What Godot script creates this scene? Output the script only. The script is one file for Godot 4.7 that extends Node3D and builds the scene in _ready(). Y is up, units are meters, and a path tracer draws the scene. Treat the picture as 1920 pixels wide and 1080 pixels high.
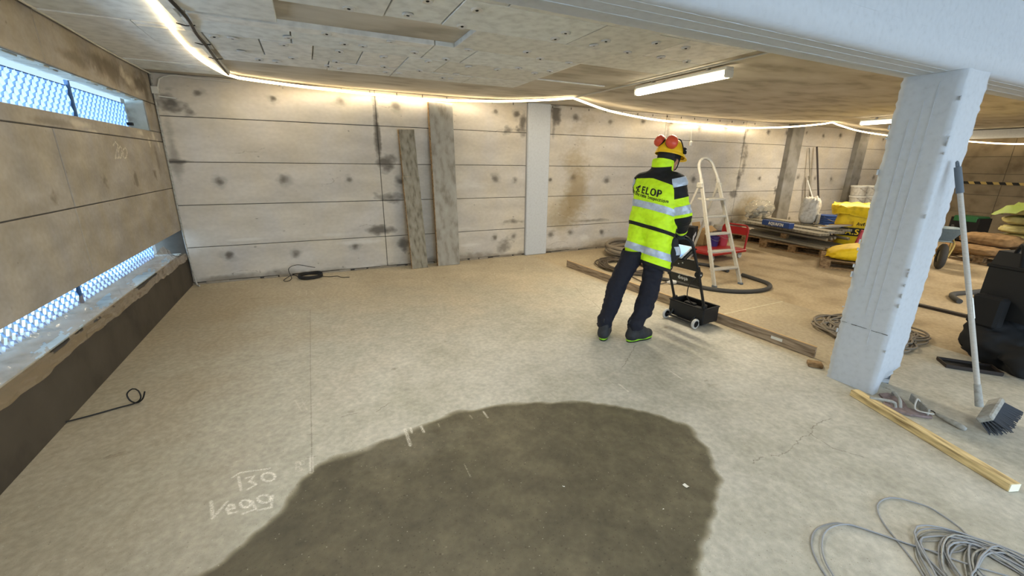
extends Node3D
# A concrete basement being surveyed: camera, sky, lights first, then the room shell, then the things in it.

var rng := RandomNumberGenerator.new()
var counts := {}
var M := {}          # materials by plain name


class MB:            # collects triangles; front faces run clockwise
	var v := PackedVector3Array()
	var n := PackedVector3Array()
	var u := PackedVector2Array()
	var t := PackedInt32Array()

	func tri(a: Vector3, b: Vector3, c: Vector3, out: Vector3) -> void:
		var k := (b - a).cross(c - a)
		if k.length_squared() < 1e-16:
			return
		k = k.normalized()
		if k.dot(out) < 0.0:
			var s := b
			b = c
			c = s
			k = -k
		var i := v.size()
		v.append(a); v.append(c); v.append(b)
		n.append(k); n.append(k); n.append(k)
		u.append(Vector2.ZERO); u.append(Vector2.ZERO); u.append(Vector2.ZERO)
		t.append(i); t.append(i + 1); t.append(i + 2)

	func quad(a: Vector3, b: Vector3, c: Vector3, d: Vector3, out: Vector3) -> void:
		tri(a, b, c, out)
		tri(a, c, d, out)

	func box(c: Vector3, s: Vector3, bev := 0.0, B := Basis()) -> void:
		var h := s * 0.5
		if bev <= 0.0:
			for ax in 3:
				for sg in [-1.0, 1.0]:
					var o := Vector3.ZERO
					o[ax] = sg
					var p := Vector3.ZERO
					p[(ax + 1) % 3] = h[(ax + 1) % 3]
					var q := Vector3.ZERO
					q[(ax + 2) % 3] = h[(ax + 2) % 3]
					var m: Vector3 = o * h[ax]
					quad(c + B * (m + p + q), c + B * (m + p - q), c + B * (m - p - q), c + B * (m - p + q), B * o)
			return
		bev = minf(bev, minf(h.x, minf(h.y, h.z)) * 0.95)
		var i := h - Vector3.ONE * bev
		for ax in 3:
			var a1 := (ax + 1) % 3
			var a2 := (ax + 2) % 3
			for sg in [-1.0, 1.0]:
				var m := Vector3.ZERO
				m[ax] = sg * h[ax]
				var p := Vector3.ZERO
				p[a1] = i[a1]
				var q := Vector3.ZERO
				q[a2] = i[a2]
				var o := Vector3.ZERO
				o[ax] = sg
				quad(c + B * (m + p + q), c + B * (m + p - q), c + B * (m - p - q), c + B * (m - p + q), B * o)
			for s1 in [-1.0, 1.0]:
				for s2 in [-1.0, 1.0]:
					var e := Vector3.ZERO
					e[ax] = i[ax]
					var p := Vector3.ZERO
					p[a1] = s1 * h[a1]
					p[a2] = s2 * i[a2]
					var q := Vector3.ZERO
					q[a1] = s1 * i[a1]
					q[a2] = s2 * h[a2]
					var o := Vector3.ZERO
					o[a1] = s1
					o[a2] = s2
					quad(c + B * (p + e), c + B * (p - e), c + B * (q - e), c + B * (q + e), B * o)
		for sx in [-1.0, 1.0]:
			for sy in [-1.0, 1.0]:
				for sz in [-1.0, 1.0]:
					var o := Vector3(sx, sy, sz)
					tri(c + B * (Vector3(h.x, i.y, i.z) * o), c + B * (Vector3(i.x, h.y, i.z) * o), c + B * (Vector3(i.x, i.y, h.z) * o), B * o)

	func bar(a: Vector3, b: Vector3, w: float, h: float, bev := 0.0, up := Vector3.UP) -> void:   # a box whose length runs from a to b
		var d := (b - a).normalized()
		var s := d.cross(up)
		if s.length() < 0.01:
			s = d.cross(Vector3.RIGHT)
		s = s.normalized()
		box((a + b) * 0.5, Vector3((b - a).length(), h, w), bev, Basis(d, s.cross(d), s))

	func tube(path: PackedVector3Array, r: float, sides := 8, closed := false, r_end := -1.0, flat := 1.0) -> void:
		var m := path.size()
		if r_end < 0.0:
			r_end = r
		var d := (path[1] - path[0]).normalized()
		var s := d.cross(Vector3.UP)
		if s.length() < 0.05:
			s = d.cross(Vector3.RIGHT)
		s = s.normalized()
		var base := v.size()
		var rows := m + 1 if closed else m
		for k in rows:
			var j := k % m
			var a := path[(j - 1 + m) % m] if closed or j > 0 else path[j]
			var b := path[(j + 1) % m] if closed or j < m - 1 else path[j]
			d = (b - a).normalized()
			s = (s - d * s.dot(d)).normalized()
			var w := s.cross(d)
			var rr := lerpf(r, r_end, float(k) / (rows - 1))
			for q in sides + 1:
				var an := TAU * q / sides
				var o := s * cos(an) + w * sin(an) * flat
				v.append(path[j] + o * rr)
				n.append((s * cos(an) * flat + w * sin(an)).normalized())
				u.append(Vector2(float(q) / sides, float(k) / rows))
		for k in rows - 1:
			for q in sides:
				var i := base + k * (sides + 1) + q
				for z in [i, i + 1, i + sides + 1, i + 1, i + sides + 2, i + sides + 1]:
					t.append(z)
		if not closed:
			for e in [0, rows - 1]:
				var i: int = base + e * (sides + 1)
				var c: Vector3 = path[0] if e == 0 else path[m - 1]
				var o: Vector3 = path[0] - path[1] if e == 0 else path[m - 1] - path[m - 2]
				for q in sides:
					tri(c, v[i + q], v[i + q + 1], o)

	func lathe(pr: PackedVector2Array, seg := 20, X := Transform3D(), smooth := false) -> void:      # pr: (radius, height) from bottom to top
		for k in pr.size() - 1:
			var a := pr[k]
			var b := pr[k + 1]
			if a.is_equal_approx(b):
				continue
			var na := Vector2(b.y - a.y, a.x - b.x).normalized()
			var nb := na
			if smooth:
				if k > 0:
					na = (na + Vector2(a.y - pr[k - 1].y, pr[k - 1].x - a.x).normalized()).normalized()
				if k < pr.size() - 2:
					nb = (nb + Vector2(pr[k + 2].y - b.y, b.x - pr[k + 2].x).normalized()).normalized()
			var base := v.size()
			for q in seg + 1:
				var an := TAU * q / seg
				var c := Vector3(cos(an), 0, sin(an))
				v.append(X * (c * a.x + Vector3.UP * a.y)); n.append((X.basis * (c * na.x + Vector3.UP * na.y)).normalized()); u.append(Vector2(float(q) / seg, a.y))
				v.append(X * (c * b.x + Vector3.UP * b.y)); n.append((X.basis * (c * nb.x + Vector3.UP * nb.y)).normalized()); u.append(Vector2(float(q) / seg, b.y))
			for q in seg:
				var i := base + q * 2
				for z in [i, i + 2, i + 1, i + 2, i + 3, i + 1]:
					t.append(z)

	func grid(nu: int, nv: int, f: Callable, wrap := false, hole = null) -> void:     # a smooth sheet f(u, v), u and v in 0..1
		var base := v.size()
		var P := PackedVector3Array()
		for i in nu + 1:
			for j in nv + 1:
				P.append(f.call(float(i % nu if wrap else i) / nu, float(j) / nv))
		for i in nu + 1:
			for j in nv + 1:
				var i0 := i - 1 if i > 0 else (nu - 1 if wrap else 0)
				var i1 := i + 1 if i < nu else (1 if wrap else nu)
				var a := P[i1 * (nv + 1) + j] - P[i0 * (nv + 1) + j]
				var b := P[i * (nv + 1) + mini(j + 1, nv)] - P[i * (nv + 1) + maxi(j - 1, 0)]
				var k := b.cross(a)
				v.append(P[i * (nv + 1) + j])
				n.append(k.normalized() if k.length_squared() > 1e-18 else Vector3.UP)
				u.append(Vector2(float(i) / nu, float(j) / nv))
		for i in nu:
			for j in nv:
				var q := base + i * (nv + 1) + j
				if hole != null and hole.call(float(i) / nu, float(j) / nv):
					continue
				for z in [q, q + nv + 1, q + 1, q + 1, q + nv + 1, q + nv + 2]:
					t.append(z)

	func prism(poly: PackedVector2Array, depth: float, X := Transform3D()) -> void:   # poly in local xy, thick along local z
		var ids := Geometry2D.triangulate_polygon(poly)
		for k in range(0, ids.size(), 3):
			for zz in [0.0, depth]:
				var o := X.basis * Vector3(0, 0, -1 if zz == 0.0 else 1)
				tri(X * Vector3(poly[ids[k]].x, poly[ids[k]].y, zz), X * Vector3(poly[ids[k + 1]].x, poly[ids[k + 1]].y, zz), X * Vector3(poly[ids[k + 2]].x, poly[ids[k + 2]].y, zz), o * (1.0 if depth > 0 else -1.0))
		var cw := Geometry2D.is_polygon_clockwise(poly)
		for k in poly.size():
			var a := poly[k]
			var b := poly[(k + 1) % poly.size()]
			var o2 := Vector2(b.y - a.y, a.x - b.x) * (-1.0 if cw else 1.0)
			quad(X * Vector3(a.x, a.y, 0), X * Vector3(b.x, b.y, 0), X * Vector3(b.x, b.y, depth), X * Vector3(a.x, a.y, depth), X.basis * Vector3(o2.x, o2.y, 0))

	func soup(p: PackedVector3Array, k: PackedVector3Array) -> void:      # triangles with their normals, already front side out
		for i in p.size():
			t.append(v.size())
			v.append(p[i]); n.append(k[i]); u.append(Vector2.ZERO)

	func map_uv(f: Callable) -> void:
		for i in v.size():
			u[i] = f.call(v[i])

	func mesh() -> ArrayMesh:
		var a := []
		a.resize(Mesh.ARRAY_MAX)
		a[Mesh.ARRAY_VERTEX] = v
		a[Mesh.ARRAY_NORMAL] = n
		a[Mesh.ARRAY_TEX_UV] = u
		a[Mesh.ARRAY_INDEX] = t
		var m := ArrayMesh.new()
		m.add_surface_from_arrays(Mesh.PRIMITIVE_TRIANGLES, a)
		return m


# ---------------------------------------------------------------- naming
func numbered(called: String, under: Node) -> String:
	var key := str(under.get_instance_id()) + called
	var k: int = counts.get(key, 0)
	counts[key] = k + 1
	return called if k == 0 else "%s_%03d" % [called, k]


func put(called: String, mesh: Mesh, mat: Material, parent: Node = null) -> MeshInstance3D:
	var o := MeshInstance3D.new()
	var p: Node = parent if parent else self
	o.name = numbered(called, p)
	o.mesh = mesh
	o.material_override = mat
	o.cast_shadow = GeometryInstance3D.SHADOW_CASTING_SETTING_ON
	p.add_child(o, true)
	return o


func obj(called: String, mb: MB, mat: Material, parent: Node = null) -> MeshInstance3D:
	return put(called, mb.mesh(), mat, parent)


func tag(o: Node, label: String, category: String, group := "") -> void:
	o.set_meta("label", label)
	o.set_meta("category", category)
	if group:
		o.set_meta("group", group)


func thing(called: String, label: String, category: String, at := Vector3.ZERO, turn := 0.0, group := "") -> Node3D:
	var o := Node3D.new()
	o.name = numbered(called, self)
	add_child(o, true)
	o.position = at
	o.rotation.y = deg_to_rad(turn)
	tag(o, label, category, group)
	return o


func struct(called: String) -> Node3D:
	var o := Node3D.new()
	o.name = called
	add_child(o, true)
	o.set_meta("kind", "structure")
	return o


func again(o: Node3D, at: Vector3, turn: float, label := "") -> Node3D:
	var c: Node3D = o.duplicate()
	c.name = numbered(str(o.name), self)
	add_child(c, true)
	c.position = at
	c.rotation.y = deg_to_rad(turn)
	if label:
		c.set_meta("label", label)
	return c


func V(a: Array) -> PackedVector3Array:
	var p := PackedVector3Array()
	for q in a:
		p.append(q)
	return p


func floor_path(a: Array, y: float) -> PackedVector3Array:   # x, z, x, z ... on the floor
	var p := PackedVector3Array()
	for k in range(0, a.size(), 2):
		p.append(Vector3(a[k], y, a[k + 1]))
	return p


func smooth_path(p: PackedVector3Array, step: float, closed := false) -> PackedVector3Array:
	var c := PackedVector3Array()
	var m := p.size()
	for k in (m if closed else m - 1):
		var a := p[(k - 1 + m) % m] if closed or k > 0 else p[0]
		var b := p[k]
		var d := p[(k + 1) % m]
		var e := p[(k + 2) % m] if closed or k + 2 < m else p[m - 1]
		var cnt := maxi(1, int(b.distance_to(d) / step))
		for q in cnt:
			c.append(b.cubic_interpolate(d, a, e, float(q) / cnt))
	if not closed:
		c.append(p[m - 1])
	return c


# ---------------------------------------------------------------- materials
func ramp(cols: Array) -> Gradient:
	var g := Gradient.new()
	var o := PackedFloat32Array()
	var c := PackedColorArray()
	for k in range(0, cols.size(), 2):
		o.append(cols[k])
		c.append(cols[k + 1])
	g.offsets = o
	g.colors = c
	return g


func noise_tex(size: int, freq: float, oct: int, sd: int, g: Gradient = null, kind := FastNoiseLite.TYPE_SIMPLEX_SMOOTH) -> NoiseTexture2D:
	var f := FastNoiseLite.new()
	f.seed = sd
	f.noise_type = kind
	f.frequency = freq
	f.fractal_octaves = oct
	var t := NoiseTexture2D.new()
	t.width = size
	t.height = size
	t.seamless = true
	t.noise = f
	if g:
		t.color_ramp = g
	return t


func mat(called: String, c: Color, rough := 0.8, metal := 0.0) -> StandardMaterial3D:
	var m := StandardMaterial3D.new()
	m.resource_name = called
	m.albedo_color = c
	m.roughness = rough
	m.metallic = metal
	M[called] = m
	return m


func textured(called: String, c: Color, tex: Texture2D, scale: Vector3, rough := 0.85, world := false, metal := 0.0) -> StandardMaterial3D:
	var m := mat(called, c, rough, metal)
	m.albedo_texture = tex
	m.uv1_triplanar = true
	m.uv1_world_triplanar = world
	m.uv1_scale = scale
	return m


func relief(m: StandardMaterial3D, tex: Texture2D, cm: float) -> void:
	m.heightmap_enabled = true
	m.heightmap_texture = tex
	m.heightmap_scale = cm
const STROKES := [
	[0, 0.016, [-0.593, -2.040, -0.566, -1.922, -0.524, -2.005]],
	[0, 0.014, [-0.514, -1.948, -0.487, -1.947, -0.495, -1.972, -0.512, -1.980, -0.518, -1.957, -0.504, -1.922, -0.475, -1.918]],
	[0, 0.014, [-0.420, -1.947, -0.423, -1.934, -0.431, -1.929, -0.444, -1.933, -0.456, -1.944, -0.464, -1.960, -0.466, -1.974, -0.460, -1.984, -0.449, -1.984, -0.436, -1.976, -0.425, -1.962, -0.420, -1.947]],
	[0, 0.014, [-0.416, -1.959, -0.398, -1.901, -0.447, -1.894]],
	[0, 0.014, [-0.339, -1.941, -0.342, -1.928, -0.353, -1.923, -0.368, -1.928, -0.383, -1.941, -0.392, -1.958, -0.394, -1.974, -0.386, -1.984, -0.373, -1.984, -0.357, -1.974, -0.344, -1.959, -0.339, -1.941]],
	[0, 0.014, [-0.333, -1.961, -0.333, -1.882, -0.385, -1.889]],
	[0, 0.012, [-0.526, -2.182, -0.494, -2.205, -0.359, -2.178]],
	[0, 0.014, [-0.498, -2.173, -0.474, -2.065]],
	[0, 0.014, [-0.462, -2.148, -0.429, -2.145, -0.442, -2.115, -0.411, -2.076, -0.445, -2.057]],
	[0, 0.014, [-0.330, -2.096, -0.334, -2.080, -0.346, -2.074, -0.363, -2.079, -0.379, -2.094, -0.389, -2.114, -0.391, -2.133, -0.383, -2.146, -0.368, -2.147, -0.350, -2.136, -0.336, -2.117, -0.330, -2.096]],
	[1, 0.012, [-0.213, -2.146, -0.216, -2.134, -0.224, -2.131, -0.232, -2.141, -0.236, -2.157, -0.233, -2.170, -0.225, -2.172, -0.217, -2.162, -0.213, -2.146]],
	[1, 0.012, [-0.209, -2.100, -0.213, -2.088, -0.222, -2.087, -0.232, -2.097, -0.236, -2.113, -0.233, -2.125, -0.223, -2.126, -0.213, -2.116, -0.209, -2.100]],
	[1, 0.01, [-0.196, -2.150, -0.199, -2.138, -0.205, -2.136, -0.212, -2.144, -0.214, -2.158, -0.212, -2.170, -0.206, -2.173, -0.199, -2.164, -0.196, -2.150]],
	[0, 0.022, [-0.162, -2.188, -0.160, -2.056]],
	[2, 0.006, [-0.148, -4.790, -0.157, -3.310, -0.157, -2.541, -0.160, -2.056]],
	[2, 0.005, [-0.182, -2.407, -0.125, -2.387]],
	[2, 0.005, [-0.182, -2.190, -0.129, -2.178]],
	[1, 0.012, [-0.299, -5.488, -0.092, -5.447]],
	[1, 0.012, [-0.256, -5.566, -0.268, -5.382]],
	[1, 0.012, [-0.182, -5.559, -0.187, -5.347]],
	[1, 0.012, [-0.137, -5.515, -0.095, -5.307]],
	[1, 0.012, [-0.691, -5.302, -0.515, -5.268]],
	[1, 0.012, [-0.372, -4.723, -0.246, -4.695]],
	[1, 0.012, [-0.350, -4.803, -0.320, -4.648]],
	[1, 0.012, [-0.298, -4.781, -0.307, -4.643]],
	[1, 0.012, [-0.321, -4.266, -0.240, -4.260]],
	[1, 0.012, [-0.255, -2.851, -0.213, -2.694]],
	[1, 0.012, [-0.215, -2.851, -0.182, -2.696]],
	[1, 0.012, [-0.182, -2.818, -0.229, -2.718]],
	[1, 0.014, [1.235, -5.381, 1.412, -5.423]],
	[1, 0.014, [1.318, -5.492, 1.304, -5.295]],
	[1, 0.014, [1.835, -5.556, 1.889, -5.342]],
	[1, 0.014, [1.948, -5.508, 1.765, -5.303]],
	[1, 0.014, [2.234, -5.388, 2.385, -5.425]],
	[1, 0.014, [2.360, -5.538, 2.253, -5.315]],
	[1, 0.014, [2.759, -5.441, 2.937, -5.475]],
	[1, 0.014, [2.892, -5.568, 2.778, -5.363]],
	[0, 0.022, [0.355, -2.220, 0.352, -2.057]],
	[0, 0.014, [0.387, -2.220, 0.386, -2.171]],
	[0, 0.018, [0.450, -2.212, 0.451, -2.147]],
	[1, 0.01, [0.553, -2.195, 0.550, -2.160]],
	[1, 0.012, [0.761, -2.201, 0.763, -2.155]],
	[0, 0.014, [0.855, -2.204, 0.856, -2.126]],
	[1, 0.012, [1.271, -2.219, 1.263, -2.174]],
	[1, 0.012, [1.364, -2.216, 1.362, -2.130]],
	[1, 0.012, [1.496, -2.145, 1.503, -2.096]],
	[1, 0.012, [1.860, -2.200, 1.855, -2.095]],
	[0, 0.014, [1.898, -2.118, 1.891, -2.006]],
	[0, 0.014, [2.401, -2.119, 2.388, -1.985]],
	[1, 0.006, [0.581, -1.784, 0.578, -1.681]],
	[1, 0.008, [1.150, -2.293, 1.185, -2.239]],
	[1, 0.008, [3.360, -2.153, 3.367, -1.935, 3.377, -1.742, 3.397, -1.533]],
	[1, 0.013, [3.523, -2.340, 3.541, -2.284, 3.440, -2.243]],
	[1, 0.013, [3.576, -2.296, 3.565, -2.234, 3.485, -2.217]],
	[1, 0.013, [3.611, -2.253, 3.570, -2.167]],
	[1, 0.013, [3.512, -1.996, 3.413, -1.915]],
	[1, 0.013, [3.561, -1.945, 3.454, -1.919, 3.452, -1.865]],
	[1, 0.013, [3.566, -1.914, 3.438, -1.849, 3.468, -1.815]],
	[1, 0.013, [2.831, -2.212, 2.810, -2.113]],
	[1, 0.013, [2.885, -2.150, 2.873, -2.048]],
	[1, 0.013, [2.608, -2.151, 2.612, -2.073]],
	[3, 0.011, [3.928, -2.852, 4.522, -2.865, 5.294, -2.878]],  # laser line on the floor, its light painted as a pale stroke
	[4, 0.005, [2.873, -1.206, 2.748, -1.209, 2.664, -1.201, 2.585, -1.164, 2.445, -1.158, 2.341, -1.126]],
	[4, 0.005, [2.341, -1.126, 2.228, -1.115, 2.161, -1.133]],
	[4, 0.005, [2.120, -1.152, 1.992, -1.140]],
	[4, 0.005, [2.584, -1.179, 2.554, -1.029, 2.646, -0.888]],
	[4, 0.006, [3.003, -4.328, 2.885, -4.006, 2.867, -3.789, 2.784, -3.499]],
	[4, 0.006, [2.477, -2.605, 2.357, -2.508, 2.220, -2.402, 2.063, -2.294]],
	[4, 0.006, [0.017, -2.525, 0.112, -2.514]],
	[4, 0.006, [0.320, -2.556, 0.205, -2.472]],
	[4, 0.005, [-1.089, -2.664, -1.181, -2.634]],
]
const WET := [-0.62, -1.58, -0.51, -1.61, -0.40, -1.73, -0.28, -1.86, -0.22, -2.02, -0.12, -2.11, 0.10, -2.13, 0.35, -2.18, 0.67, -2.26, 1.07, -2.20, 1.48, -2.05, 1.81, -1.79, 1.95, -1.52, 1.87, -1.29, 1.73, -1.13, 1.54, -0.99, 1.35, -0.89, 1.14, -0.76]
const CABLE_A := [1.650, -0.553, 1.671, -0.583, 1.699, -0.627, 1.745, -0.676, 1.791, -0.705, 1.847, -0.725, 1.906, -0.728, 1.973, -0.716, 2.013, -0.694, 2.053, -0.654, 2.088, -0.604, 2.123, -0.555, 2.154, -0.503, 2.191, -0.463, 2.237, -0.431, 2.290, -0.409, 2.356, -0.401, 2.409, -0.407, 2.447, -0.428, 2.469, -0.459, 2.482, -0.494, 2.491, -0.534, 2.495, -0.577, 2.470, -0.620, 2.436, -0.661, 2.391, -0.688, 2.332, -0.695, 2.276, -0.685, 2.224, -0.656, 2.178, -0.613, 2.144, -0.568, 2.109, -0.521, 2.076, -0.476, 2.049, -0.443, 2.019, -0.413, 1.999, -0.391]
const CABLE_B := [1.671, -0.543, 1.694, -0.573, 1.718, -0.607, 1.760, -0.645, 1.806, -0.673, 1.865, -0.697, 1.922, -0.704, 1.980, -0.696, 2.025, -0.677, 2.052, -0.644, 2.094, -0.585, 2.137, -0.520, 2.173, -0.476, 2.201, -0.430, 2.229, -0.385, 2.259, -0.343, 2.304, -0.291, 2.348, -0.240]
const CABLE_LOOPS := [
	[2.020, -0.392, 2.062, -0.437, 2.098, -0.466, 2.148, -0.490, 2.213, -0.511, 2.275, -0.515, 2.337, -0.502, 2.386, -0.476, 2.419, -0.442, 2.427, -0.415, 2.452, -0.368, 2.464, -0.320, 2.477, -0.268, 2.478, -0.212],
	[2.066, -0.360, 2.086, -0.392, 2.115, -0.435, 2.165, -0.470, 2.197, -0.493, 2.239, -0.505, 2.276, -0.499, 2.330, -0.476, 2.367, -0.439, 2.406, -0.390, 2.434, -0.328, 2.437, -0.263, 2.432, -0.201],
	[2.074, -0.356, 2.098, -0.386, 2.141, -0.412, 2.207, -0.439, 2.271, -0.458, 2.328, -0.464, 2.369, -0.451, 2.392, -0.421, 2.418, -0.372, 2.433, -0.311, 2.423, -0.253, 2.411, -0.211],
	[2.116, -0.337, 2.145, -0.364, 2.180, -0.393, 2.231, -0.422, 2.271, -0.440, 2.329, -0.441, 2.370, -0.422, 2.390, -0.385, 2.395, -0.317, 2.384, -0.250],
	[2.241, -0.337, 2.290, -0.343, 2.340, -0.348, 2.390, -0.343, 2.430, -0.327, 2.455, -0.301, 2.461, -0.263, 2.455, -0.206],
	[2.179, -0.308, 2.227, -0.326, 2.310, -0.356, 2.356, -0.370, 2.409, -0.376, 2.440, -0.365, 2.458, -0.335, 2.477, -0.268, 2.470, -0.210],
	[2.141, -0.325, 2.184, -0.346, 2.247, -0.374, 2.311, -0.391, 2.355, -0.395, 2.390, -0.385, 2.404, -0.354, 2.408, -0.288, 2.405, -0.224],
	[2.121, -0.345, 2.152, -0.373, 2.204, -0.405, 2.264, -0.419, 2.312, -0.421, 2.369, -0.407, 2.401, -0.374, 2.413, -0.309, 2.411, -0.232],
]
const WASHERS := [0.34, -3.08, 0.69, -3.03, 1.07, -3.08, 0.74, -2.73, 1.05, -2.74, 0.24, -3.72, -0.02, -3.96, -0.06, -4.22, 0.38, -3.95, 0.52, -3.95, 0.70, -3.70, 0.36, -4.23, 0.94, -3.95, 0.73, -4.24, -0.00, -4.68, 0.36, -4.65, 0.30, -4.90, 0.42, -4.95, 0.80, -4.65, 0.86, -4.90, 0.99, -4.89, 1.15, -4.66, 1.13, -4.22, 1.25, -4.06, 1.32, -3.65, 1.53, -4.24, 1.54, -4.65, 1.46, -4.90, 1.56, -4.91, 1.78, -2.88, 1.79, -3.04, 2.16, -2.91, 2.15, -3.05, 2.53, -2.77, 2.84, -2.77, 2.52, -3.09, 2.89, -3.09, 3.20, -3.09, 1.78, -3.48, 1.99, -3.63, 2.30, -3.64, 1.99, -4.07, 2.33, -4.04, 2.24, -4.20, 1.83, -4.22, -0.53, -4.21, -0.41, -4.20, -0.40, -4.63, -0.29, -4.91, -0.01, -4.69, -0.15, -4.92]
const TWO_HUNDRED := [
	[-4.898, 1.660, -4.976, 1.692, -5.015, 1.668, -4.876, 1.557, -4.974, 1.562],
	[-5.066, 1.609, -5.029, 1.573, -4.989, 1.558, -4.969, 1.572, -4.980, 1.607, -5.016, 1.643, -5.056, 1.658, -5.078, 1.645, -5.067, 1.609],
	[-5.185, 1.604, -5.147, 1.570, -5.101, 1.556, -5.074, 1.569, -5.081, 1.602, -5.118, 1.635, -5.164, 1.650, -5.192, 1.637, -5.185, 1.604],
]


func _ready() -> void:
	rng.seed = 20240
	# --- camera
	var cam := Camera3D.new()
	cam.name = "camera"
	cam.position = Vector3(0, 1.55, 0)
	cam.rotation = Vector3(-0.29163, -0.44661, 0.012627)
	cam.fov = 69.64
	cam.near = 0.05
	cam.far = 200.0
	add_child(cam)
	cam.current = true
	# --- sky and exposure
	var env := Environment.new()
	env.background_mode = Environment.BG_SKY
	var sky := ProceduralSkyMaterial.new()
	sky.sky_top_color = Color(0.62, 0.79, 1.0)
	sky.sky_horizon_color = Color(0.80, 0.91, 1.0)
	sky.ground_horizon_color = Color(0.70, 0.80, 0.88)
	sky.ground_bottom_color = Color(0.56, 0.63, 0.68)
	sky.sky_curve = 0.2
	sky.sky_energy_multiplier = 1.0
	sky.ground_energy_multiplier = 1.0
	env.sky = Sky.new()
	env.sky.sky_material = sky
	env.tonemap_mode = Environment.TONE_MAPPER_LINEAR
	env.tonemap_exposure = 1.27
	env.sdfgi_enabled = true
	env.ssao_enabled = true
	env.ssil_enabled = true
	var we := WorldEnvironment.new()
	we.name = "world_environment"
	we.environment = env
	add_child(we)
	# --- daylight through the ribbon window and an unseen entrance placed to light beam and pillar
	area("unseen_entrance_daylight", Vector3(4.2, 1.25, 4.9), Vector3(0, 0, -1), Vector2(8.0, 2.1), Color(0.80, 0.90, 1.0), 29.0)
	area("window_daylight", Vector3(-4.2, 1.0, -3.0), Vector3(1, 0.1, 0), Vector2(9.0, 2.3), Color(0.76, 0.89, 1.0), 100.0)  # unseen panel outside the window, placed low to light the ceiling
	make_materials()
	make_room()
	make_lights()
	make_wall_things()
	make_person()
	make_trolley()
	make_floor_things()
	make_far_things()


func area(called: String, at: Vector3, towards: Vector3, size: Vector2, c: Color, e: float) -> void:
	var l := AreaLight3D.new()
	l.name = called
	add_child(l)
	l.position = at
	l.look_at_from_position(at, at + towards, Vector3.UP if absf(towards.normalized().y) < 0.95 else Vector3.BACK)
	l.area_size = size
	l.light_color = c
	l.light_energy = e
	l.area_range = 40.0
	l.area_attenuation = 2.0
	l.area_normalize_energy = true
	l.shadow_enabled = true


# ---------------------------------------------------------------- painting of stains, chalk, wear and a laser line into albedo pictures
func blot(im: Image, cx: float, cy: float, rx: float, ry: float, c: Color, a: float, f: FastNoiseLite, rough := 0.6) -> void:
	var ns := clampf(26.0 / maxf(rx, ry), 0.35, 3.0)
	for y in range(maxi(0, int(cy - ry * 1.6)), mini(im.get_height(), int(cy + ry * 1.6) + 1)):
		for x in range(maxi(0, int(cx - rx * 1.6)), mini(im.get_width(), int(cx + rx * 1.6) + 1)):
			var d := Vector2((x - cx) / rx, (y - cy) / ry).length() + (f.get_noise_2d(x * ns, y * ns) * 0.8 + f.get_noise_2d(x * 3.0, y * 3.0) * 0.25) * rough
			var k := clampf((1.0 - d) * 1.3, 0.0, 1.0) * a
			if k > 0.01:
				im.set_pixel(x, y, im.get_pixel(x, y).lerp(c, k))


func stroke(im: Image, p: PackedVector2Array, w: float, c: Color, a: float, f: FastNoiseLite, gap := 0.0) -> void:   # in pixels; dusty where gap is high
	for s in p.size() - 1:
		var b := p[s]
		var e := p[s + 1]
		var lo := Vector2(minf(b.x, e.x) - w, minf(b.y, e.y) - w)
		var hi := Vector2(maxf(b.x, e.x) + w, maxf(b.y, e.y) + w)
		for y in range(maxi(0, int(lo.y)), mini(im.get_height(), int(hi.y) + 2)):
			for x in range(maxi(0, int(lo.x)), mini(im.get_width(), int(hi.x) + 2)):
				var q := Vector2(x, y)
				var d := q.distance_to(Geometry2D.get_closest_point_to_segment(q, b, e)) / (w * 0.5)
				var k := clampf((1.0 - d) * 1.5 + 0.35, 0.0, 1.0) * a
				if gap > 0.0:
					k *= clampf(0.75 + f.get_noise_2d(x * 9.0, y * 9.0) * 1.6 - gap, 0.0, 1.0)
				if k > 0.02:
					im.set_pixel(x, y, im.get_pixel(x, y).lerp(c, k))


func flat_noise(sd: int, freq: float, oct: int) -> FastNoiseLite:
	var f := FastNoiseLite.new()
	f.seed = sd
	f.frequency = freq
	f.fractal_octaves = oct
	f.noise_type = FastNoiseLite.TYPE_SIMPLEX_SMOOTH
	return f


const FX := -1.6
const FZ := -6.45
const FS := 6.6


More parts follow.
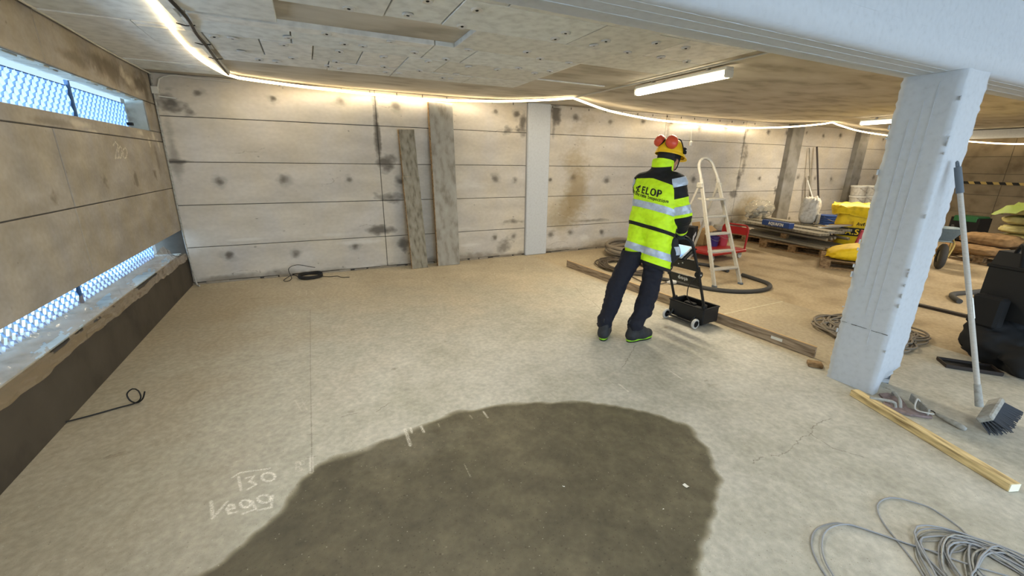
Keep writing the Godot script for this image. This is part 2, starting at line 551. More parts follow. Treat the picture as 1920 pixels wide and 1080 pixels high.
func floor_pictures() -> Array:
	var big := flat_noise(3, 0.006, 4)
	var fine := flat_noise(4, 0.035, 3)
	var N := 1024
	# the damp patch as a soft mask
	var poly := PackedVector2Array()
	for k in range(0, WET.size(), 2):
		poly.append(Vector2(WET[k], WET[k + 1]))
	var small := Image.create_empty(200, 200, false, Image.FORMAT_L8)
	for y in 200:
		for x in 200:
			var q := Vector2(FX + FS * (x + 0.5) / 200.0, FZ + FS * (y + 0.5) / 200.0)
			if q.y > -2.4 and Geometry2D.is_point_in_polygon(q, poly):
				small.set_pixel(x, y, Color.WHITE)
	small.resize(100, 100, Image.INTERPOLATE_LANCZOS)
	small.resize(N, N, Image.INTERPOLATE_CUBIC)
	var wet := small.get_data()
	var rgb := PackedByteArray()
	rgb.resize(N * N * 3)
	var ro := PackedByteArray()
	ro.resize(N * N)
	var i := 0
	for y in N:
		var z := FZ + FS * y / N
		for x in N:
			var wx := FX + FS * x / N
			var b := big.get_noise_2d(x, y)
			var s := fine.get_noise_2d(x, y)
			var r := 0.74 + b * 0.07 + s * 0.045
			var g := 0.725 + b * 0.07 + s * 0.045
			var l := 0.67 + b * 0.08 + s * 0.045
			# dusty earth beyond the board, and towards the back wall
			var e := clampf((wx - 3.55 - (z + 1.8) * 0.05) * 8.0, 0.0, 1.0) * clampf((-1.3 - z) * 3.0, 0.0, 1.0)
			var k := e * 0.97 + (1.0 - e) * clampf((-z - 3.6) * 0.35 + b * 0.4, 0.0, 0.6)
			r = lerpf(r, 0.69 + b * 0.06, k)
			g = lerpf(g, 0.632 + b * 0.06, k)
			l = lerpf(l, 0.525 + b * 0.05, k)
			# greyer and darker along the plinth
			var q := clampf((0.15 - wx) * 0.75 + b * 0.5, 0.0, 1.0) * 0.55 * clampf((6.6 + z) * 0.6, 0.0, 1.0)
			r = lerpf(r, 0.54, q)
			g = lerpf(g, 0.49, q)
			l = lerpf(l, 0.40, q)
			# paler and greyer in the middle
			var p := clampf(1.0 - Vector2((wx - 1.5) / 1.5, (z + 2.75) / 0.75).length() + b * 0.3, 0.0, 1.0) * 0.30
			r = lerpf(r, 0.83, p)
			g = lerpf(g, 0.82, p)
			l = lerpf(l, 0.79, p)
			var w := clampf((wet[i] / 255.0 - 0.5 + b * 0.26 + s * 0.10) * 2.0 + 0.5, 0.0, 1.0)
			var m := lerpf(1.0, 0.495 + s * 0.05 + b * 0.04, w)
			var puddle_sheen := clampf(1.0 - Vector2((wx - 0.32) / 0.40, (z + 2.06) / 0.20).length() + s * 0.3 + b * 0.3, 0.0, 1.0)
			puddle_sheen = smoothstep(0.0, 0.6, puddle_sheen) * w
			r = lerpf(r, 0.86, puddle_sheen * 0.5)  # sky reflected in the puddle, painted in as pale blue-grey
			g = lerpf(g, 0.87, puddle_sheen * 0.5)
			l = lerpf(l, 0.90, puddle_sheen * 0.5)
			rgb[i * 3] = int(clampf(r * m, 0, 1) * 255)
			rgb[i * 3 + 1] = int(clampf(g * m * lerpf(1.0, 0.95, w), 0, 1) * 255)
			rgb[i * 3 + 2] = int(clampf(l * m * lerpf(1.0, 0.80, w), 0, 1) * 255)
			ro[i] = int(255.0 * clampf(lerpf(0.93, 0.66, w) - puddle_sheen * 0.2, 0.12, 1.0))
			i += 1
	var im := Image.create_from_data(N, N, false, Image.FORMAT_RGB8, rgb)
	im.resize(2048, 2048, Image.INTERPOLATE_CUBIC)
	var jag := flat_noise(9, 0.05, 3)
	var px := 2048.0 / FS
	var cols := [Color(0.93, 0.91, 0.86), Color(0.86, 0.83, 0.77), Color(0.34, 0.31, 0.25), Color(0.92, 0.93, 0.80), Color(0.36, 0.33, 0.28)]
	for st in STROKES:
		var p := PackedVector2Array()
		var pts: Array = st[2]
		for k in range(0, pts.size(), 2):
			p.append(Vector2((pts[k] - FX) * px, (pts[k + 1] - FZ) * px))
		if st[0] == 4:       # cracks wander
			var q := PackedVector2Array()
			for k in p.size() - 1:
				for h in 8:
					var o := p[k].lerp(p[k + 1], h / 8.0)
					q.append(o + Vector2(jag.get_noise_2d(o.x * 2.0, o.y * 2.0), jag.get_noise_2d(o.y * 2.0, o.x * 2.0)) * 4.5)
			p = q
		stroke(im, p, maxf(1.5, st[1] * px), cols[st[0]], [0.85, 0.62, 0.42, 0.6, 0.55][st[0]], jag, [0.1, 0.35, 0.15, 0.0, 0.1][st[0]])
	# scattered pale and dark flecks and stones of the aggregate, thick in the damp part
	for k in 36000:
		var x := rng.randi_range(0, 2047)
		var y := rng.randi_range(0, 2047)
		var w := wet[(y / 2) * N + x / 2] / 255.0
		if rng.randf() > 0.22 + w * 1.2:
			continue
		var pale := rng.randf() < lerpf(0.4, 0.2, w)
		var sz := rng.randf_range(0.5, lerpf(1.30, 1.75, w))
		if sz < 1.25:
			im.set_pixel(x, y, im.get_pixel(x, y).lerp(Color(0.92, 0.90, 0.86) if pale else Color(0.40, 0.36, 0.3).lerp(Color(0.16, 0.14, 0.1), w), rng.randf_range(0.3, 0.8)))
			continue
		blot(im, x, y, sz, sz * rng.randf_range(0.6, 1.0), Color(0.84, 0.81, 0.74).lerp(Color(0.62, 0.58, 0.5), w) if pale else Color(0.52, 0.48, 0.41).lerp(Color(0.20, 0.17, 0.13), w), rng.randf_range(0.15, lerpf(0.5, 0.75, w)), jag, 0.3)
	for k in 46:            # old dark drips and scuffs
		var q := Vector2(rng.randf_range(60, 1900), rng.randf_range(60, 1900))
		if wet[int(q.y / 2) * N + int(q.x / 2)] < 20:
			blot(im, q.x, q.y, rng.randf_range(5, 22), rng.randf_range(3, 9), Color(0.46, 0.42, 0.35), rng.randf_range(0.15, 0.4), jag, 0.9)
	var rg := Image.create_from_data(N, N, false, Image.FORMAT_L8, ro)
	return [ImageTexture.create_from_image(im), ImageTexture.create_from_image(rg)]


func speckle_picture() -> ImageTexture:      # fine grain of worn concrete, repeated, multiplied over the floor
	var N := 1024
	var f := flat_noise(21, 0.02, 4)
	var im := f.get_seamless_image(N, N)
	im.convert(Image.FORMAT_RGB8)
	var d := im.get_data()
	for i in range(0, d.size(), 3):
		var q := clampi(240 + int((d[i] - 128) * 0.16), 0, 255)
		d[i] = q
		d[i + 1] = q
		d[i + 2] = q
	im = Image.create_from_data(N, N, false, Image.FORMAT_RGB8, d)
	for k in 15000:
		var x := rng.randi_range(2, N - 4)
		var y := rng.randi_range(2, N - 4)
		var t := rng.randf()
		var c := Color(1.0, 1.0, 1.0) if t < 0.4 else Color(0.80, 0.78, 0.75)
		if t > 0.97:
			c = Color(0.58, 0.55, 0.51)
		im.set_pixel(x, y, c)
		if rng.randf() < 0.6:
			im.set_pixel(x + 1, y, c.lerp(Color(0.95, 0.95, 0.95), 0.4))
		if rng.randf() < 0.5:
			im.set_pixel(x, y + 1, c.lerp(Color(0.95, 0.95, 0.95), 0.4))
			im.set_pixel(x + 1, y + 1, c.lerp(Color(0.95, 0.95, 0.95), 0.6))
	return ImageTexture.create_from_image(im)


func wall_picture(W: int, H: int, base: Color, sd: int, vary: float, warm: float) -> Image:
	var f := flat_noise(sd, 0.012, 4)
	var g := flat_noise(sd + 1, 0.09, 2)
	var d := PackedByteArray()
	d.resize(W * H * 3)
	var i := 0
	for y in H:
		for x in W:
			var q := f.get_noise_2d(x * 0.6, y * 1.3) * vary + g.get_noise_2d(x, y) * 0.02
			var h := f.get_noise_2d(x + 900.0, y * 0.4) * warm
			d[i] = int(clampf(base.r + q + h * 0.4, 0, 1) * 255)
			d[i + 1] = int(clampf(base.g + q, 0, 1) * 255)
			d[i + 2] = int(clampf(base.b + q - h, 0, 1) * 255)
			i += 3
	return Image.create_from_data(W, H, false, Image.FORMAT_RGB8, d)


func back_wall_picture() -> ImageTexture:      # x from -1.55 to 12.85, y from 2.5 down to 0
	var W := 2048
	var H := 512
	var im := wall_picture(W, H, Color(0.755, 0.73, 0.685), 31, 0.06, 0.03)
	var f := flat_noise(33, 0.02, 3)
	var px := W / 14.4
	var py := H / 2.5
	var dark := Color(0.36, 0.34, 0.31)
	# tie holes with their grey halo
	for r in [2.31, 1.30, 0.34]:
		for c in [-1.05, -0.28, 0.5, 1.21, 2.75, 3.11, 3.8, 4.24, 4.98, 5.72, 6.45, 7.2, 7.93, 8.6, 9.33, 9.97, 10.7, 11.4, 12.1]:
			var s := rng.randf_range(0.045, 0.085)
			var x: float = (c + 1.55 + rng.randf_range(-0.03, 0.03)) * px
			var y: float = (2.5 - r + rng.randf_range(-0.03, 0.03)) * py
			blot(im, x, y, s * px * 1.5, s * py * 1.4, Color(0.52, 0.50, 0.47), 0.45, f, 0.7)
			blot(im, x, y, s * px * 0.85, s * py * 0.8, dark, rng.randf_range(0.5, 0.85), f, 0.5)
	# x, y, half width, half height, strength
	for s in [[0.99, 1.56, 0.17, 0.13, 0.9], [1.0, 1.06, 0.25, 0.08, 0.9], [0.93, 2.05, 0.05, 0.38, 0.85], [0.82, 0.58, 0.24, 0.07, 0.9], [0.95, 1.9, 0.03, 0.3, 0.6], [-1.36, 2.2, 0.13, 0.12, 0.95], [-1.18, 2.08, 0.09, 0.08, 0.7], [-1.38, 1.53, 0.14, 0.03, 0.8], [-1.42, 1.7, 0.07, 0.5, 0.4],
			[3.22, 2.22, 0.07, 0.2, 0.9], [3.13, 2.08, 0.08, 0.05, 0.8], [2.96, 2.06, 0.09, 0.08, 0.6], [3.08, 0.6, 0.22, 0.06, 0.75], [2.92, 0.22, 0.16, 0.14, 0.6], [3.83, 2.33, 0.10, 0.20, 0.95], [3.8, 2.1, 0.04, 0.2, 0.5], [1.22, 0.33, 0.10, 0.12, 0.7], [1.18, 1.3, 0.07, 0.15, 0.5],
			[8.57, 2.1, 0.09, 0.35, 0.8], [8.68, 1.6, 0.11, 0.4, 0.8], [8.6, 1.15, 0.07, 0.3, 0.6], [8.5, 0.95, 0.16, 0.1, 0.7], [9.97, 1.03, 0.12, 0.09, 0.8], [6.35, 2.1, 0.07, 0.3, 0.5], [4.6, 0.55, 0.45, 0.03, 0.55]]:
		blot(im, (s[0] + 1.55) * px, (2.5 - s[1]) * py, s[2] * px, s[3] * py, Color(0.39, 0.37, 0.34), s[4], f, 1.0)
	# brown rust-coloured wash beside the pilaster and pale filler patches
	blot(im, (4.35 + 1.55) * px, 1.25 * py, 0.35 * px, 1.0 * py, Color(0.52, 0.43, 0.27), 0.5, f, 0.8)
	blot(im, (4.05 + 1.55) * px, 1.9 * py, 0.4 * px, 0.5 * py, Color(0.52, 0.44, 0.29), 0.35, f, 0.8)
	blot(im, (9.0 + 1.55) * px, 1.95 * py, 0.8 * px, 0.45 * py, Color(0.50, 0.42, 0.26), 0.45, f, 0.8)
	for s in [[4.55, 0.22, 0.14, 0.10], [0.55, 0.42, 0.38, 0.035], [2.3, 0.26, 0.3, 0.03], [2.15, 0.53, 0.28, 0.03], [2.4, 1.2, 0.3, 0.1], [0.2, 0.55, 0.4, 0.05], [-0.9, 0.55, 0.3, 0.02], [1.35, 0.15, 0.2, 0.06]]:
		blot(im, (s[0] + 1.55) * px, (2.5 - s[1]) * py, s[2] * px, s[3] * py, Color(0.83, 0.82, 0.79), 0.65, f, 1.0)
	# dark lower edge
	for k in 60:
		blot(im, rng.randf_range(0, W), H - rng.randf_range(0, 10), rng.randf_range(20, 70), rng.randf_range(5, 20), Color(0.50, 0.47, 0.42), 0.5, f, 0.9)
	for k in 150:
		blot(im, rng.randf_range(0, W), rng.randf_range(0, H), rng.randf_range(0.8, 3.0), rng.randf_range(0.8, 3.0), dark, rng.randf_range(0.2, 0.6), f, 0.6)
	# hair cracks and scratches
	for k in 26:
		var a := Vector2(rng.randf_range(0, W), rng.randf_range(20, H - 20))
		var p := PackedVector2Array([a])
		for h in 7:
			a += Vector2(rng.randf_range(-4, 16), rng.randf_range(-6, 6))
			p.append(a)
		stroke(im, p, 1.6, Color(0.83, 0.81, 0.77) if k % 3 == 0 else Color(0.45, 0.42, 0.38), 0.4, f, 0.1)
	return ImageTexture.create_from_image(im)


func left_wall_picture() -> ImageTexture:      # z from -6.45 to -0.45, y from 2.5 down to 0.7
	var W := 1536
	var H := 460
	var im := wall_picture(W, H, Color(0.575, 0.545, 0.495), 51, 0.07, 0.03)
	var f := flat_noise(53, 0.02, 3)
	var px := W / 6.0
	var py := H / 1.8
	for s in [[-5.4, 2.33, 0.5, 0.12, 0.7], [-6.2, 2.25, 0.12, 0.2, 0.7], [-4.9, 2.35, 0.3, 0.06, 0.5], [-4.5, 2.28, 0.35, 0.05, 0.5], [-6.0, 2.3, 0.2, 0.06, 0.7], [-4.55, 1.37, 0.06, 0.06, 0.6], [-5.25, 1.37, 0.08, 0.07, 0.6], [-5.85, 1.4, 0.06, 0.06, 0.6], [-3.75, 1.30, 0.06, 0.05, 0.5], [-6.05, 1.55, 0.06, 0.2, 0.4], [-3.9, 1.78, 0.4, 0.03, 0.4]]:
		blot(im, (s[0] + 6.45) * px, (2.5 - s[1]) * py, s[2] * px, s[3] * py, Color(0.36, 0.32, 0.26), s[4], f, 1.0)
	for s in [[-5.55, 2.35, 0.10, 0.05], [-5.7, 2.28, 0.16, 0.06], [-5.9, 2.2, 0.14, 0.04], [-6.1, 1.8, 0.08, 0.05], [-5.7, 1.8, 0.1, 0.03], [-4.4, 1.8, 0.2, 0.03], [-5.9, 1.72, 0.05, 0.05], [-6.2, 1.70, 0.05, 0.08], [-4.6, 1.75, 0.15, 0.02]]:
		blot(im, (s[0] + 6.45) * px, (2.5 - s[1]) * py, s[2] * px, s[3] * py, Color(0.74, 0.70, 0.63), 0.8, f, 1.1)
	for q in TWO_HUNDRED:
		var p := PackedVector2Array()
		for k in range(0, q.size(), 2):
			p.append(Vector2((q[k] + 6.45) * px, (2.5 - q[k + 1]) * py))
		stroke(im, p, 4.0, Color(0.80, 0.76, 0.68), 0.75, f, 0.12)
	for k in 90:
		blot(im, rng.randf_range(0, W), rng.randf_range(0, H), rng.randf_range(0.8, 3.5), rng.randf_range(0.8, 3.0), Color(0.38, 0.34, 0.28), rng.randf_range(0.2, 0.6), f, 0.6)
	return ImageTexture.create_from_image(im)


func make_materials() -> void:
	var grain := noise_tex(512, 0.02, 5, 5, ramp([0.0, Color(0.86, 0.86, 0.86), 0.5, Color(0.95, 0.95, 0.95), 1.0, Color(1, 1, 1)]))
	var bumps := noise_tex(512, 0.03, 5, 6)
	var fine := noise_tex(512, 0.05, 5, 8, ramp([0.0, Color(0.92, 0.92, 0.92), 0.3, Color(0.97, 0.97, 0.97), 1.0, Color(1, 1, 1)]))
	var blotchy := noise_tex(512, 0.008, 5, 7, ramp([0.0, Color(0.74, 0.72, 0.69), 0.45, Color(0.92, 0.91, 0.89), 1.0, Color(1, 1, 1)]))
	var fl := floor_pictures()
	var spk := speckle_picture()
	var m := mat("floor_concrete", Color(1, 1, 1), 1.0)
	m.albedo_texture = fl[0]
	m.roughness_texture = fl[1]
	m.texture_repeat = true
	m.detail_enabled = true
	m.detail_albedo = spk
	m.detail_blend_mode = BaseMaterial3D.BLEND_MODE_MUL
	m.detail_uv_layer = BaseMaterial3D.DETAIL_UV_2
	m.uv2_triplanar = true
	m.uv2_world_triplanar = true
	m.uv2_scale = Vector3.ONE * 0.95
	m = textured("far_floor", Color(0.76, 0.69, 0.57), blotchy, Vector3.ONE * 0.3, 0.92, true)
	m.detail_enabled = true
	m.detail_albedo = spk
	m.detail_blend_mode = BaseMaterial3D.BLEND_MODE_MUL
	m.detail_uv_layer = BaseMaterial3D.DETAIL_UV_2
	m.uv2_triplanar = true
	m.uv2_world_triplanar = true
	m.uv2_scale = Vector3.ONE * 0.95
	m = mat("back_wall_concrete", Color(1, 1, 1), 0.9)
	m.albedo_texture = back_wall_picture()
	m = mat("left_wall_concrete", Color(1, 1, 1), 0.9)
	m.albedo_texture = left_wall_picture()
	textured("end_wall_concrete", Color(0.55, 0.50, 0.41), blotchy, Vector3.ONE * 0.5, 0.92, true)
	m = textured("joint_concrete", Color(0.33, 0.31, 0.28), grain, Vector3.ONE * 0.7, 0.95, true)
	m = textured("plain_concrete", Color(0.60, 0.57, 0.52), blotchy, Vector3.ONE * 0.45, 0.92, true)
	relief(m, bumps, 0.15)
	m = textured("dark_concrete", Color(0.28, 0.25, 0.20), blotchy, Vector3.ONE * 0.5, 0.92, true)
	relief(m, bumps, 0.15)
	textured("pilaster_grey", Color(0.56, 0.555, 0.54), blotchy, Vector3.ONE * 0.6, 0.9, true)
	m = textured("reveal_concrete", Color(0.72, 0.75, 0.74), blotchy, Vector3.ONE * 0.8, 0.92, true)
	relief(m, bumps, 0.15)
	m = textured("ceiling_concrete", Color(0.80, 0.785, 0.75), blotchy, Vector3(0.25, 0.25, 0.6), 0.95, true)
	relief(m, bumps, 0.15)
	m = textured("grey_paint", Color(0.76, 0.78, 0.80), fine, Vector3.ONE * 0.8, 0.8, true)
	for k in 4:
		textured("insulation_board_%s" % ["pale", "grey", "cool", "dull"][k], [Color(0.93, 0.935, 0.93), Color(0.90, 0.91, 0.905), Color(0.91, 0.93, 0.935), Color(0.88, 0.885, 0.87)][k], grain, Vector3.ONE * 0.8, 0.9, true)
	mat("washer_metal", Color(0.80, 0.80, 0.79), 0.55)
	mat("hole_black", Color(0.04, 0.04, 0.04), 0.9)
	var wood := noise_tex(512, 0.012, 4, 11, ramp([0.0, Color(0.52, 0.47, 0.40), 0.4, Color(0.80, 0.77, 0.72), 0.7, Color(0.94, 0.92, 0.88), 1.0, Color(1, 1, 1)]))
	textured("weathered_wood", Color(0.62, 0.60, 0.55), noise_tex(512, 0.010, 5, 12, ramp([0.0, Color(0.62, 0.60, 0.56), 0.4, Color(0.86, 0.85, 0.82), 1.0, Color(1, 1, 1)])), Vector3(2.6, 0.9, 2.6), 0.9)
	textured("grey_board", Color(0.66, 0.65, 0.62), blotchy, Vector3(1.6, 0.8, 1.6), 0.9)
	textured("new_timber", Color(0.90, 0.82, 0.62), wood, Vector3(0.5, 4.0, 4.0), 0.75)
	textured("pallet_wood", Color(0.60, 0.50, 0.37), wood, Vector3(2.0, 3.0, 2.0), 0.9)
	textured("formply", Color(0.70, 0.64, 0.57), wood, Vector3(4.0, 5.0, 0.5), 0.7)
	mat("ply_edge", Color(0.72, 0.60, 0.42), 0.8)
	mat("end_grain_paint", Color(0.93, 0.92, 0.82), 0.7)
	mat("black_plastic", Color(0.035, 0.036, 0.04), 0.5)
	mat("soft_black", Color(0.03, 0.03, 0.033), 0.85)
	textured("black_fabric", Color(0.075, 0.078, 0.085), noise_tex(256, 0.15, 2, 13, ramp([0.0, Color(0.45, 0.45, 0.45), 1.0, Color(1, 1, 1)])), Vector3.ONE * 7.0, 0.75)
	mat("dark_steel", Color(0.20, 0.17, 0.15), 0.55, 0.4)
	textured("grey_hose", Color(0.50, 0.46, 0.40), grain, Vector3.ONE * 4.0, 0.8)
	textured("dark_hose", Color(0.25, 0.245, 0.235), grain, Vector3.ONE * 4.0, 0.75)
	mat("brown_cable", Color(0.30, 0.26, 0.21), 0.7)
	mat("black_cable", Color(0.05, 0.048, 0.045), 0.6)
	mat("grey_cable", Color(0.56, 0.57, 0.58), 0.45)
	mat("pale_cable", Color(0.78, 0.77, 0.73), 0.6)
	textured("dusty_aluminium", Color(0.76, 0.74, 0.69), grain, Vector3.ONE * 5.0, 0.6, false, 0.25)
	mat("red_paint", Color(0.62, 0.09, 0.07), 0.5)
	mat("pale_rubber", Color(0.74, 0.73, 0.70), 0.7)
	mat("white_plastic", Color(0.85, 0.85, 0.82), 0.5)
	textured("plaster_bucket", Color(0.83, 0.82, 0.79), blotchy, Vector3.ONE * 3.0, 0.6)
	textured("yellow_sack", Color(0.93, 0.80, 0.10), noise_tex(256, 0.02, 4, 15, ramp([0.0, Color(0.84, 0.82, 0.74), 0.5, Color(0.97, 0.96, 0.93), 1.0, Color(1, 1, 1)])), Vector3.ONE * 1.5, 0.55)
	textured("brown_sack", Color(0.58, 0.46, 0.31), blotchy, Vector3.ONE * 2.0, 0.9)
	textured("olive_sack", Color(0.72, 0.68, 0.45), blotchy, Vector3.ONE * 2.0, 0.5)
	mat("green_sheet", Color(0.50, 0.56, 0.25), 0.6)
	mat("green_plastic", Color(0.10, 0.36, 0.20), 0.6)
	mat("blue_plastic", Color(0.14, 0.26, 0.50), 0.5)
	mat("purple_plastic", Color(0.17, 0.11, 0.38), 0.5)
	mat("pink_plastic", Color(0.68, 0.22, 0.27), 0.5)
	textured("cardboard", Color(0.70, 0.57, 0.38), grain, Vector3.ONE * 3.0, 0.9)
	textured("galvanised", Color(0.62, 0.60, 0.55), grain, Vector3.ONE * 3.0, 0.5, false, 0.35)
	textured("barrow_tray", Color(0.45, 0.53, 0.58), grain, Vector3.ONE * 3.0, 0.6)
	textured("broom_handle", Color(0.74, 0.72, 0.68), grain, Vector3(3, 12, 3), 0.6)
	mat("grip_grey", Color(0.36, 0.40, 0.44), 0.7)
	mat("bristle", Color(0.26, 0.28, 0.31), 0.85)
	textured("mortar_grey", Color(0.66, 0.66, 0.64), blotchy, Vector3.ONE * 6.0, 0.85)
	textured("mauve_crust", Color(0.55, 0.49, 0.49), blotchy, Vector3.ONE * 6.0, 0.9)
	mat("paper", Color(0.88, 0.88, 0.85), 0.8)
	mat("print_black", Color(0.03, 0.03, 0.03), 0.7)
	mat("tape_yellow", Color(0.72, 0.62, 0.35), 0.7)
	# thin plastic film over the plinth
	m = mat("plastic_film", Color(0.62, 0.54, 0.42, 0.42), 0.07)
	m.transparency = BaseMaterial3D.TRANSPARENCY_ALPHA
	m.cull_mode = BaseMaterial3D.CULL_DISABLED
	m = mat("clear_bag", Color(0.86, 0.84, 0.76, 0.24), 0.12)
	m.transparency = BaseMaterial3D.TRANSPARENCY_ALPHA
	m.cull_mode = BaseMaterial3D.CULL_DISABLED
	m = textured("mesh_steel", Color(0.30, 0.42, 0.57), grain, Vector3.ONE * 2.0, 0.5, true, 0.2)
	# lamps
	m = mat("strip_glow", Color(1, 0.95, 0.82), 0.5)
	m.emission_enabled = true
	m.emission = Color(1.0, 0.89, 0.70)
	m.emission_energy_multiplier = 7.0
	m = mat("tube_glow", Color(1, 0.97, 0.88), 0.4)
	m.emission_enabled = true
	m.emission = Color(1.0, 0.94, 0.82)
	m.emission_energy_multiplier = 6.0
	m = mat("screen_glow", Color(0.6, 0.75, 0.9), 0.2)
	m.emission_enabled = true
	m.emission = Color(0.55, 0.74, 0.95)
	m.emission_energy_multiplier = 0.4
	# worker
	var weave := noise_tex(256, 0.03, 4, 17, ramp([0.0, Color(0.90, 0.90, 0.87), 0.5, Color(0.98, 0.98, 0.97), 1.0, Color(1, 1, 1)]))
	textured("hivis_yellow", Color(0.82, 1.0, 0.06), weave, Vector3.ONE * 2.5, 0.65)
	textured("jacket_black", Color(0.045, 0.05, 0.06), weave, Vector3.ONE * 2.5, 0.8)
	m = textured("reflective_tape", Color(0.72, 0.77, 0.84), weave, Vector3.ONE * 6.0, 0.4, false, 0.15)
	textured("navy_cloth", Color(0.045, 0.055, 0.115), weave, Vector3.ONE * 2.5, 0.85)
	mat("skin", Color(0.72, 0.52, 0.43), 0.55)
	mat("dark_hair", Color(0.13, 0.11, 0.10), 0.8)
	mat("helmet_yellow", Color(0.96, 0.76, 0.10), 0.35)
	mat("muff_orange", Color(0.84, 0.31, 0.19), 0.4)
	textured("boot_leather", Color(0.16, 0.165, 0.17), grain, Vector3.ONE * 6.0, 0.75)
	mat("sole_lime", Color(0.55, 0.80, 0.12), 0.6)
	textured("glove_grey", Color(0.11, 0.115, 0.13), grain, Vector3.ONE * 6.0, 0.8)


# ---------------------------------------------------------------- the shell
const WL := -1.5      # inner face of the window wall
const ZB := -6.41     # inner face of the back wall
const XR := 15.0      # far end wall
const YC := 2.49      # concrete soffit
const ZF := 5.0


func panel(parent: Node, mt: Material, lo: Vector3, hi: Vector3, uv = null, called := "wall_panel") -> void:
	var b := MB.new()
	b.box((lo + hi) * 0.5, hi - lo, 0.004)
	if uv != null:
		b.map_uv(uv)
	obj(called, b, mt, parent)


func make_room() -> void:
	# floor: the worn slab in the foreground and the dusty one beyond it
	var fl := struct("floor")
	var b := MB.new()
	b.box(Vector3(FX + FS / 2, -0.1, FZ + FS / 2), Vector3(FS, 0.2, FS))
	b.map_uv(func(p): return Vector2((p.x - FX) / FS, (p.z - FZ) / FS))
	obj("slab", b, M.floor_concrete, fl)
	b = MB.new()
	b.box(Vector3((5.0 + XR) / 2 + 0.1, -0.1, (FZ + ZF) / 2), Vector3(XR - 5.0 + 0.2, 0.2, ZF - FZ))
	b.box(Vector3((FX + 5.0) / 2, -0.1, (0.15 + ZF) / 2), Vector3(5.0 - FX, 0.2, ZF - 0.15))
	obj("slab", b, M.far_floor, fl)

	# back wall: board-marked panels with open joints
	var wb := struct("wall_back")
	b = MB.new()
	b.box(Vector3((WL + XR) / 2, 1.25, ZB - 0.11), Vector3(XR - WL + 0.6, 2.6, 0.2))
	obj("core", b, M.joint_concrete, wb)
	var uvb := func(p): return Vector2((p.x + 1.55) / 14.4, (2.5 - p.y) / 2.5)
	var ys := [0.025, 0.479, 1.008, 1.521, 2.033, YC]
	var xs := [WL, 0.945, 3.30, 3.72, 6.29, 8.57, 10.0, 10.42, 12.75, 13.15, XR]
	for c in xs.size() - 1:
		if c == 2 or c == 6 or c == 8:
			continue
		for r in 5:
			var pr := rng.randf_range(0.0, 0.004)
			panel(wb, M.back_wall_concrete, Vector3(xs[c] + 0.004, ys[r] + 0.004, ZB - 0.02), Vector3(xs[c + 1] - 0.004, ys[r + 1] - 0.004, ZB + pr), uvb)
	# ragged mortar foot along the wall
	b = MB.new()
	for k in 60:
		var x := WL + 0.05 + k * 0.2 + rng.randf_range(-0.03, 0.03)
		if x > 12.0 or absf(x - 3.5) < 0.25:
			continue
		b.box(Vector3(x, rng.randf_range(0.002, 0.010), ZB + 0.004), Vector3(rng.randf_range(0.14, 0.26), rng.randf_range(0.02, 0.045), rng.randf_range(0.015, 0.03)), 0.004, Basis(Vector3.UP, rng.randf_range(-0.1, 0.1)))
	obj("mortar_foot", b, M.plain_concrete, wb).set_meta("kind", "stuff")
	for q in [[3.51, 0.42, 0.05], [10.2, 0.42, 0.13], [12.95, 0.4, 0.13]]:
		b = MB.new()
		b.box(Vector3(q[0], YC / 2, ZB + q[2] / 2 - 0.02), Vector3(q[1], YC, q[2] + 0.04), 0.012)
		obj("pilaster", b, M.grey_paint if q[0] < 5 else M.pilaster_grey, wb)

	# window wall: lintel, jamb, apron slab and plinth, with panels; a ribbon window and a slot stay open
	var wl := struct("wall_left")
	var zr := ZB - 0.02
	b = MB.new()
	b.box(Vector3(WL - 0.09, (2.15 + YC) / 2 + 0.05, (zr + ZF) / 2), Vector3(0.155, YC - 2.15 + 0.1, ZF - zr))
	b.box(Vector3(WL - 0.09, (0.707 + 1.848) / 2, (zr + ZF) / 2), Vector3(0.155, 1.848 - 0.707, ZF - zr))
	b.box(Vector3(WL - 0.09, (1.848 + 2.15) / 2, (zr - 6.055) / 2), Vector3(0.155, 0.31, zr + 6.055))
	b.box(Vector3(WL - 0.09, (1.848 + 2.15) / 2, (ZF - 0.3) / 2), Vector3(0.155, 0.31, ZF + 0.3))
	obj("core", b, M.reveal_concrete, wl)
	b = MB.new()
	b.box(Vector3(WL - 0.011, (2.152 + YC) / 2, (ZB + ZF) / 2), Vector3(0.006, YC - 2.156, ZF - ZB))
	b.box(Vector3(WL - 0.011, (0.71 + 1.845) / 2, (ZB + ZF) / 2), Vector3(0.006, 1.845 - 0.713, ZF - ZB))
	obj("joint_backing", b, M.joint_concrete, wl)
	var uvl := func(p): return Vector2((p.z + 6.45) / 6.0, (2.5 - p.y) / 1.8)
	var rows := [[0.707, 1.217, -3.96], [1.217, 1.743, -3.96], [1.743, 1.848, -4.9], [2.15, YC, -4.11]]
	for r in rows:
		var zs := [ZB, r[2]]
		var z: float = r[2] + 2.41
		while z < ZF:
			zs.append(z)
			z += 2.41
		zs.append(ZF)
		for k in zs.size() - 1:
			panel(wl, M.left_wall_concrete, Vector3(WL - 0.012, r[0] + 0.004, zs[k] + 0.005), Vector3(WL + rng.randf_range(0.0, 0.004), r[1] - 0.004, zs[k + 1] - 0.005), uvl)
	panel(wl, M.left_wall_concrete, Vector3(WL - 0.02, 1.85, ZB), Vector3(WL, 2.148, -6.055), uvl)
	# chipped arris of the reveal
	b = MB.new()
	for k in 22:
		var z := -6.0 + k * 0.2 + rng.randf_range(-0.05, 0.05)
		b.box(Vector3(WL - 0.01 - rng.randf() * 0.05, 2.146, z), Vector3(0.03, rng.randf_range(0.006, 0.016), rng.randf_range(0.06, 0.16)), 0.003)
	obj("chipped_edge", b, M.reveal_concrete, wl).set_meta("kind", "stuff")
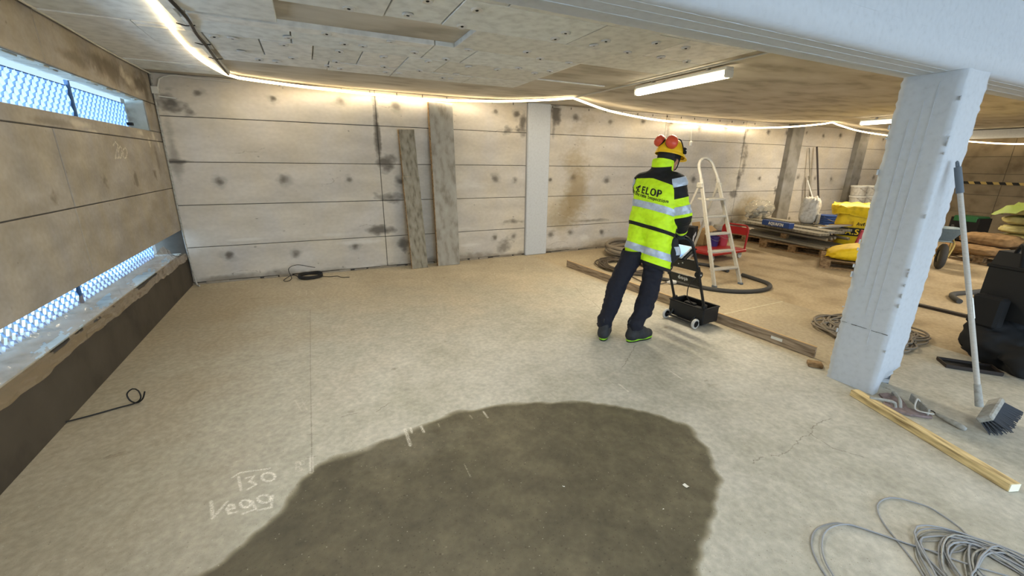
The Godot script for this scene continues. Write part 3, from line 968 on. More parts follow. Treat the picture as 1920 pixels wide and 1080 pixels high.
	# plinth
	b = MB.new()
	var prof := PackedVector2Array([Vector2(-1.53, -0.05), Vector2(-1.505, 0.0), Vector2(-1.51, 0.36), Vector2(-1.535, 0.40), Vector2(-1.86, 0.41), Vector2(-1.9, -0.05)])
	b.prism(prof, ZF - zr, Transform3D(Basis(), Vector3(0, 0, zr)))
	obj("plinth", b, M.dark_concrete, wl)
	b = MB.new()
	b.box(Vector3(-1.71, 0.411, (zr + ZF) / 2), Vector3(0.30, 0.012, ZF - zr), 0.003)
	obj("daylit_plinth_top", b, M.reveal_concrete, wl)  # pale slab stands in for bright daylight on the plinth top

	# far end wall, board-marked, with its beam
	var wr := struct("wall_right")
	b = MB.new()
	b.box(Vector3(XR + 0.11, 1.25, (ZB + ZF) / 2), Vector3(0.2, 2.6, ZF - ZB + 0.6))
	obj("core", b, M.joint_concrete, wr)
	for r in [[0.0, 0.52], [0.52, 0.95], [0.95, 1.45], [1.45, 1.85], [1.85, 2.27]]:
		for c in [[ZB, -4.2], [-4.2, -1.9], [-1.9, 0.5], [0.5, ZF]]:
			panel(wr, M.end_wall_concrete, Vector3(XR - rng.randf_range(0.0, 0.005), r[0] + 0.003, c[0] + 0.003), Vector3(XR + 0.02, r[1] - 0.003, c[1] - 0.003))
	panel(wr, M.grey_paint, Vector3(XR - 0.12, 2.27, ZB), Vector3(XR + 0.02, 2.47, ZF), null, "wall_beam")
	# unseen side behind the camera: a wall whose wide opening is placed for daylight
	var wf := struct("wall_front")
	b = MB.new()
	b.box(Vector3((WL + 0.2) / 2 - 0.2, 1.25, ZF + 0.1), Vector3(0.2 - WL + 0.4, 2.7, 0.2))
	b.box(Vector3((8.2 + XR) / 2 + 0.1, 1.25, ZF + 0.1), Vector3(XR - 8.2 + 0.2, 2.7, 0.2))
	b.box(Vector3(4.2, 2.43, ZF + 0.1), Vector3(8.0, 0.25, 0.2))
	obj("core", b, M.plain_concrete, wf)

	# ceiling: concrete soffit, insulation boards screwed to it
	var ce := struct("ceiling")
	b = MB.new()
	b.box(Vector3((WL + XR) / 2, YC + 0.1, (ZB + ZF) / 2), Vector3(XR - WL + 0.8, 0.2, ZF - ZB + 0.6))
	obj("soffit", b, M.ceiling_concrete, ce)
	var kinds := ["insulation_board_pale", "insulation_board_grey", "insulation_board_cool", "insulation_board_dull"]
	var br := [[-2.10, -2.62, [-1.5, -0.66, 0.4, 1.2, 2.42, 3.44]], [-2.62, -3.145, [-1.5, -0.66, -0.05, 0.557, 0.937, 1.95, 2.73, 3.44]], [-3.145, -3.66, [1.195, 2.40, 3.44]], [-3.145, -3.62, [-1.5, -0.66, -0.07]],
		[-3.66, -3.80, [-0.60, 1.04]], [-3.80, -4.16, [-1.5, -0.66, 0.0, 1.04]], [-3.66, -4.16, [1.04, 1.41, 2.42]], [-4.16, -4.71, [-1.5, -0.99, -0.60, -0.23, 0.155, 0.545, 0.934, 1.30, 2.44]], [-4.71, -5.12, [-1.5, -0.60, 0.30, 0.93, 1.75, 2.44]]]
	for row in br:
		var xr: Array = row[2]
		for k in xr.size() - 1:
			if xr[k] == -1.5:
				continue
			b = MB.new()
			var th := 0.034 + rng.randf_range(-0.003, 0.003)
			b.box(Vector3((xr[k] + xr[k + 1]) / 2, YC - th / 2 + 0.005, (row[0] + row[1]) / 2), Vector3(xr[k + 1] - xr[k] - rng.randf_range(0.005, 0.013), th + 0.01, row[0] - row[1] - 0.007), 0.003)
			obj("ceiling_board", b, M[kinds[rng.randi() % 4]], ce)
	# board strips between the window wall and the cable run
	for row in [[-1.6, -2.6], [-2.6, -3.1], [-3.1, -3.60], [-3.60, -4.10], [-4.10, -4.67], [-4.67, -5.09], [-5.09, -5.60], [-5.60, -6.10]]:
		for c in ([[-1.49, -0.995], [-0.99, -0.70]] if row[0] == -4.10 else [[-1.49, -0.70]]):
			b = MB.new()
			var th := rng.randf_range(0.014, 0.024)
			b.box(Vector3((c[0] + c[1]) / 2, YC - th / 2 + 0.005, (row[0] + row[1]) / 2), Vector3(c[1] - c[0], th + 0.01, row[0] - row[1] - 0.006), 0.003)
			obj("ceiling_strip", b, M[kinds[(rng.randi() % 2) * 2]], ce)
	# plaster line at the edge of the boarded part and loose patches
	b = MB.new()
	b.box(Vector3(2.46, YC - 0.006, -3.95), Vector3(0.045, 0.018, 1.4), 0.004)
	b.box(Vector3(2.95, YC - 0.006, -4.62), Vector3(1.0, 0.014, 0.035), 0.004)
	obj("plaster_line", b, M.insulation_board_pale, ce)
	var wash := MB.new()
	wash.lathe(PackedVector2Array([Vector2(0.0, -0.004), Vector2(0.012, -0.004), Vector2(0.03, -0.009), Vector2(0.036, -0.004), Vector2(0.037, 0.004)]), 16)
	var wm := wash.mesh()
	var hole := MB.new()
	hole.lathe(PackedVector2Array([Vector2(0.0, -0.0075), Vector2(0.009, -0.007), Vector2(0.011, -0.004)]), 8)
	var hm := hole.mesh()
	for k in range(0, WASHERS.size(), 2):
		var o := put("fixing_washer", wm, M.washer_metal, ce)
		o.position = Vector3(WASHERS[k], 2.452, WASHERS[k + 1])
		o.rotation = Vector3(rng.randf_range(-0.12, 0.12), rng.randf() * 3.0, rng.randf_range(-0.12, 0.12))
		put("screw_hole", hm, M.hole_black, o)

	# downstand beam and the pillar under it
	var be := struct("trim_1")
	b = MB.new()
	b.grid(320, 12, func(s, q): return beam_point(s, q), false)
	obj("beam", b, M.grey_paint, be)
	var rib := MB.new()
	for k in [-1.47, -1.39, -1.33]:
		rib.box(Vector3(5.5, 2.0995, k), Vector3(14.0, 0.004, 0.006), 0.001)
	rib.box(Vector3(5.5, 2.235, -1.2445), Vector3(14.0, 0.005, 0.003))
	obj("board_mark", rib, M.grey_paint, be)
	var pi := struct("trim_2")
	b = MB.new()
	b.grid(32, 90, func(s, q): return pillar_point(s, q), true)
	obj("pillar", b, M.grey_paint, pi)
	var chips := MB.new()
	for k in 26:
		var y := rng.randf_range(0.2, 2.0)
		var edge: Vector3 = [Vector3(3.456, 0, -1.246), Vector3(3.456, 0, -1.556)][k % 2]
		chips.box(edge + Vector3(0, y, 0), Vector3(0.010, rng.randf_range(0.01, 0.035), 0.010), 0.003, Basis(Vector3.UP, rng.randf()))
	for k in 3:
		chips.box(Vector3(3.4545, 1.2 + k * 0.05, -1.36 - k * 0.05), Vector3(0.003, 1.7 - k * 0.3, 0.004))
	obj("chipped_edge", chips, M.grey_paint, pi)
	var fj := MB.new()
	var fy := 0.46
	for k in 9:
		fy += rng.randf_range(-0.004, 0.005)
		if k % 4 == 3:
			continue
		fj.box(Vector3(3.4532, fy, -1.275 - k * 0.031), Vector3(0.002, 0.002 if k % 3 else 0.004, 0.034))
	obj("form_joint", fj, M.joint_concrete, pi)

	window_mesh("window_1", -1.69, 1.825, 2.105, -6.08, -0.28, [-4.87, -3.2, -1.6])
	window_mesh("window_2", -1.80, 0.40, 0.80, -6.3, 4.9, [-4.4, -2.4, -0.4, 1.6, 3.6])


func beam_point(s: float, q: float) -> Vector3:      # round the three open sides of the beam
	var x := lerpf(WL - 0.02, XR, s)
	var e := hash3(int(s * 320.0), int(q * 12.0)) * 0.004
	if q < 0.34:
		return Vector3(x, lerpf(2.5, 2.1, q / 0.3333), -1.245 + e) if q < 0.33 else Vector3(x, 2.1 + e, -1.245 + e)
	if q < 0.67:
		return Vector3(x, 2.1 - e * 0.5, lerpf(-1.245, -1.557, (q - 0.3333) * 3.0))
	return Vector3(x, lerpf(2.1, 2.5, (q - 0.6667) * 3.0), -1.557 - e)


func pillar_point(s: float, q: float) -> Vector3:
	var k := s * 4.0
	var f := fmod(k, 1.0)
	var a: Array[Vector2] = [Vector2(3.455, -1.245), Vector2(3.455, -1.557), Vector2(3.758, -1.557), Vector2(3.758, -1.245)]
	var p: Vector2 = a[int(k) % 4].lerp(a[(int(k) + 1) % 4], f)
	var y := q * 2.11
	var j := hash3(int(s * 32.0), int(q * 90.0))
	var corner := absf(f - 0.0) < 0.01 or f > 0.99
	var c := Vector2(3.606, -1.4)
	p += (c - p).normalized() * ((0.003 + j * 0.010) if corner else j * 0.002)
	if y < 0.16 and p.x > 3.52 and p.y > -1.27:      # broken toe at the near right-hand foot
		p.y -= (0.16 - y) * (0.35 + j * 0.3) * clampf((p.x - 3.52) * 9.0, 0.0, 1.0)
	return Vector3(p.x, y, p.y)


func hash3(a: int, b: int) -> float:
	var h := (a * 374761393 + b * 668265263) & 0x7fffffff
	h = (h ^ (h >> 13)) * 1274126177 & 0x7fffffff
	return float((h ^ (h >> 16)) & 0xffff) / 65535.0


func window_mesh(called: String, x: float, y0: float, y1: float, z0: float, z1: float, posts: Array) -> void:      # expanded metal sheets between posts
	var w := struct(called)
	var edges := [z0]
	edges.append_array(posts)
	edges.append(z1)
	for e in edges.size() - 1:
		var b := MB.new()
		var a: float = edges[e] + 0.012
		var z := a
		var c := 0
		while z < edges[e + 1] - 0.02:
			var y := y0
			var r := 0
			while y < y1 - 0.01:
				var yn := minf(y + 0.042, y1)
				var up := (r + c) % 2 == 0
				# each strand leans out, then back to its neighbour
				var za := z + (0.0 if up else 0.021)
				var zb := z + (0.021 if up else 0.0)
				var p := Vector3(x, y, za)
				var q := Vector3(x, yn, zb)
				var t := Vector3(0.016, 0.005, 0.016)
				b.quad(p - t, p + t, q + t, q - t, Vector3(1, 0, -1))
				y = yn
				r += 1
			z += 0.042
			c += 1
		obj("expanded_metal_sheet", b, M.mesh_steel, w)
	for p in posts:
		var b := MB.new()
		b.box(Vector3(x + 0.01, (y0 + y1) / 2 + 0.02, p), Vector3(0.03, y1 - y0 + 0.06, 0.022), 0.003)
		obj("mesh_post", b, M.mesh_steel, w)
	var b := MB.new()
	b.box(Vector3(x, y1 + 0.004, (z0 + z1) / 2), Vector3(0.02, 0.008, z1 - z0), 0.002)
	obj("mesh_rail", b, M.mesh_steel, w)


# ---------------------------------------------------------------- lamps
func make_lights() -> void:
	var pts := V([Vector3(-0.72, 2.462, -0.6), Vector3(-0.72, 2.455, -2.2), Vector3(-0.74, 2.46, -3.52), Vector3(-0.763, 2.455, -3.94), Vector3(-0.79, 2.45, -4.57), Vector3(-0.787, 2.455, -5.25), Vector3(-0.70, 2.455, -5.89), Vector3(-0.60, 2.45, -6.05),
		Vector3(0.0, 2.445, -6.27), Vector3(0.52, 2.44, -6.36), Vector3(1.1, 2.425, -6.375), Vector3(1.66, 2.42, -6.375), Vector3(2.3, 2.435, -6.3), Vector3(2.83, 2.45, -6.17), Vector3(3.38, 2.458, -5.70), Vector3(3.55, 2.462, -5.466), Vector3(3.72, 2.445, -5.53),
		Vector3(4.3, 2.405, -5.8), Vector3(4.79, 2.38, -5.97), Vector3(5.8, 2.355, -6.24), Vector3(6.93, 2.345, -6.37), Vector3(7.8, 2.338, -6.38), Vector3(8.55, 2.34, -6.37), Vector3(9.46, 2.38, -6.056), Vector3(10.0, 2.44, -5.66), Vector3(10.1, 2.465, -5.57), Vector3(10.4, 2.44, -5.62),
		Vector3(11.8, 2.39, -5.9), Vector3(13.3, 2.37, -6.1), Vector3(14.5, 2.33, -6.0), Vector3(14.78, 2.25, -5.2), Vector3(14.8, 2.2, -4.87), Vector3(14.8, 2.12, -4.0), Vector3(14.8, 2.12, -2.0)])
	var path := smooth_path(pts, 0.12)
	var b := MB.new()
	b.tube(path, 0.015, 8)
	var o := obj("light_strip", b, M.strip_glow)
	tag(o, "glowing warm white light strip hung along the top of the walls", "light strip")
	# light of the strip: slim panels just under its glowing tube
	var k := 0
	while k < pts.size() - 1:
		var a := pts[k]
		var e := pts[mini(k + 2, pts.size() - 1)]
		k += 2
		if a.distance_to(e) < 0.1 or a.x > 14.6:
			continue
		var l := AreaLight3D.new()
		l.name = numbered("strip_light", self)
		add_child(l, true)
		var mid := (a + e) * 0.5
		var d := (e - a).normalized()
		var dn := (Vector3.DOWN - d * Vector3.DOWN.dot(d)).normalized()
		l.transform = Transform3D(Basis(d, d.cross(-dn) * -1.0, -dn).orthonormalized(), mid + Vector3(0, -0.019, 0))
		l.area_size = Vector2(a.distance_to(e), 0.02)
		l.light_color = Color(1.0, 0.92, 0.78)
		l.light_energy = 0.23 * a.distance_to(e)
		l.area_range = 30.0
		l.area_attenuation = 2.0
		l.area_normalize_energy = true
		l.shadow_enabled = true
	tube_lamp(Vector3(3.74, 2.405, -3.70), 1.28, "long glowing tube light on the ceiling near the grey beam", 5.0)
	tube_lamp(Vector3(0.45, 2.405, -2.02), 0.84, "unseen short tube light by the beam, placed to light the near floor", 1.9, Color(0.98, 0.97, 0.93))  # out of view above, placed to light the near floor
	tube_lamp(Vector3(1.2, 2.405, 1.2), 1.28, "unseen tube light on the ceiling behind the camera, placed to light floor and beam", 4.2, Color(0.92, 0.96, 1.0))  # unseen lamp behind the camera, lights floor, back wall and beam
	tube_lamp(Vector3(7.2, 2.405, -0.40), 1.28, "unseen tube light right of the pillar, placed to light the far floor", 5.2)  # lamp out of view, placed to light the floor beyond the pillar
	tube_lamp(Vector3(11.0, 2.405, -0.40), 1.28, "unseen tube light near the dark end wall, placed to light the far bay", 7.5)  # unseen lamp, placed to light the far bay and end wall
	tube_lamp(Vector3(10.0, 2.405, -4.35), 1.28, "small far tube light showing just left of the pillar top", 7.0)


func tube_lamp(at: Vector3, length: float, label: String, power := 4.2, tint := Color(1.0, 0.94, 0.83)) -> void:
	var t := thing("tube_light", label, "light", at)
	var b := MB.new()
	b.grid(16, 2, func(s, q):
		var an: float = s * TAU
		return Vector3(cos(an) * 0.055, sin(an) * 0.032 - 0.012, lerpf(-length / 2 + 0.02, length / 2 - 0.02, q)), true)
	obj("diffuser", b, M.tube_glow, t)
	b = MB.new()
	b.box(Vector3(0, 0.038, 0), Vector3(0.10, 0.034, length), 0.008)
	obj("housing", b, M.white_plastic, t)
	for s in [-1.0, 1.0]:
		b = MB.new()
		b.box(Vector3(0, -0.006, s * (length / 2 - 0.012)), Vector3(0.118, 0.072, 0.024), 0.01)
		obj("end_cap", b, M.white_plastic, t)
		b = MB.new()
		b.box(Vector3(0, 0.065, s * length * 0.3), Vector3(0.05, 0.03, 0.03), 0.004)
		obj("bracket", b, M.washer_metal, t)
	var l := AreaLight3D.new()
	l.name = numbered("tube_lamp_light", self)
	add_child(l, true)
	l.transform = Transform3D(Basis(Vector3(0, 0, 1), Vector3(1, 0, 0), Vector3(0, 1, 0)), at + Vector3(0, -0.047, 0))
	l.area_size = Vector2(length - 0.06, 0.09)
	l.light_color = tint
	l.light_energy = power
	l.area_range = 30.0
	l.area_attenuation = 2.0
	l.area_normalize_energy = true
	l.shadow_enabled = true


# ---------------------------------------------------------------- wiring, film and planks on the walls
func make_wall_things() -> void:
	# wire strung with ties along the ceiling edge
	var t := thing("suspension_wire", "thin wire with dark ties strung just above the light strip", "wire")
	var b := MB.new()
	b.tube(smooth_path(V([Vector3(-0.4, 2.468, -6.32), Vector3(1.0, 2.462, -6.38), Vector3(2.6, 2.45, -6.39), Vector3(4.5, 2.45, -6.39), Vector3(7.0, 2.42, -6.39), Vector3(9.4, 2.44, -6.39)]), 0.3), 0.003, 5)
	obj("wire", b, M.pale_cable, t)
	for k in 26:
		b = MB.new()
		var x := -0.2 + k * 0.36
		b.box(Vector3(x, 2.462 - 0.0035 * k * 0.3, -6.385), Vector3(0.008, 0.035, 0.012), 0.002)
		obj("cable_tie", b, M.black_cable, t)
	# cable batten beside the ceiling run of the strip
	t = thing("ceiling_batten", "flat pale batten with a dark drooping cable on the ceiling beside the light strip", "cable batten")
	b = MB.new()
	b.box(Vector3(-0.675, 2.474, -3.6), Vector3(0.05, 0.03, 4.6), 0.004)
	obj("batten", b, M.insulation_board_dull, t)
	b = MB.new()
	b.tube(smooth_path(V([Vector3(-0.628, 2.455, -1.3), Vector3(-0.60, 2.44, -2.4), Vector3(-0.625, 2.455, -3.3), Vector3(-0.60, 2.435, -3.7), Vector3(-0.64, 2.455, -4.2), Vector3(-0.635, 2.44, -4.6), Vector3(-0.66, 2.455, -5.1), Vector3(-0.672, 2.455, -5.95)]), 0.1), 0.012, 7)
	obj("cable", b, M.black_cable, t)
	for z in [-2.4, -3.25, -3.95, -4.5, -5.05]:
		b = MB.new()
		b.tube(smooth_path(V([Vector3(-0.60, 2.452, z), Vector3(-0.66, 2.45, z - 0.03), Vector3(-0.71, 2.458, z - 0.02)]), 0.03), 0.004, 5)
		obj("cable_tie", b, M.black_cable, t)
	# corner wiring
	t = thing("junction_box", "small pale junction box in the corner beside the ribbon window", "junction box", Vector3(-1.46, 2.30, -6.385))
	b = MB.new()
	b.box(Vector3.ZERO, Vector3(0.075, 0.09, 0.045), 0.01)
	obj("box_body", b, M.plaster_bucket, t)
	b = MB.new()
	b.box(Vector3(0.0, 0.0, 0.025), Vector3(0.06, 0.075, 0.008), 0.003)
	obj("lid", b, M.pale_cable, t)
	b = MB.new()
	b.tube(V([Vector3(0.02, -0.06, 0), Vector3(0.18, -0.075, 0.005)]), 0.007, 6)
	obj("conduit_stub", b, M.white_plastic, t)
	b = MB.new()
	b.tube(smooth_path(V([Vector3(-1.47, 2.48, -6.38), Vector3(-1.475, 2.2, -6.37), Vector3(-1.48, 1.5, -6.37), Vector3(-1.485, 0.7, -6.365), Vector3(-1.47, 0.25, -6.35), Vector3(-1.44, 0.02, -6.30), Vector3(-1.41, 0.012, -6.27)]), 0.06), 0.010, 7)
	tag(obj("corner_cable", b, M.mortar_grey), "grey cable running down the room corner beside the window wall", "cable")
	b = MB.new()
	b.tube(smooth_path(V([Vector3(-1.43, 2.33, -6.375), Vector3(-1.40, 2.42, -6.37), Vector3(-1.28, 2.468, -6.37), Vector3(-1.1, 2.462, -6.385), Vector3(-0.72, 2.45, -6.385)]), 0.05), 0.009, 7)
	tag(obj("wall_cable", b, M.pale_cable), "pale cable looping from the corner box along the top of the back wall", "cable")
	b = MB.new()
	b.tube(smooth_path(V([Vector3(-1.48, 2.47, -0.8), Vector3(-1.48, 2.465, -2.5), Vector3(-1.47, 2.47, -4.0), Vector3(-1.48, 2.462, -5.2), Vector3(-1.465, 2.465, -6.34)]), 0.1), 0.008, 6)
	tag(obj("edge_cable", b, M.pale_cable), "pale cable fixed along the ceiling edge above the ribbon window", "cable")
	b = MB.new()
	b.tube(smooth_path(V([Vector3(3.57, 2.472, -5.5), Vector3(3.60, 2.47, -5.0), Vector3(3.60, 2.47, -4.4), Vector3(3.61, 2.47, -2.0)]), 0.2), 0.010, 8)
	tag(obj("ceiling_conduit", b, M.pale_cable), "pale conduit pipe on the ceiling running past the near tube light", "conduit")
	# hanging cord with a plug, behind the worker's helmet
	t = thing("hanging_socket", "white cord with a socket hanging from the light strip beside the helmet", "socket", Vector3(6.95, 1.97, -6.36))
	b = MB.new()
	b.tube(smooth_path(V([Vector3(-0.02, 0.37, -0.01), Vector3(-0.012, 0.2, 0), Vector3(0, 0.05, 0)]), 0.05), 0.007, 6)
	obj("cord", b, M.white_plastic, t)
	b = MB.new()
	b.lathe(PackedVector2Array([Vector2(0, -0.04), Vector2(0.025, -0.035), Vector2(0.03, 0.03), Vector2(0.012, 0.06), Vector2(0, 0.065)]), 12)
	obj("socket_body", b, M.white_plastic, t)
	# window clip
	b = MB.new()
	b.box(Vector3(-1.645, 1.905, -5.99), Vector3(0.05, 0.03, 0.04), 0.004)
	tag(obj("window_catch", b, M.black_plastic), "small black catch at the right end of the ribbon window", "catch")
	# plastic film
	b = MB.new()
	var fn := flat_noise(71, 0.9, 4)
	b.grid(240, 30, func(s, q):
		var z: float = lerpf(-6.36, -0.6, s)
		var w1 := fn.get_noise_3d(z * 2.2, q * 1.6, 0.0)
		var w2 := fn.get_noise_3d(z * 7.0, q * 3.5, 9.0)
		var top: float = 0.60 + fn.get_noise_2d(z * 1.1, 40.0) * 0.05 - clampf((z + 5.9) * -0.6, 0.0, 0.2)
		var p: Vector2
		if q < 0.3:
			p = Vector2(-1.497 - q * 0.05, 0.362 + fn.get_noise_2d(z * 2.0, 3.0) * 0.035 + q * 0.22)
		else:
			p = Vector2(lerpf(-1.512, -1.60, (q - 0.3) / 0.7), lerpf(0.43, top, (q - 0.3) / 0.7))
		return Vector3(p.x + (w1 * 0.022 + w2 * 0.008) * (1.0 if q > 0.3 else 0.35) + 0.012, p.y + w2 * 0.006 + w1 * 0.012, z), false,
		func(s, q): return q > 0.26 and q < 0.62 and fn.get_noise_2d(s * 9.0 + 3.0, q * 1.2) + fn.get_noise_2d(s * 60.0, q * 9.0) * 0.35 > 0.16)
	tag(obj("plastic_film", b, M.plastic_film), "crumpled clear plastic film draped over the plinth under the window wall", "plastic sheet")
	# planks against the back wall
	leaning_plank(1.85, 0.36, 2.395, 0.05, -6.20, -6.37, 0.0, M.grey_board, "broad grey concrete-stained plank leaning on the back wall, taller than the narrow two")
	leaning_plank(1.40, 0.23, 2.01, 0.028, -6.24, -6.385, 0.03, M.weathered_wood, "narrow weathered board on the back wall, the taller one behind the short board")
	leaning_plank(1.385, 0.245, 1.36, 0.028, -6.165, -6.335, 0.02, M.weathered_wood, "short weathered board leaning in front of the taller narrow board")
	# hazard tape on the end wall
	t = thing("hazard_tape", "black and pale striped tape strung across the dark end wall", "tape", Vector3(14.96, 1.235, -4.0))
	b = MB.new()
	b.box(Vector3(0, 0, 0), Vector3(0.004, 0.06, 4.4))
	obj("tape_band", b, M.tape_yellow, t)
	for k in 20:
		b = MB.new()
		b.prism(PackedVector2Array([Vector2(0.0, -0.03), Vector2(0.11, -0.03), Vector2(0.07, 0.03), Vector2(-0.04, 0.03)]), 0.003, Transform3D(Basis(Vector3(0, 0, 1), Vector3(0, 1, 0), Vector3(-1, 0, 0)), Vector3(-0.002, 0, -2.15 + k * 0.215)))
		obj("stripe", b, M.print_black, t)


func leaning_plank(x: float, w: float, h: float, th: float, zf: float, zt: float, tilt: float, m: Material, label: String) -> void:
	var t := thing("leaning_plank", label, "plank", Vector3(x, 0, zf))
	var lean := atan2(zt - zf, h)
	t.rotation = Vector3(lean, 0, tilt)
	var b := MB.new()
	b.box(Vector3(0, h / 2, 0), Vector3(w, h, th), 0.004)
	obj("board", b, m, t)
	b = MB.new()
	b.box(Vector3(-w / 2 + 0.002, h / 2, 0.0), Vector3(0.012, h * 0.996, th + 0.004), 0.003)
	obj("split_edge", b, M.pallet_wood, t)


# ---------------------------------------------------------------- the worker: a smooth field round bones, meshed as surface nets
class Field:
	var o: Vector3
	var h: float
	var nx: int
	var ny: int
	var nz: int
	var d := PackedFloat32Array()

	func _init(lo: Vector3, hi: Vector3, cell: float) -> void:
		o = lo
		h = cell
		nx = int((hi.x - lo.x) / h) + 2
		ny = int((hi.y - lo.y) / h) + 2
		nz = int((hi.z - lo.z) / h) + 2
		d.resize(nx * ny * nz)
		d.fill(9.0)

	func bone(a: Vector3, b: Vector3, ra: float, rb: float, k := 0.03, sq := Vector3.ONE, sub := false) -> void:   # a tapered capsule; sq stretches its cross-section along the axes
		var m := maxf(ra, rb) * maxf(sq.x, maxf(sq.y, sq.z)) + k + 3.0 * h
		var lo := Vector3(minf(a.x, b.x) - m, minf(a.y, b.y) - m, minf(a.z, b.z) - m)
		var hi := Vector3(maxf(a.x, b.x) + m, maxf(a.y, b.y) + m, maxf(a.z, b.z) + m)
		var A := a / sq
		var D := b / sq - A
		var dd := maxf(D.length_squared(), 1e-9)
		var mn := minf(sq.x, minf(sq.y, sq.z))
		mn = lerpf(mn, 1.0, 0.5)
		for x in range(maxi(0, int((lo.x - o.x) / h)), mini(nx, int((hi.x - o.x) / h) + 2)):
			for y in range(maxi(0, int((lo.y - o.y) / h)), mini(ny, int((hi.y - o.y) / h) + 2)):
				var i := (x * ny + y) * nz
				for z in range(maxi(0, int((lo.z - o.z) / h)), mini(nz, int((hi.z - o.z) / h) + 2)):
					var p := (o + Vector3(x, y, z) * h) / sq - A
					var t := clampf(p.dot(D) / dd, 0.0, 1.0)
					var e := ((p - D * t).length() - lerpf(ra, rb, t)) * mn
					var c := d[i + z]
					if sub:
						e = -e
						var q := maxf(k - absf(e - c), 0.0) / k
						d[i + z] = maxf(e, c) + q * q * k * 0.25
					else:
						var q := maxf(k - absf(e - c), 0.0) / k
						d[i + z] = minf(e, c) - q * q * k * 0.25

	func wrinkle(f: FastNoiseLite, amp: float, st: Vector3) -> void:
		var i := 0
		for x in nx:
			for y in ny:
				for z in nz:
					if absf(d[i]) < 5.0 * h:
						var p := (o + Vector3(x, y, z) * h) * st
						d[i] += f.get_noise_3d(p.x, p.y, p.z) * amp
					i += 1

	func at(p: Vector3) -> float:
		var q := (p - o) / h
		var x := clampi(int(q.x), 0, nx - 2)
		var y := clampi(int(q.y), 0, ny - 2)
		var z := clampi(int(q.z), 0, nz - 2)
		var f := q - Vector3(x, y, z)
		var i := (x * ny + y) * nz + z
		var s := ny * nz
		var a := lerpf(lerpf(d[i], d[i + 1], f.z), lerpf(d[i + nz], d[i + nz + 1], f.z), f.y)
		var b := lerpf(lerpf(d[i + s], d[i + s + 1], f.z), lerpf(d[i + s + nz], d[i + s + nz + 1], f.z), f.y)
		return lerpf(a, b, f.x)

	func surface() -> Array:       # [corners, normals] of loose triangles, front faces clockwise
		var s := ny * nz
		var off: Array[int] = [0, 1, nz, nz + 1, s, s + 1, s + nz, s + nz + 1]
		var id := {}
		var P := PackedVector3Array()
		var E: Array[int] = [0, 1, 2, 3, 4, 5, 6, 7, 0, 2, 1, 3, 4, 6, 5, 7, 0, 4, 1, 5, 2, 6, 3, 7]
		for x in nx - 1:
			for y in ny - 1:
				var r := (x * ny + y) * nz
				for z in nz - 1:
					var i := r + z
					var d0 := d[i]
					if d0 > 2.5 * h or d0 < -2.5 * h:
						continue
					var neg := 0
					for k in 8:
						if d[i + off[k]] < 0.0:
							neg += 1
					if neg == 0 or neg == 8:
						continue
					var c := Vector3.ZERO
					var m := 0
					for k in range(0, 24, 2):
						var a := d[i + off[E[k]]]
						var b := d[i + off[E[k + 1]]]
						if (a < 0.0) != (b < 0.0):
							var t := a / (a - b)
							var p := E[k]
							var q := E[k + 1]
							c += Vector3(p >> 2, (p >> 1) & 1, p & 1).lerp(Vector3(q >> 2, (q >> 1) & 1, q & 1), t)
							m += 1
					id[i] = P.size()
					P.append(o + (Vector3(x, y, z) + c / m) * h)
		var N := PackedVector3Array()
		for p in P:
			var e := h * 0.9
			N.append(Vector3(at(p + Vector3(e, 0, 0)) - at(p - Vector3(e, 0, 0)), at(p + Vector3(0, e, 0)) - at(p - Vector3(0, e, 0)), at(p + Vector3(0, 0, e)) - at(p - Vector3(0, 0, e))).normalized())
		var T := PackedVector3Array()
		var K := PackedVector3Array()
		for i in id:
			for ax in 3:
				var st: int = [s, nz, 1][ax]
				var u: int = [nz, 1, s][ax]
				var w: int = [1, s, nz][ax]
				if i + st >= d.size():
					continue
				var a := d[i]
				var b := d[i + st]
				if (a < 0.0) == (b < 0.0):
					continue
				if not (id.has(i - u) and id.has(i - w) and id.has(i - u - w)):
					continue
				var q: Array[int] = [id[i], id[i - u], id[i - u - w], id[i - w]]
				if a < 0.0:
					q.reverse()
				for z in [0, 1, 2, 0, 2, 3]:
					T.append(P[q[z]])
					K.append(N[q[z]])
		# make every triangle clockwise seen from outside
		for k in range(0, T.size(), 3):
			if (T[k + 1] - T[k]).cross(T[k + 2] - T[k]).dot(K[k] + K[k + 1] + K[k + 2]) > 0.0:
				var v := T[k + 1]
				T[k + 1] = T[k + 2]
				T[k + 2] = v
				v = K[k + 1]
				K[k + 1] = K[k + 2]
				K[k + 2] = v
		return [T, K]


func split(soup: Array, f: Callable) -> Array:       # cuts triangles along f = 0: [where f < 0, where f > 0]
	var T: PackedVector3Array = soup[0]
	var K: PackedVector3Array = soup[1]
	var out := [[PackedVector3Array(), PackedVector3Array()], [PackedVector3Array(), PackedVector3Array()]]
	for k in range(0, T.size(), 3):
		var g: Array[float] = [f.call(T[k]), f.call(T[k + 1]), f.call(T[k + 2])]
		for side in 2:
			var sg := -1.0 if side == 0 else 1.0
			var p: Array[Vector3] = []
			var n: Array[Vector3] = []
			for j in 3:
				var j2 := (j + 1) % 3
				if g[j] * sg >= 0.0:
					p.append(T[k + j])
					n.append(K[k + j])
				if (g[j] * sg >= 0.0) != (g[j2] * sg >= 0.0):
					var t: float = g[j] / (g[j] - g[j2])
					p.append(T[k + j].lerp(T[k + j2], t))
					n.append(K[k + j].lerp(K[k + j2], t).normalized())
			for j in range(1, p.size() - 1):
				for z in [0, j, j + 1]:
					out[side][0].append(p[z])
					out[side][1].append(n[z])
	return out


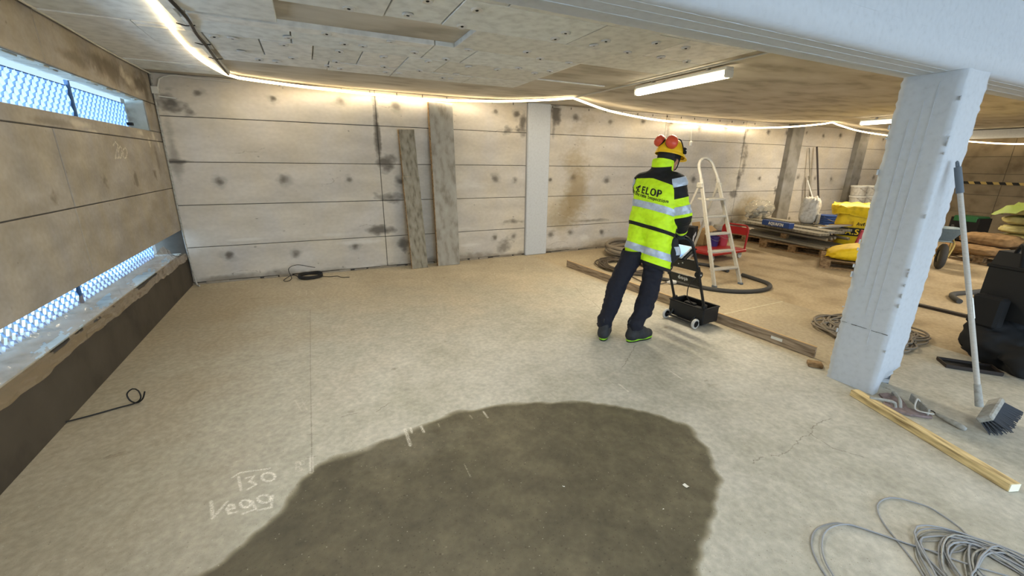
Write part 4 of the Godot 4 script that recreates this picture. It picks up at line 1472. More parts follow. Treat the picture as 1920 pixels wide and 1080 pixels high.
func raised(soup: Array, by: float) -> Array:
	var T: PackedVector3Array = soup[0]
	var K: PackedVector3Array = soup[1]
	var o := PackedVector3Array()
	for i in T.size():
		o.append(T[i] + K[i] * by)
	return [o, K]


func skin(called: String, soups: Array, m: Material, parent: Node) -> MeshInstance3D:
	var b := MB.new()
	for s in soups:
		b.soup(s[0], s[1])
	return obj(called, b, m, parent)


func hand(F: Field, wrist: Vector3, knuckle: Vector3, side: Vector3, curl: Vector3, bar: Vector3, axis: Vector3, r := 0.0) -> void:     # palm, four fingers closed round a bar, thumb round the other way
	F.bone(wrist, wrist.lerp(knuckle, 0.5), 0.027 + r, 0.030 + r, 0.012, Vector3.ONE)
	for k in 4:
		var s := (k - 1.5) * 0.021
		var base := knuckle + side * s
		F.bone(wrist.lerp(knuckle, 0.35) + side * s * 0.6, base, 0.014 + r, 0.0125 + r, 0.012)
		var n := axis.normalized()
		var c := bar + n * (base - bar).dot(n)
		var ra := (base - c)
		var q := base
		var len: float = [0.9, 1.0, 0.95, 0.8][k]
		for j in 3:
			ra = ra.rotated(n, curl.x * [0.95, 1.0, 0.8][j] * len).normalized() * 0.027
			var e := c + ra
			F.bone(q, e, 0.0100 + r, 0.0090 + r, 0.004)
			q = e
	var tb := wrist.lerp(knuckle, 0.4) - side * 0.034
	var tm := tb + (knuckle - wrist) * 0.35 - side * 0.012 + curl.y * Vector3(0, -0.01, 0)
	F.bone(wrist.lerp(knuckle, 0.15) - side * 0.01, tb, 0.015 + r, 0.0125 + r, 0.012)
	F.bone(tb, tm, 0.0120 + r, 0.0105 + r, 0.005)
	F.bone(tm, bar + axis.normalized() * (tm - bar).dot(axis.normalized()) + Vector3(-0.005, -0.024, 0), 0.0105 + r, 0.009 + r, 0.005)


func make_person() -> void:
	var t := thing("person", "worker seen from behind in bright yellow jacket, navy trousers and yellow helmet, pushing the trolley", "person", Vector3(2.5, 0, -2.78), 15.0)
	var wr := flat_noise(91, 1.0, 3)
	# joints: x forward, y up, z to the right
	var hipR := Vector3(0.25, 0.88, 0.095)
	var hipL := Vector3(0.25, 0.88, -0.095)
	var kneeR := Vector3(0.175, 0.47, 0.105)
	var kneeL := Vector3(-0.01, 0.47, -0.125)
	var ankR := Vector3(0.02, 0.10, 0.095)
	var ankL := Vector3(-0.15, 0.10, -0.12)
	var neck := Vector3(0.33, 1.50, 0.0)
	var head := Vector3(0.428, 1.605, 0.005)
	var shR := Vector3(0.315, 1.405, 0.175)
	var shL := Vector3(0.315, 1.405, -0.175)
	var elR := Vector3(0.345, 1.13, 0.235)
	var elL := Vector3(0.40, 1.14, -0.20)
	var wrR := Vector3(0.47, 0.965, 0.185)
	var wrL := Vector3(0.488, 0.972, -0.018)

	# body: one continuous surface from head to ankles, hands included
	var F := Field.new(Vector3(-0.3, 0.04, -0.32), Vector3(0.75, 1.92, 0.34), 0.0125)
	F.bone(Vector3(0.27, 0.92, -0.05), Vector3(0.27, 0.92, 0.05), 0.078, 0.078)
	F.bone(Vector3(0.255, 0.95, 0), Vector3(0.285, 1.28, 0), 0.088, 0.095, 0.04, Vector3(0.85, 1, 1.2))
	F.bone(Vector3(0.30, 1.38, -0.13), Vector3(0.30, 1.38, 0.13), 0.075, 0.075, 0.05)
	for q in [[hipR, kneeR, ankR], [hipL, kneeL, ankL]]:
		F.bone(q[0] + Vector3(0.015, 0, 0), q[1], 0.070, 0.050, 0.03)
		F.bone(q[1], q[2], 0.052, 0.034, 0.02)
	for q in [[shR, elR, wrR], [shL, elL, wrL]]:
		F.bone(q[0], q[1], 0.048, 0.038, 0.03)
		F.bone(q[1], q[2], 0.038, 0.026, 0.02)
	F.bone(Vector3(0.315, 1.42, 0), head + Vector3(-0.015, -0.06, 0), 0.060, 0.054, 0.03)
	F.bone(head, head + Vector3(0.01, 0.04, 0), 0.082, 0.085, 0.02)
	var body := F.surface()
	# the head and the hands on grids of their own, fine enough for face and fingers
	var Hd := Field.new(head - Vector3(0.14, 0.16, 0.12), head + Vector3(0.17, 0.16, 0.12), 0.0045)
	Hd.bone(head + Vector3(-0.025, 0.035, 0), head + Vector3(0.02, 0.04, 0), 0.088, 0.082, 0.02, Vector3(1, 1, 0.9))
	Hd.bone(head + Vector3(0.03, -0.03, 0), head + Vector3(0.052, -0.075, 0), 0.058, 0.036, 0.03)      # jaw and chin
	Hd.bone(head + Vector3(-0.015, -0.06, 0), Vector3(0.318, 1.46, 0), 0.054, 0.060, 0.02)
	Hd.bone(head + Vector3(0.098, 0.02, 0), head + Vector3(0.115, -0.018, 0), 0.009, 0.013, 0.012)     # nose
	for s in [-1.0, 1.0]:
		Hd.bone(head + Vector3(0.083, 0.03, 0.020 * s), head + Vector3(0.080, 0.035, 0.042 * s), 0.013, 0.011, 0.012)      # brow
		Hd.bone(head + Vector3(0.092, 0.012, 0.030 * s), head + Vector3(0.094, 0.012, 0.032 * s), 0.010, 0.010, 0.006, Vector3.ONE, true)      # eye socket
		Hd.bone(head + Vector3(0.078, 0.012, 0.030 * s), head + Vector3(0.080, 0.012, 0.031 * s), 0.0115, 0.0115, 0.003)
		Hd.bone(head + Vector3(0.06, -0.015, 0.043 * s), head + Vector3(0.05, -0.02, 0.046 * s), 0.020, 0.018, 0.02)       # cheek
		Hd.bone(head + Vector3(-0.012, 0.022, 0.082 * s), head + Vector3(-0.004, -0.022, 0.078 * s), 0.014, 0.009, 0.006, Vector3(1, 1, 0.6))     # ear
		Hd.bone(head + Vector3(-0.006, 0.008, 0.092 * s), head + Vector3(-0.004, -0.004, 0.090 * s), 0.007, 0.005, 0.004, Vector3.ONE, true)
	Hd.bone(head + Vector3(0.088, -0.047, -0.016), head + Vector3(0.088, -0.047, 0.016), 0.008, 0.008, 0.008)
	Hd.bone(head + Vector3(0.100, -0.050, -0.014), head + Vector3(0.100, -0.050, 0.014), 0.0022, 0.0022, 0.004, Vector3.ONE, true)   # mouth line
	var parts: Array = [body, Hd.surface()]
	skin("body", parts, M.skin, t)
	for s in [-1.0, 1.0]:
		var eb := MB.new()
		eb.lathe(PackedVector2Array([Vector2(0, -0.010), Vector2(0.007, -0.007), Vector2(0.010, 0), Vector2(0.007, 0.007), Vector2(0, 0.010)]), 10, Transform3D(Basis(), head + Vector3(0.084, 0.012, 0.030 * s)), true)
		obj("eye", eb, M.paper, t)
	# hair below the helmet
	var Ha := Field.new(head - Vector3(0.14, 0.1, 0.12), head + Vector3(0.10, 0.13, 0.12), 0.006)
	Ha.bone(head + Vector3(-0.03, 0.02, 0), head + Vector3(0.0, 0.05, 0), 0.092, 0.09, 0.02, Vector3(1, 1, 0.92))
	var hs := split(Ha.surface(), func(p): return p.x - head.x - 0.015 + clampf((head.y - 0.015 - p.y) * 1.2, 0.0, 0.2))
	skin("hair", [hs[0]], M.dark_hair, t)

	# gloves close round the trolley's bar
	var bar := Vector3(0.537, 0.925, 0.142)
	var ax := Vector3(-0.174, 0, 0.985)
	for s in [1.0, -1.0]:
		var w: Vector3 = wrR if s > 0 else wrL
		var bc := bar if s > 0 else Vector3(0.558, 0.925, 0.022)
		var kn := bc + Vector3(-0.012, 0.030, 0)
		var G := Field.new(Vector3(minf(w.x, bc.x) - 0.09, bc.y - 0.11, minf(w.z, bc.z) - 0.10), Vector3(bc.x + 0.11, w.y + 0.08, maxf(w.z, bc.z) + 0.10), 0.0035)
		G.bone(w + (w - (elR if s > 0 else elL)).normalized() * -0.03, w, 0.032, 0.029, 0.01)
		hand(G, w, kn, ax.normalized() * s, Vector3(-1.25, 1, 0), bc, ax, 0.001)
		skin("glove", [G.surface()], M.glove_grey, t)

	# trousers
	var Tr := Field.new(Vector3(-0.32, 0.03, -0.32), Vector3(0.50, 1.06, 0.32), 0.010)
	Tr.bone(Vector3(0.25, 0.93, -0.08), Vector3(0.25, 0.93, 0.08), 0.118, 0.118, 0.04)
	Tr.bone(hipR, kneeR, 0.108, 0.079, 0.04)
	Tr.bone(kneeR, ankR + Vector3(-0.005, 0.02, 0), 0.079, 0.060, 0.03)
	Tr.bone(kneeR + Vector3(-0.01, -0.05, 0), kneeR + Vector3(-0.05, -0.2, 0), 0.074, 0.070, 0.03)
	Tr.bone(ankR + Vector3(-0.01, 0.075, 0), ankR + Vector3(-0.005, 0.045, 0), 0.067, 0.066, 0.012)
	Tr.bone(hipL, kneeL, 0.108, 0.079, 0.04)
	Tr.bone(kneeL, ankL + Vector3(-0.005, 0.02, 0), 0.079, 0.060, 0.03)
	Tr.bone(kneeL + Vector3(-0.01, -0.05, 0), kneeL + Vector3(-0.05, -0.2, 0), 0.074, 0.070, 0.03)
	Tr.bone(ankL + Vector3(-0.01, 0.075, 0), ankL + Vector3(-0.005, 0.045, 0), 0.067, 0.066, 0.012)
	Tr.wrinkle(wr, 0.013, Vector3(9, 14, 9))
	Tr.wrinkle(wr, 0.006, Vector3(22, 34, 22))
	var trs := split(Tr.surface(), func(p): return p.y - 0.125 - wr.get_noise_2d(p.x * 20.0, p.z * 20.0) * 0.01)
	var trw := split(trs[1], func(p): return p.y - 0.80)
	skin("trousers", [trw[0]], M.navy_cloth, t)

	# jacket
	var J := Field.new(Vector3(-0.02, 0.56, -0.38), Vector3(0.66, 1.66, 0.40), 0.0095)
	J.bone(Vector3(0.245, 0.60, -0.105), Vector3(0.268, 1.02, -0.09), 0.156, 0.126, 0.05, Vector3(0.95, 1, 0.86))
	J.bone(Vector3(0.245, 0.60, 0.105), Vector3(0.268, 1.02, 0.09), 0.152, 0.126, 0.05, Vector3(0.95, 1, 0.86))
	J.bone(Vector3(0.268, 1.02, -0.085), Vector3(0.300, 1.33, -0.10), 0.120, 0.112, 0.05)
	J.bone(Vector3(0.268, 1.02, 0.085), Vector3(0.300, 1.33, 0.10), 0.120, 0.112, 0.05)
	J.bone(Vector3(0.285, 1.15, 0), Vector3(0.305, 1.36, 0), 0.125, 0.115, 0.06)
	J.bone(Vector3(0.318, 1.395, -0.16), Vector3(0.318, 1.395, 0.16), 0.082, 0.082, 0.06)
	J.bone(Vector3(0.315, 1.43, -0.07), Vector3(0.315, 1.43, 0.07), 0.085, 0.085, 0.05)
	J.bone(Vector3(0.322, 1.46, 0), Vector3(0.352, 1.60, 0), 0.088, 0.088, 0.025)
	var arms := [[shR, elR, wrR], [shL, elL, wrL]]
	for q in arms:
		var sg: float = signf(q[0].z)
		J.bone(q[0] + Vector3(0, 0, -0.02 * sg), q[1], 0.088, 0.072, 0.035)
		J.bone(q[1], q[2], 0.073, 0.055, 0.03)
	J.wrinkle(wr, 0.014, Vector3(5, 7, 5))
	J.wrinkle(wr, 0.007, Vector3(12, 20, 12))
	var seg := func(p: Vector3, a: Vector3, b: Vector3) -> Vector2:       # (distance, how far along)
		var k := clampf((p - a).dot(b - a) / (b - a).length_squared(), 0.0, 1.0)
		return Vector2(p.distance_to(a.lerp(b, k)), k)
	# everything on the trunk is cut square to its lean
	var lv := func(p: Vector3) -> float: return p.y + p.z * 0.13 + (p.x - 0.15) * 0.30
	# hem and open collar
	var s1 := split(J.surface(), func(p): return lv.call(p) - 0.700)
	var s2 := split(s1[1], func(p): return p.y - (1.592 + (p.x - 0.35) * -0.25))
	# sleeves from trunk
	var arm := func(p: Vector3) -> float:
		var best := 9.0
		for q in arms:
			var a: Vector2 = seg.call(p, q[0] + (q[1] - q[0]) * 0.10, q[1])
			var b: Vector2 = seg.call(p, q[1], q[2])
			best = minf(best, minf(a.x - 0.083, b.x - 0.068))
		var tr: float = minf((seg.call(p, Vector3(0.268, 0.7, 0.09), Vector3(0.305, 1.34, 0.095)) as Vector2).x, (seg.call(p, Vector3(0.268, 0.7, -0.09), Vector3(0.305, 1.34, -0.095)) as Vector2).x) - 0.118
		return best - tr
	var s3 := split(s2[0], arm)
	var trunk: Array = s3[1]
	var sleeves: Array = s3[0]
	# black yoke over the shoulders
	var s4 := split(trunk, func(p): return lv.call(p) - (1.462 - absf(p.z) * 0.14))
	var s5 := split(s4[1], func(p): return p.y - (1.535 + (p.x - 0.25) * 0.1 - clampf(absf(p.z) - 0.09, 0.0, 1.0) * -2.0))
	var yoke := split(s5[0], func(p): return p.x - 0.335)
	skin("collar", [raised(s5[1], 0.002), raised(yoke[1], 0.0)], M.hivis_yellow, t)
	# the front of the shoulders stays yellow
	skin("yoke", [yoke[0]], M.jacket_black, t)
	var rest: Array = s4[0]
	var bands := [[1.188, 1.250], [0.795, 0.860]]
	var yellow: Array = []
	var tape: Array = []
	for bd in bands:
		var up := split(rest, func(p): return lv.call(p) - bd[1])
		var mid := split(up[0], func(p): return lv.call(p) - bd[0])
		yellow.append(up[1])
		tape.append(raised(mid[1], 0.003))
		rest = mid[0]
		if bd[1] > 1.0:          # black piping at the waist
			var wu := split(rest, func(p): return lv.call(p) - 1.052)
			var wm := split(wu[0], func(p): return lv.call(p) - 1.020)
			yellow.append(wu[1])
			skin("waist_band", [raised(wm[1], 0.004)], M.jacket_black, t)
			rest = wm[0]
	# black side panel and black hem
	var hem := split(rest, func(p): return lv.call(p) - 0.732)
	yellow.append(hem[1])
	skin("hem_band", [hem[0]], M.jacket_black, t)
	var blacks: Array = []
	var kept: Array = []
	for y in yellow:
		var c := split(y, func(p): return minf(minf(p.z - 0.10, p.x - (0.285 + (p.y - 0.75) * 0.12)), 1.02 - p.y))
		kept.append(c[0])
		blacks.append(c[1])
	skin("jacket", kept, M.hivis_yellow, t)
	skin("side_panel", blacks, M.jacket_black, t)
	# sleeves: shoulder tape, black upper arm, yellow, tape, black elbow, yellow cuff
	var along := func(p: Vector3) -> float:
		var q: Array = arms[0] if p.z > 0.0 else arms[1]
		var a: Vector2 = seg.call(p, q[0], q[1])
		var b: Vector2 = seg.call(p, q[1], q[2])
		if a.x - 0.01 < b.x or b.y <= 0.0:
			return (p - q[0]).dot(q[1] - q[0]) / (q[1] - q[0] as Vector3).length_squared()
		return 1.0 + b.y
	var cuts := [[-0.16, 2], [0.09, 1], [0.44, 2], [0.68, 0], [0.93, 1], [1.86, 0], [9.0, 2]]      # up to here: 0 yellow, 1 tape, 2 black
	var arm_y: Array = []
	var arm_k: Array = []
	var left: Array = sleeves
	for c in cuts:
		var q := split(left, func(p): return along.call(p) - c[0])
		if c[1] == 0:
			var e := split(q[0], func(p): return minf(minf(along.call(p) - 1.02, 1.72 - along.call(p)), 0.335 + (along.call(p) - 1.0) * 0.14 - p.x + 0.03))      # elbow patch at the back of the arm
			arm_y.append(e[0])
			arm_k.append(e[1])
		elif c[1] == 1:
			tape.append(raised(q[0], 0.003))
		else:
			arm_k.append(q[0])
		left = q[1]
	skin("sleeves", arm_y, M.hivis_yellow, t)
	skin("sleeve_patch", arm_k, M.jacket_black, t)
	skin("reflective_band", tape, M.reflective_tape, t)
	# lettering wrapped on the back
	back_text(t, J, "ELOP", 0.060, 0.016, 1.330, true, -0.14)
	back_text(t, J, "3D Concrete Inspection", 0.0255, -0.024, 1.288, true, -0.16)
	var logo := MB.new()
	var c0 := Vector2(-0.128, 1.352)
	for q in [[-0.020, 0.004, 0.016, 0.016], [-0.002, -0.012, 0.022, 0.018], [0.016, 0.018, 0.018, 0.018], [0.000, 0.010, 0.018, 0.02], [0.016, -0.026, 0.016, 0.012], [-0.012, -0.030, 0.014, 0.016]]:
		var p := PackedVector3Array()
		for e in [Vector2(-1, -1), Vector2(1, -1), Vector2(1, 1), Vector2(-1, 1)]:
			p.append(on_back(J, c0.x + q[0] + q[2] * 0.5 * e.x, c0.y + q[1] + q[3] * 0.5 * e.y))
		logo.quad(p[0], p[1], p[2], p[3], Vector3(-1, 0, 0))
	obj("chest_emblem", logo, M.print_black, t).set_meta("label", "small black block emblem printed left of the lettering")

	# a dark glove with a pale patch hanging at the pocket
	var Gl := Field.new(Vector3(0.22, 0.66, 0.12), Vector3(0.46, 0.94, 0.34), 0.006)
	Gl.bone(Vector3(0.33, 0.90, 0.20), Vector3(0.325, 0.80, 0.225), 0.045, 0.055, 0.03, Vector3(1, 1, 0.7))
	Gl.bone(Vector3(0.325, 0.80, 0.225), Vector3(0.31, 0.735, 0.215), 0.050, 0.030, 0.03, Vector3(1, 1, 0.7))
	for k in 3:
		Gl.bone(Vector3(0.29 + k * 0.028, 0.76, 0.225), Vector3(0.28 + k * 0.026, 0.715 + k * 0.006, 0.215), 0.018, 0.012, 0.01)
	var gs := split(Gl.surface(), func(p): return minf(0.035 - absf(p.y - 0.83), 0.05 - absf(p.x - 0.335)))
	skin("hanging_glove", [gs[0]], M.glove_grey, t)
	skin("glove_patch", [raised(gs[1], 0.003)], M.reflective_tape, t).set_meta("label", "pale shiny patch")

	# boots
	for q in [[ankR, -12.0], [ankL, 30.0]]:
		var an: Vector3 = q[0]
		var D: Vector3 = Vector3(1, 0, 0).rotated(Vector3.UP, deg_to_rad(q[1]))
		var S := D.cross(Vector3.UP)
		var c := Vector3(an.x, 0, an.z)
		var B := Field.new(c + Vector3(-0.20, 0.0, -0.20), c + Vector3(0.27, 0.27, 0.22), 0.0065)
		B.bone(c + Vector3(0, 0.19, 0) - D * 0.01, c + Vector3(0, 0.07, 0) - D * 0.03, 0.056, 0.050, 0.02)
		B.bone(c + Vector3(0, 0.055, 0) - D * 0.045, c + Vector3(0, 0.055, 0) + D * 0.08, 0.046, 0.048, 0.03)
		B.bone(c + Vector3(0, 0.05, 0) + D * 0.08 + S * 0.006, c + Vector3(0, 0.048, 0) + D * 0.165 + S * 0.002, 0.053, 0.044, 0.03)
		B.bone(c + Vector3(0, 0.13, 0) + D * 0.02, c + Vector3(0, 0.075, 0) + D * 0.10, 0.046, 0.044, 0.03)
		B.wrinkle(wr, 0.004, Vector3(40, 40, 40))
		var bs := split(B.surface(), func(p): return p.y - 0.022)
		var bu := split(bs[1], func(p): return p.y - (0.205 + (p - c).dot(D) * 0.2))
		var boot := skin("boot", [bu[0]], M.boot_leather, t)
		# sole: an outline with a heel
		var poly := PackedVector2Array()
		for k in 28:
			var a := TAU * k / 28.0
			var x := 0.062 + cos(a) * 0.150
			var w := 0.050 + 0.006 * cos(a) - 0.010 * exp(-pow((x - 0.035) / 0.04, 2.0))
			poly.append(Vector2(x, signf(sin(a)) * pow(absf(sin(a)), 0.7) * w))
		var so := MB.new()
		so.prism(poly, 0.012, Transform3D(Basis(D, S, Vector3.UP), c + Vector3(0, 0.013, 0)))
		obj("sole_edge", so, M.sole_lime, boot)
		so = MB.new()
		so.prism(poly, 0.013, Transform3D(Basis(D * 0.97, S * 0.95, Vector3.UP), c + D * 0.002))
		obj("tread", so, M.soft_black, boot)
		var lc := MB.new()
		for k in 4:
			var a := c + D * (0.05 + k * 0.018) + Vector3(0, 0.16 - k * 0.017, 0)
			lc.tube(V([a - S * 0.035 + Vector3(0, -0.006, 0), a + D * 0.006 + Vector3(0, 0.006, 0), a + S * 0.035 + Vector3(0, -0.006, 0)]), 0.0035, 5)
		obj("laces", lc, M.black_cable, boot)
		var tb := MB.new()
		tb.tube(smooth_path(V([c - D * 0.055 + Vector3(0, 0.17, 0), c - D * 0.085 + Vector3(0, 0.19, 0), c - D * 0.06 + Vector3(0, 0.215, 0)]), 0.01), 0.006, 6)
		obj("heel_loop", tb, M.boot_leather, boot)
		lc = MB.new()
		lc.box(c + D * 0.075 + S * 0.050 + Vector3(0, 0.075, 0), Vector3(0.018, 0.016, 0.006), 0.002, Basis(D, Vector3.UP, S))
		obj("side_mark", lc, M.paper, boot)

	# helmet with stowed ear defenders
	var X := Transform3D(Basis(Vector3.UP, deg_to_rad(-6.0)) * Basis(Vector3(0, 0, 1), deg_to_rad(-12.0)), head + Vector3(0.0, 0.035, 0.0))
	var hb := MB.new()
	hb.grid(40, 16, func(s, q):
		var an: float = s * TAU
		var ph: float = q * PI * 0.5
		var r := Vector3(cos(an) * 0.137, 0, sin(an) * 0.112) * cos(ph)
		var ridge := 0.006 * exp(-pow(r.z / 0.018, 2.0)) * sin(ph)
		return X * (r + Vector3(0, 0.01 + sin(ph) * (0.134 + ridge), 0)), true)
	var shell := obj("helmet", hb, M.helmet_yellow, t)
	hb = MB.new()
	hb.grid(40, 4, func(s, q):
		var an: float = s * TAU
		var peak := pow(maxf(cos(an), 0.0), 2.0) * 0.052
		var e: float = [0.0, 0.35, 0.8, 1.0, 0.3][int(round(q * 4.0))]
		var w: float = e * (0.007 + peak)
		return X * Vector3(cos(an) * (0.136 + w), [0.022, 0.012, 0.001, -0.005, -0.004][int(round(q * 4.0))] - peak * e * 0.25, sin(an) * (0.111 + w * 0.9)), true)
	obj("brim", hb, M.helmet_yellow, shell)
	hb = MB.new()
	hb.grid(36, 2, func(s, q):
		var an: float = s * TAU
		return X * Vector3(cos(an) * 0.106, lerpf(-0.036, 0.004, q), sin(an) * 0.094), true)
	obj("head_band", hb, M.soft_black, shell)
	hb = MB.new()
	hb.tube(smooth_path(V([X * Vector3(0.02, 0.0, 0.098), head + Vector3(0.03, -0.03, 0.078), head + Vector3(0.055, -0.085, 0.045), head + Vector3(0.06, -0.10, 0.0)]), 0.02), 0.005, 6)
	obj("chin_strap", hb, M.soft_black, shell)
	for q in [[Vector3(-0.118, 0.094, -0.045), Vector3(-0.80, 0.42, -0.42), 0.042], [Vector3(-0.112, 0.082, 0.075), Vector3(-0.55, 0.35, 0.76), 0.048]]:
		var d: Vector3 = (X.basis * (q[1] as Vector3)).normalized()
		var sd := d.cross(Vector3.UP).normalized()
		var cup := MB.new()
		var r: float = q[2]
		var Y := Transform3D(Basis(sd, d, sd.cross(d)), X * (q[0] as Vector3))
		cup.lathe(PackedVector2Array([Vector2(r * 1.02, -0.012), Vector2(r * 1.05, 0.006), Vector2(r * 0.98, 0.022), Vector2(r * 0.72, 0.036), Vector2(r * 0.3, 0.042), Vector2(0, 0.043)]), 22, Transform3D(Y.basis * Basis.from_scale(Vector3(1.0, 1, 1.18)), Y.origin), true)
		obj("ear_defender", cup, M.muff_orange, shell)
		cup = MB.new()
		cup.lathe(PackedVector2Array([Vector2(0, -0.032), Vector2(r * 0.85, -0.032), Vector2(r * 0.98, -0.024), Vector2(r * 0.98, -0.012)]), 20, Y)
		obj("cushion", cup, M.soft_black, shell)
		cup = MB.new()
		cup.tube(smooth_path(V([Y * Vector3(0.0, 0.03, 0), X * (q[0] as Vector3 + Vector3(0.06, 0.03, (q[0] as Vector3).z * 0.5)), X * Vector3(0.025, 0.035, signf((q[0] as Vector3).z) * 0.118)]), 0.015), 0.005, 6)
		obj("defender_arm", cup, M.soft_black, shell)
	for s in [-1.0, 1.0]:
		hb = MB.new()
		hb.box(X * Vector3(0.045, 0.045, s * 0.110), Vector3(0.036, 0.055, 0.022), 0.006, X.basis * Basis(Vector3.RIGHT, s * -0.25))
		obj("side_clip", hb, M.soft_black, shell)
	hb = MB.new()
	hb.box(X * Vector3(0.047, 0.05, 0.122), Vector3(0.008, 0.008, 0.006), 0.002, X.basis)
	obj("clip_stud", hb, M.paper, shell)


func on_back(J: Field, z: float, y: float, lift := 0.0035) -> Vector3:
	var x := 0.0
	while x < 0.4 and J.at(Vector3(x, y, z)) > 0.0:
		x += 0.006
	var a := x - 0.006
	var b := x
	for k in 6:
		var m := (a + b) * 0.5
		if J.at(Vector3(m, y, z)) > 0.0:
			a = m
		else:
			b = m
	return Vector3(a - lift, y, z)


func text_mesh(s: String, size: float, bold: bool, depth := 0.0) -> ArrayMesh:
	var tm := TextMesh.new()
	var f := SystemFont.new()
	f.font_names = PackedStringArray(["Droid Sans"])
	f.font_weight = 700 if bold else 400
	tm.font = f
	tm.text = s
	tm.font_size = 64
	tm.pixel_size = size / 46.0
	tm.depth = depth
	tm.curve_step = 2.0
	tm.horizontal_alignment = HORIZONTAL_ALIGNMENT_CENTER
	tm.vertical_alignment = VERTICAL_ALIGNMENT_CENTER
	var m := ArrayMesh.new()
	for k in tm.get_surface_count():
		m.add_surface_from_arrays(Mesh.PRIMITIVE_TRIANGLES, tm.surface_get_arrays(k))
	return m


func back_text(t: Node3D, J: Field, s: String, size: float, z0: float, y0: float, bold: bool, slant: float) -> void:
	var src := text_mesh(s, size, bold)
	var b := MB.new()
	for k in src.get_surface_count():
		var a := src.surface_get_arrays(k)
		var v: PackedVector3Array = a[Mesh.ARRAY_VERTEX]
		var ids: PackedInt32Array = a[Mesh.ARRAY_INDEX] if a[Mesh.ARRAY_INDEX] != null else PackedInt32Array(range(v.size()))
		for i in range(0, ids.size(), 3):
			b.tri(on_back(J, z0 + v[ids[i]].x, y0 + v[ids[i]].y + v[ids[i]].x * slant), on_back(J, z0 + v[ids[i + 1]].x, y0 + v[ids[i + 1]].y + v[ids[i + 1]].x * slant), on_back(J, z0 + v[ids[i + 2]].x, y0 + v[ids[i + 2]].y + v[ids[i + 2]].x * slant), Vector3(-1, 0, 0))
	obj("lettering", b, M.print_black, t)


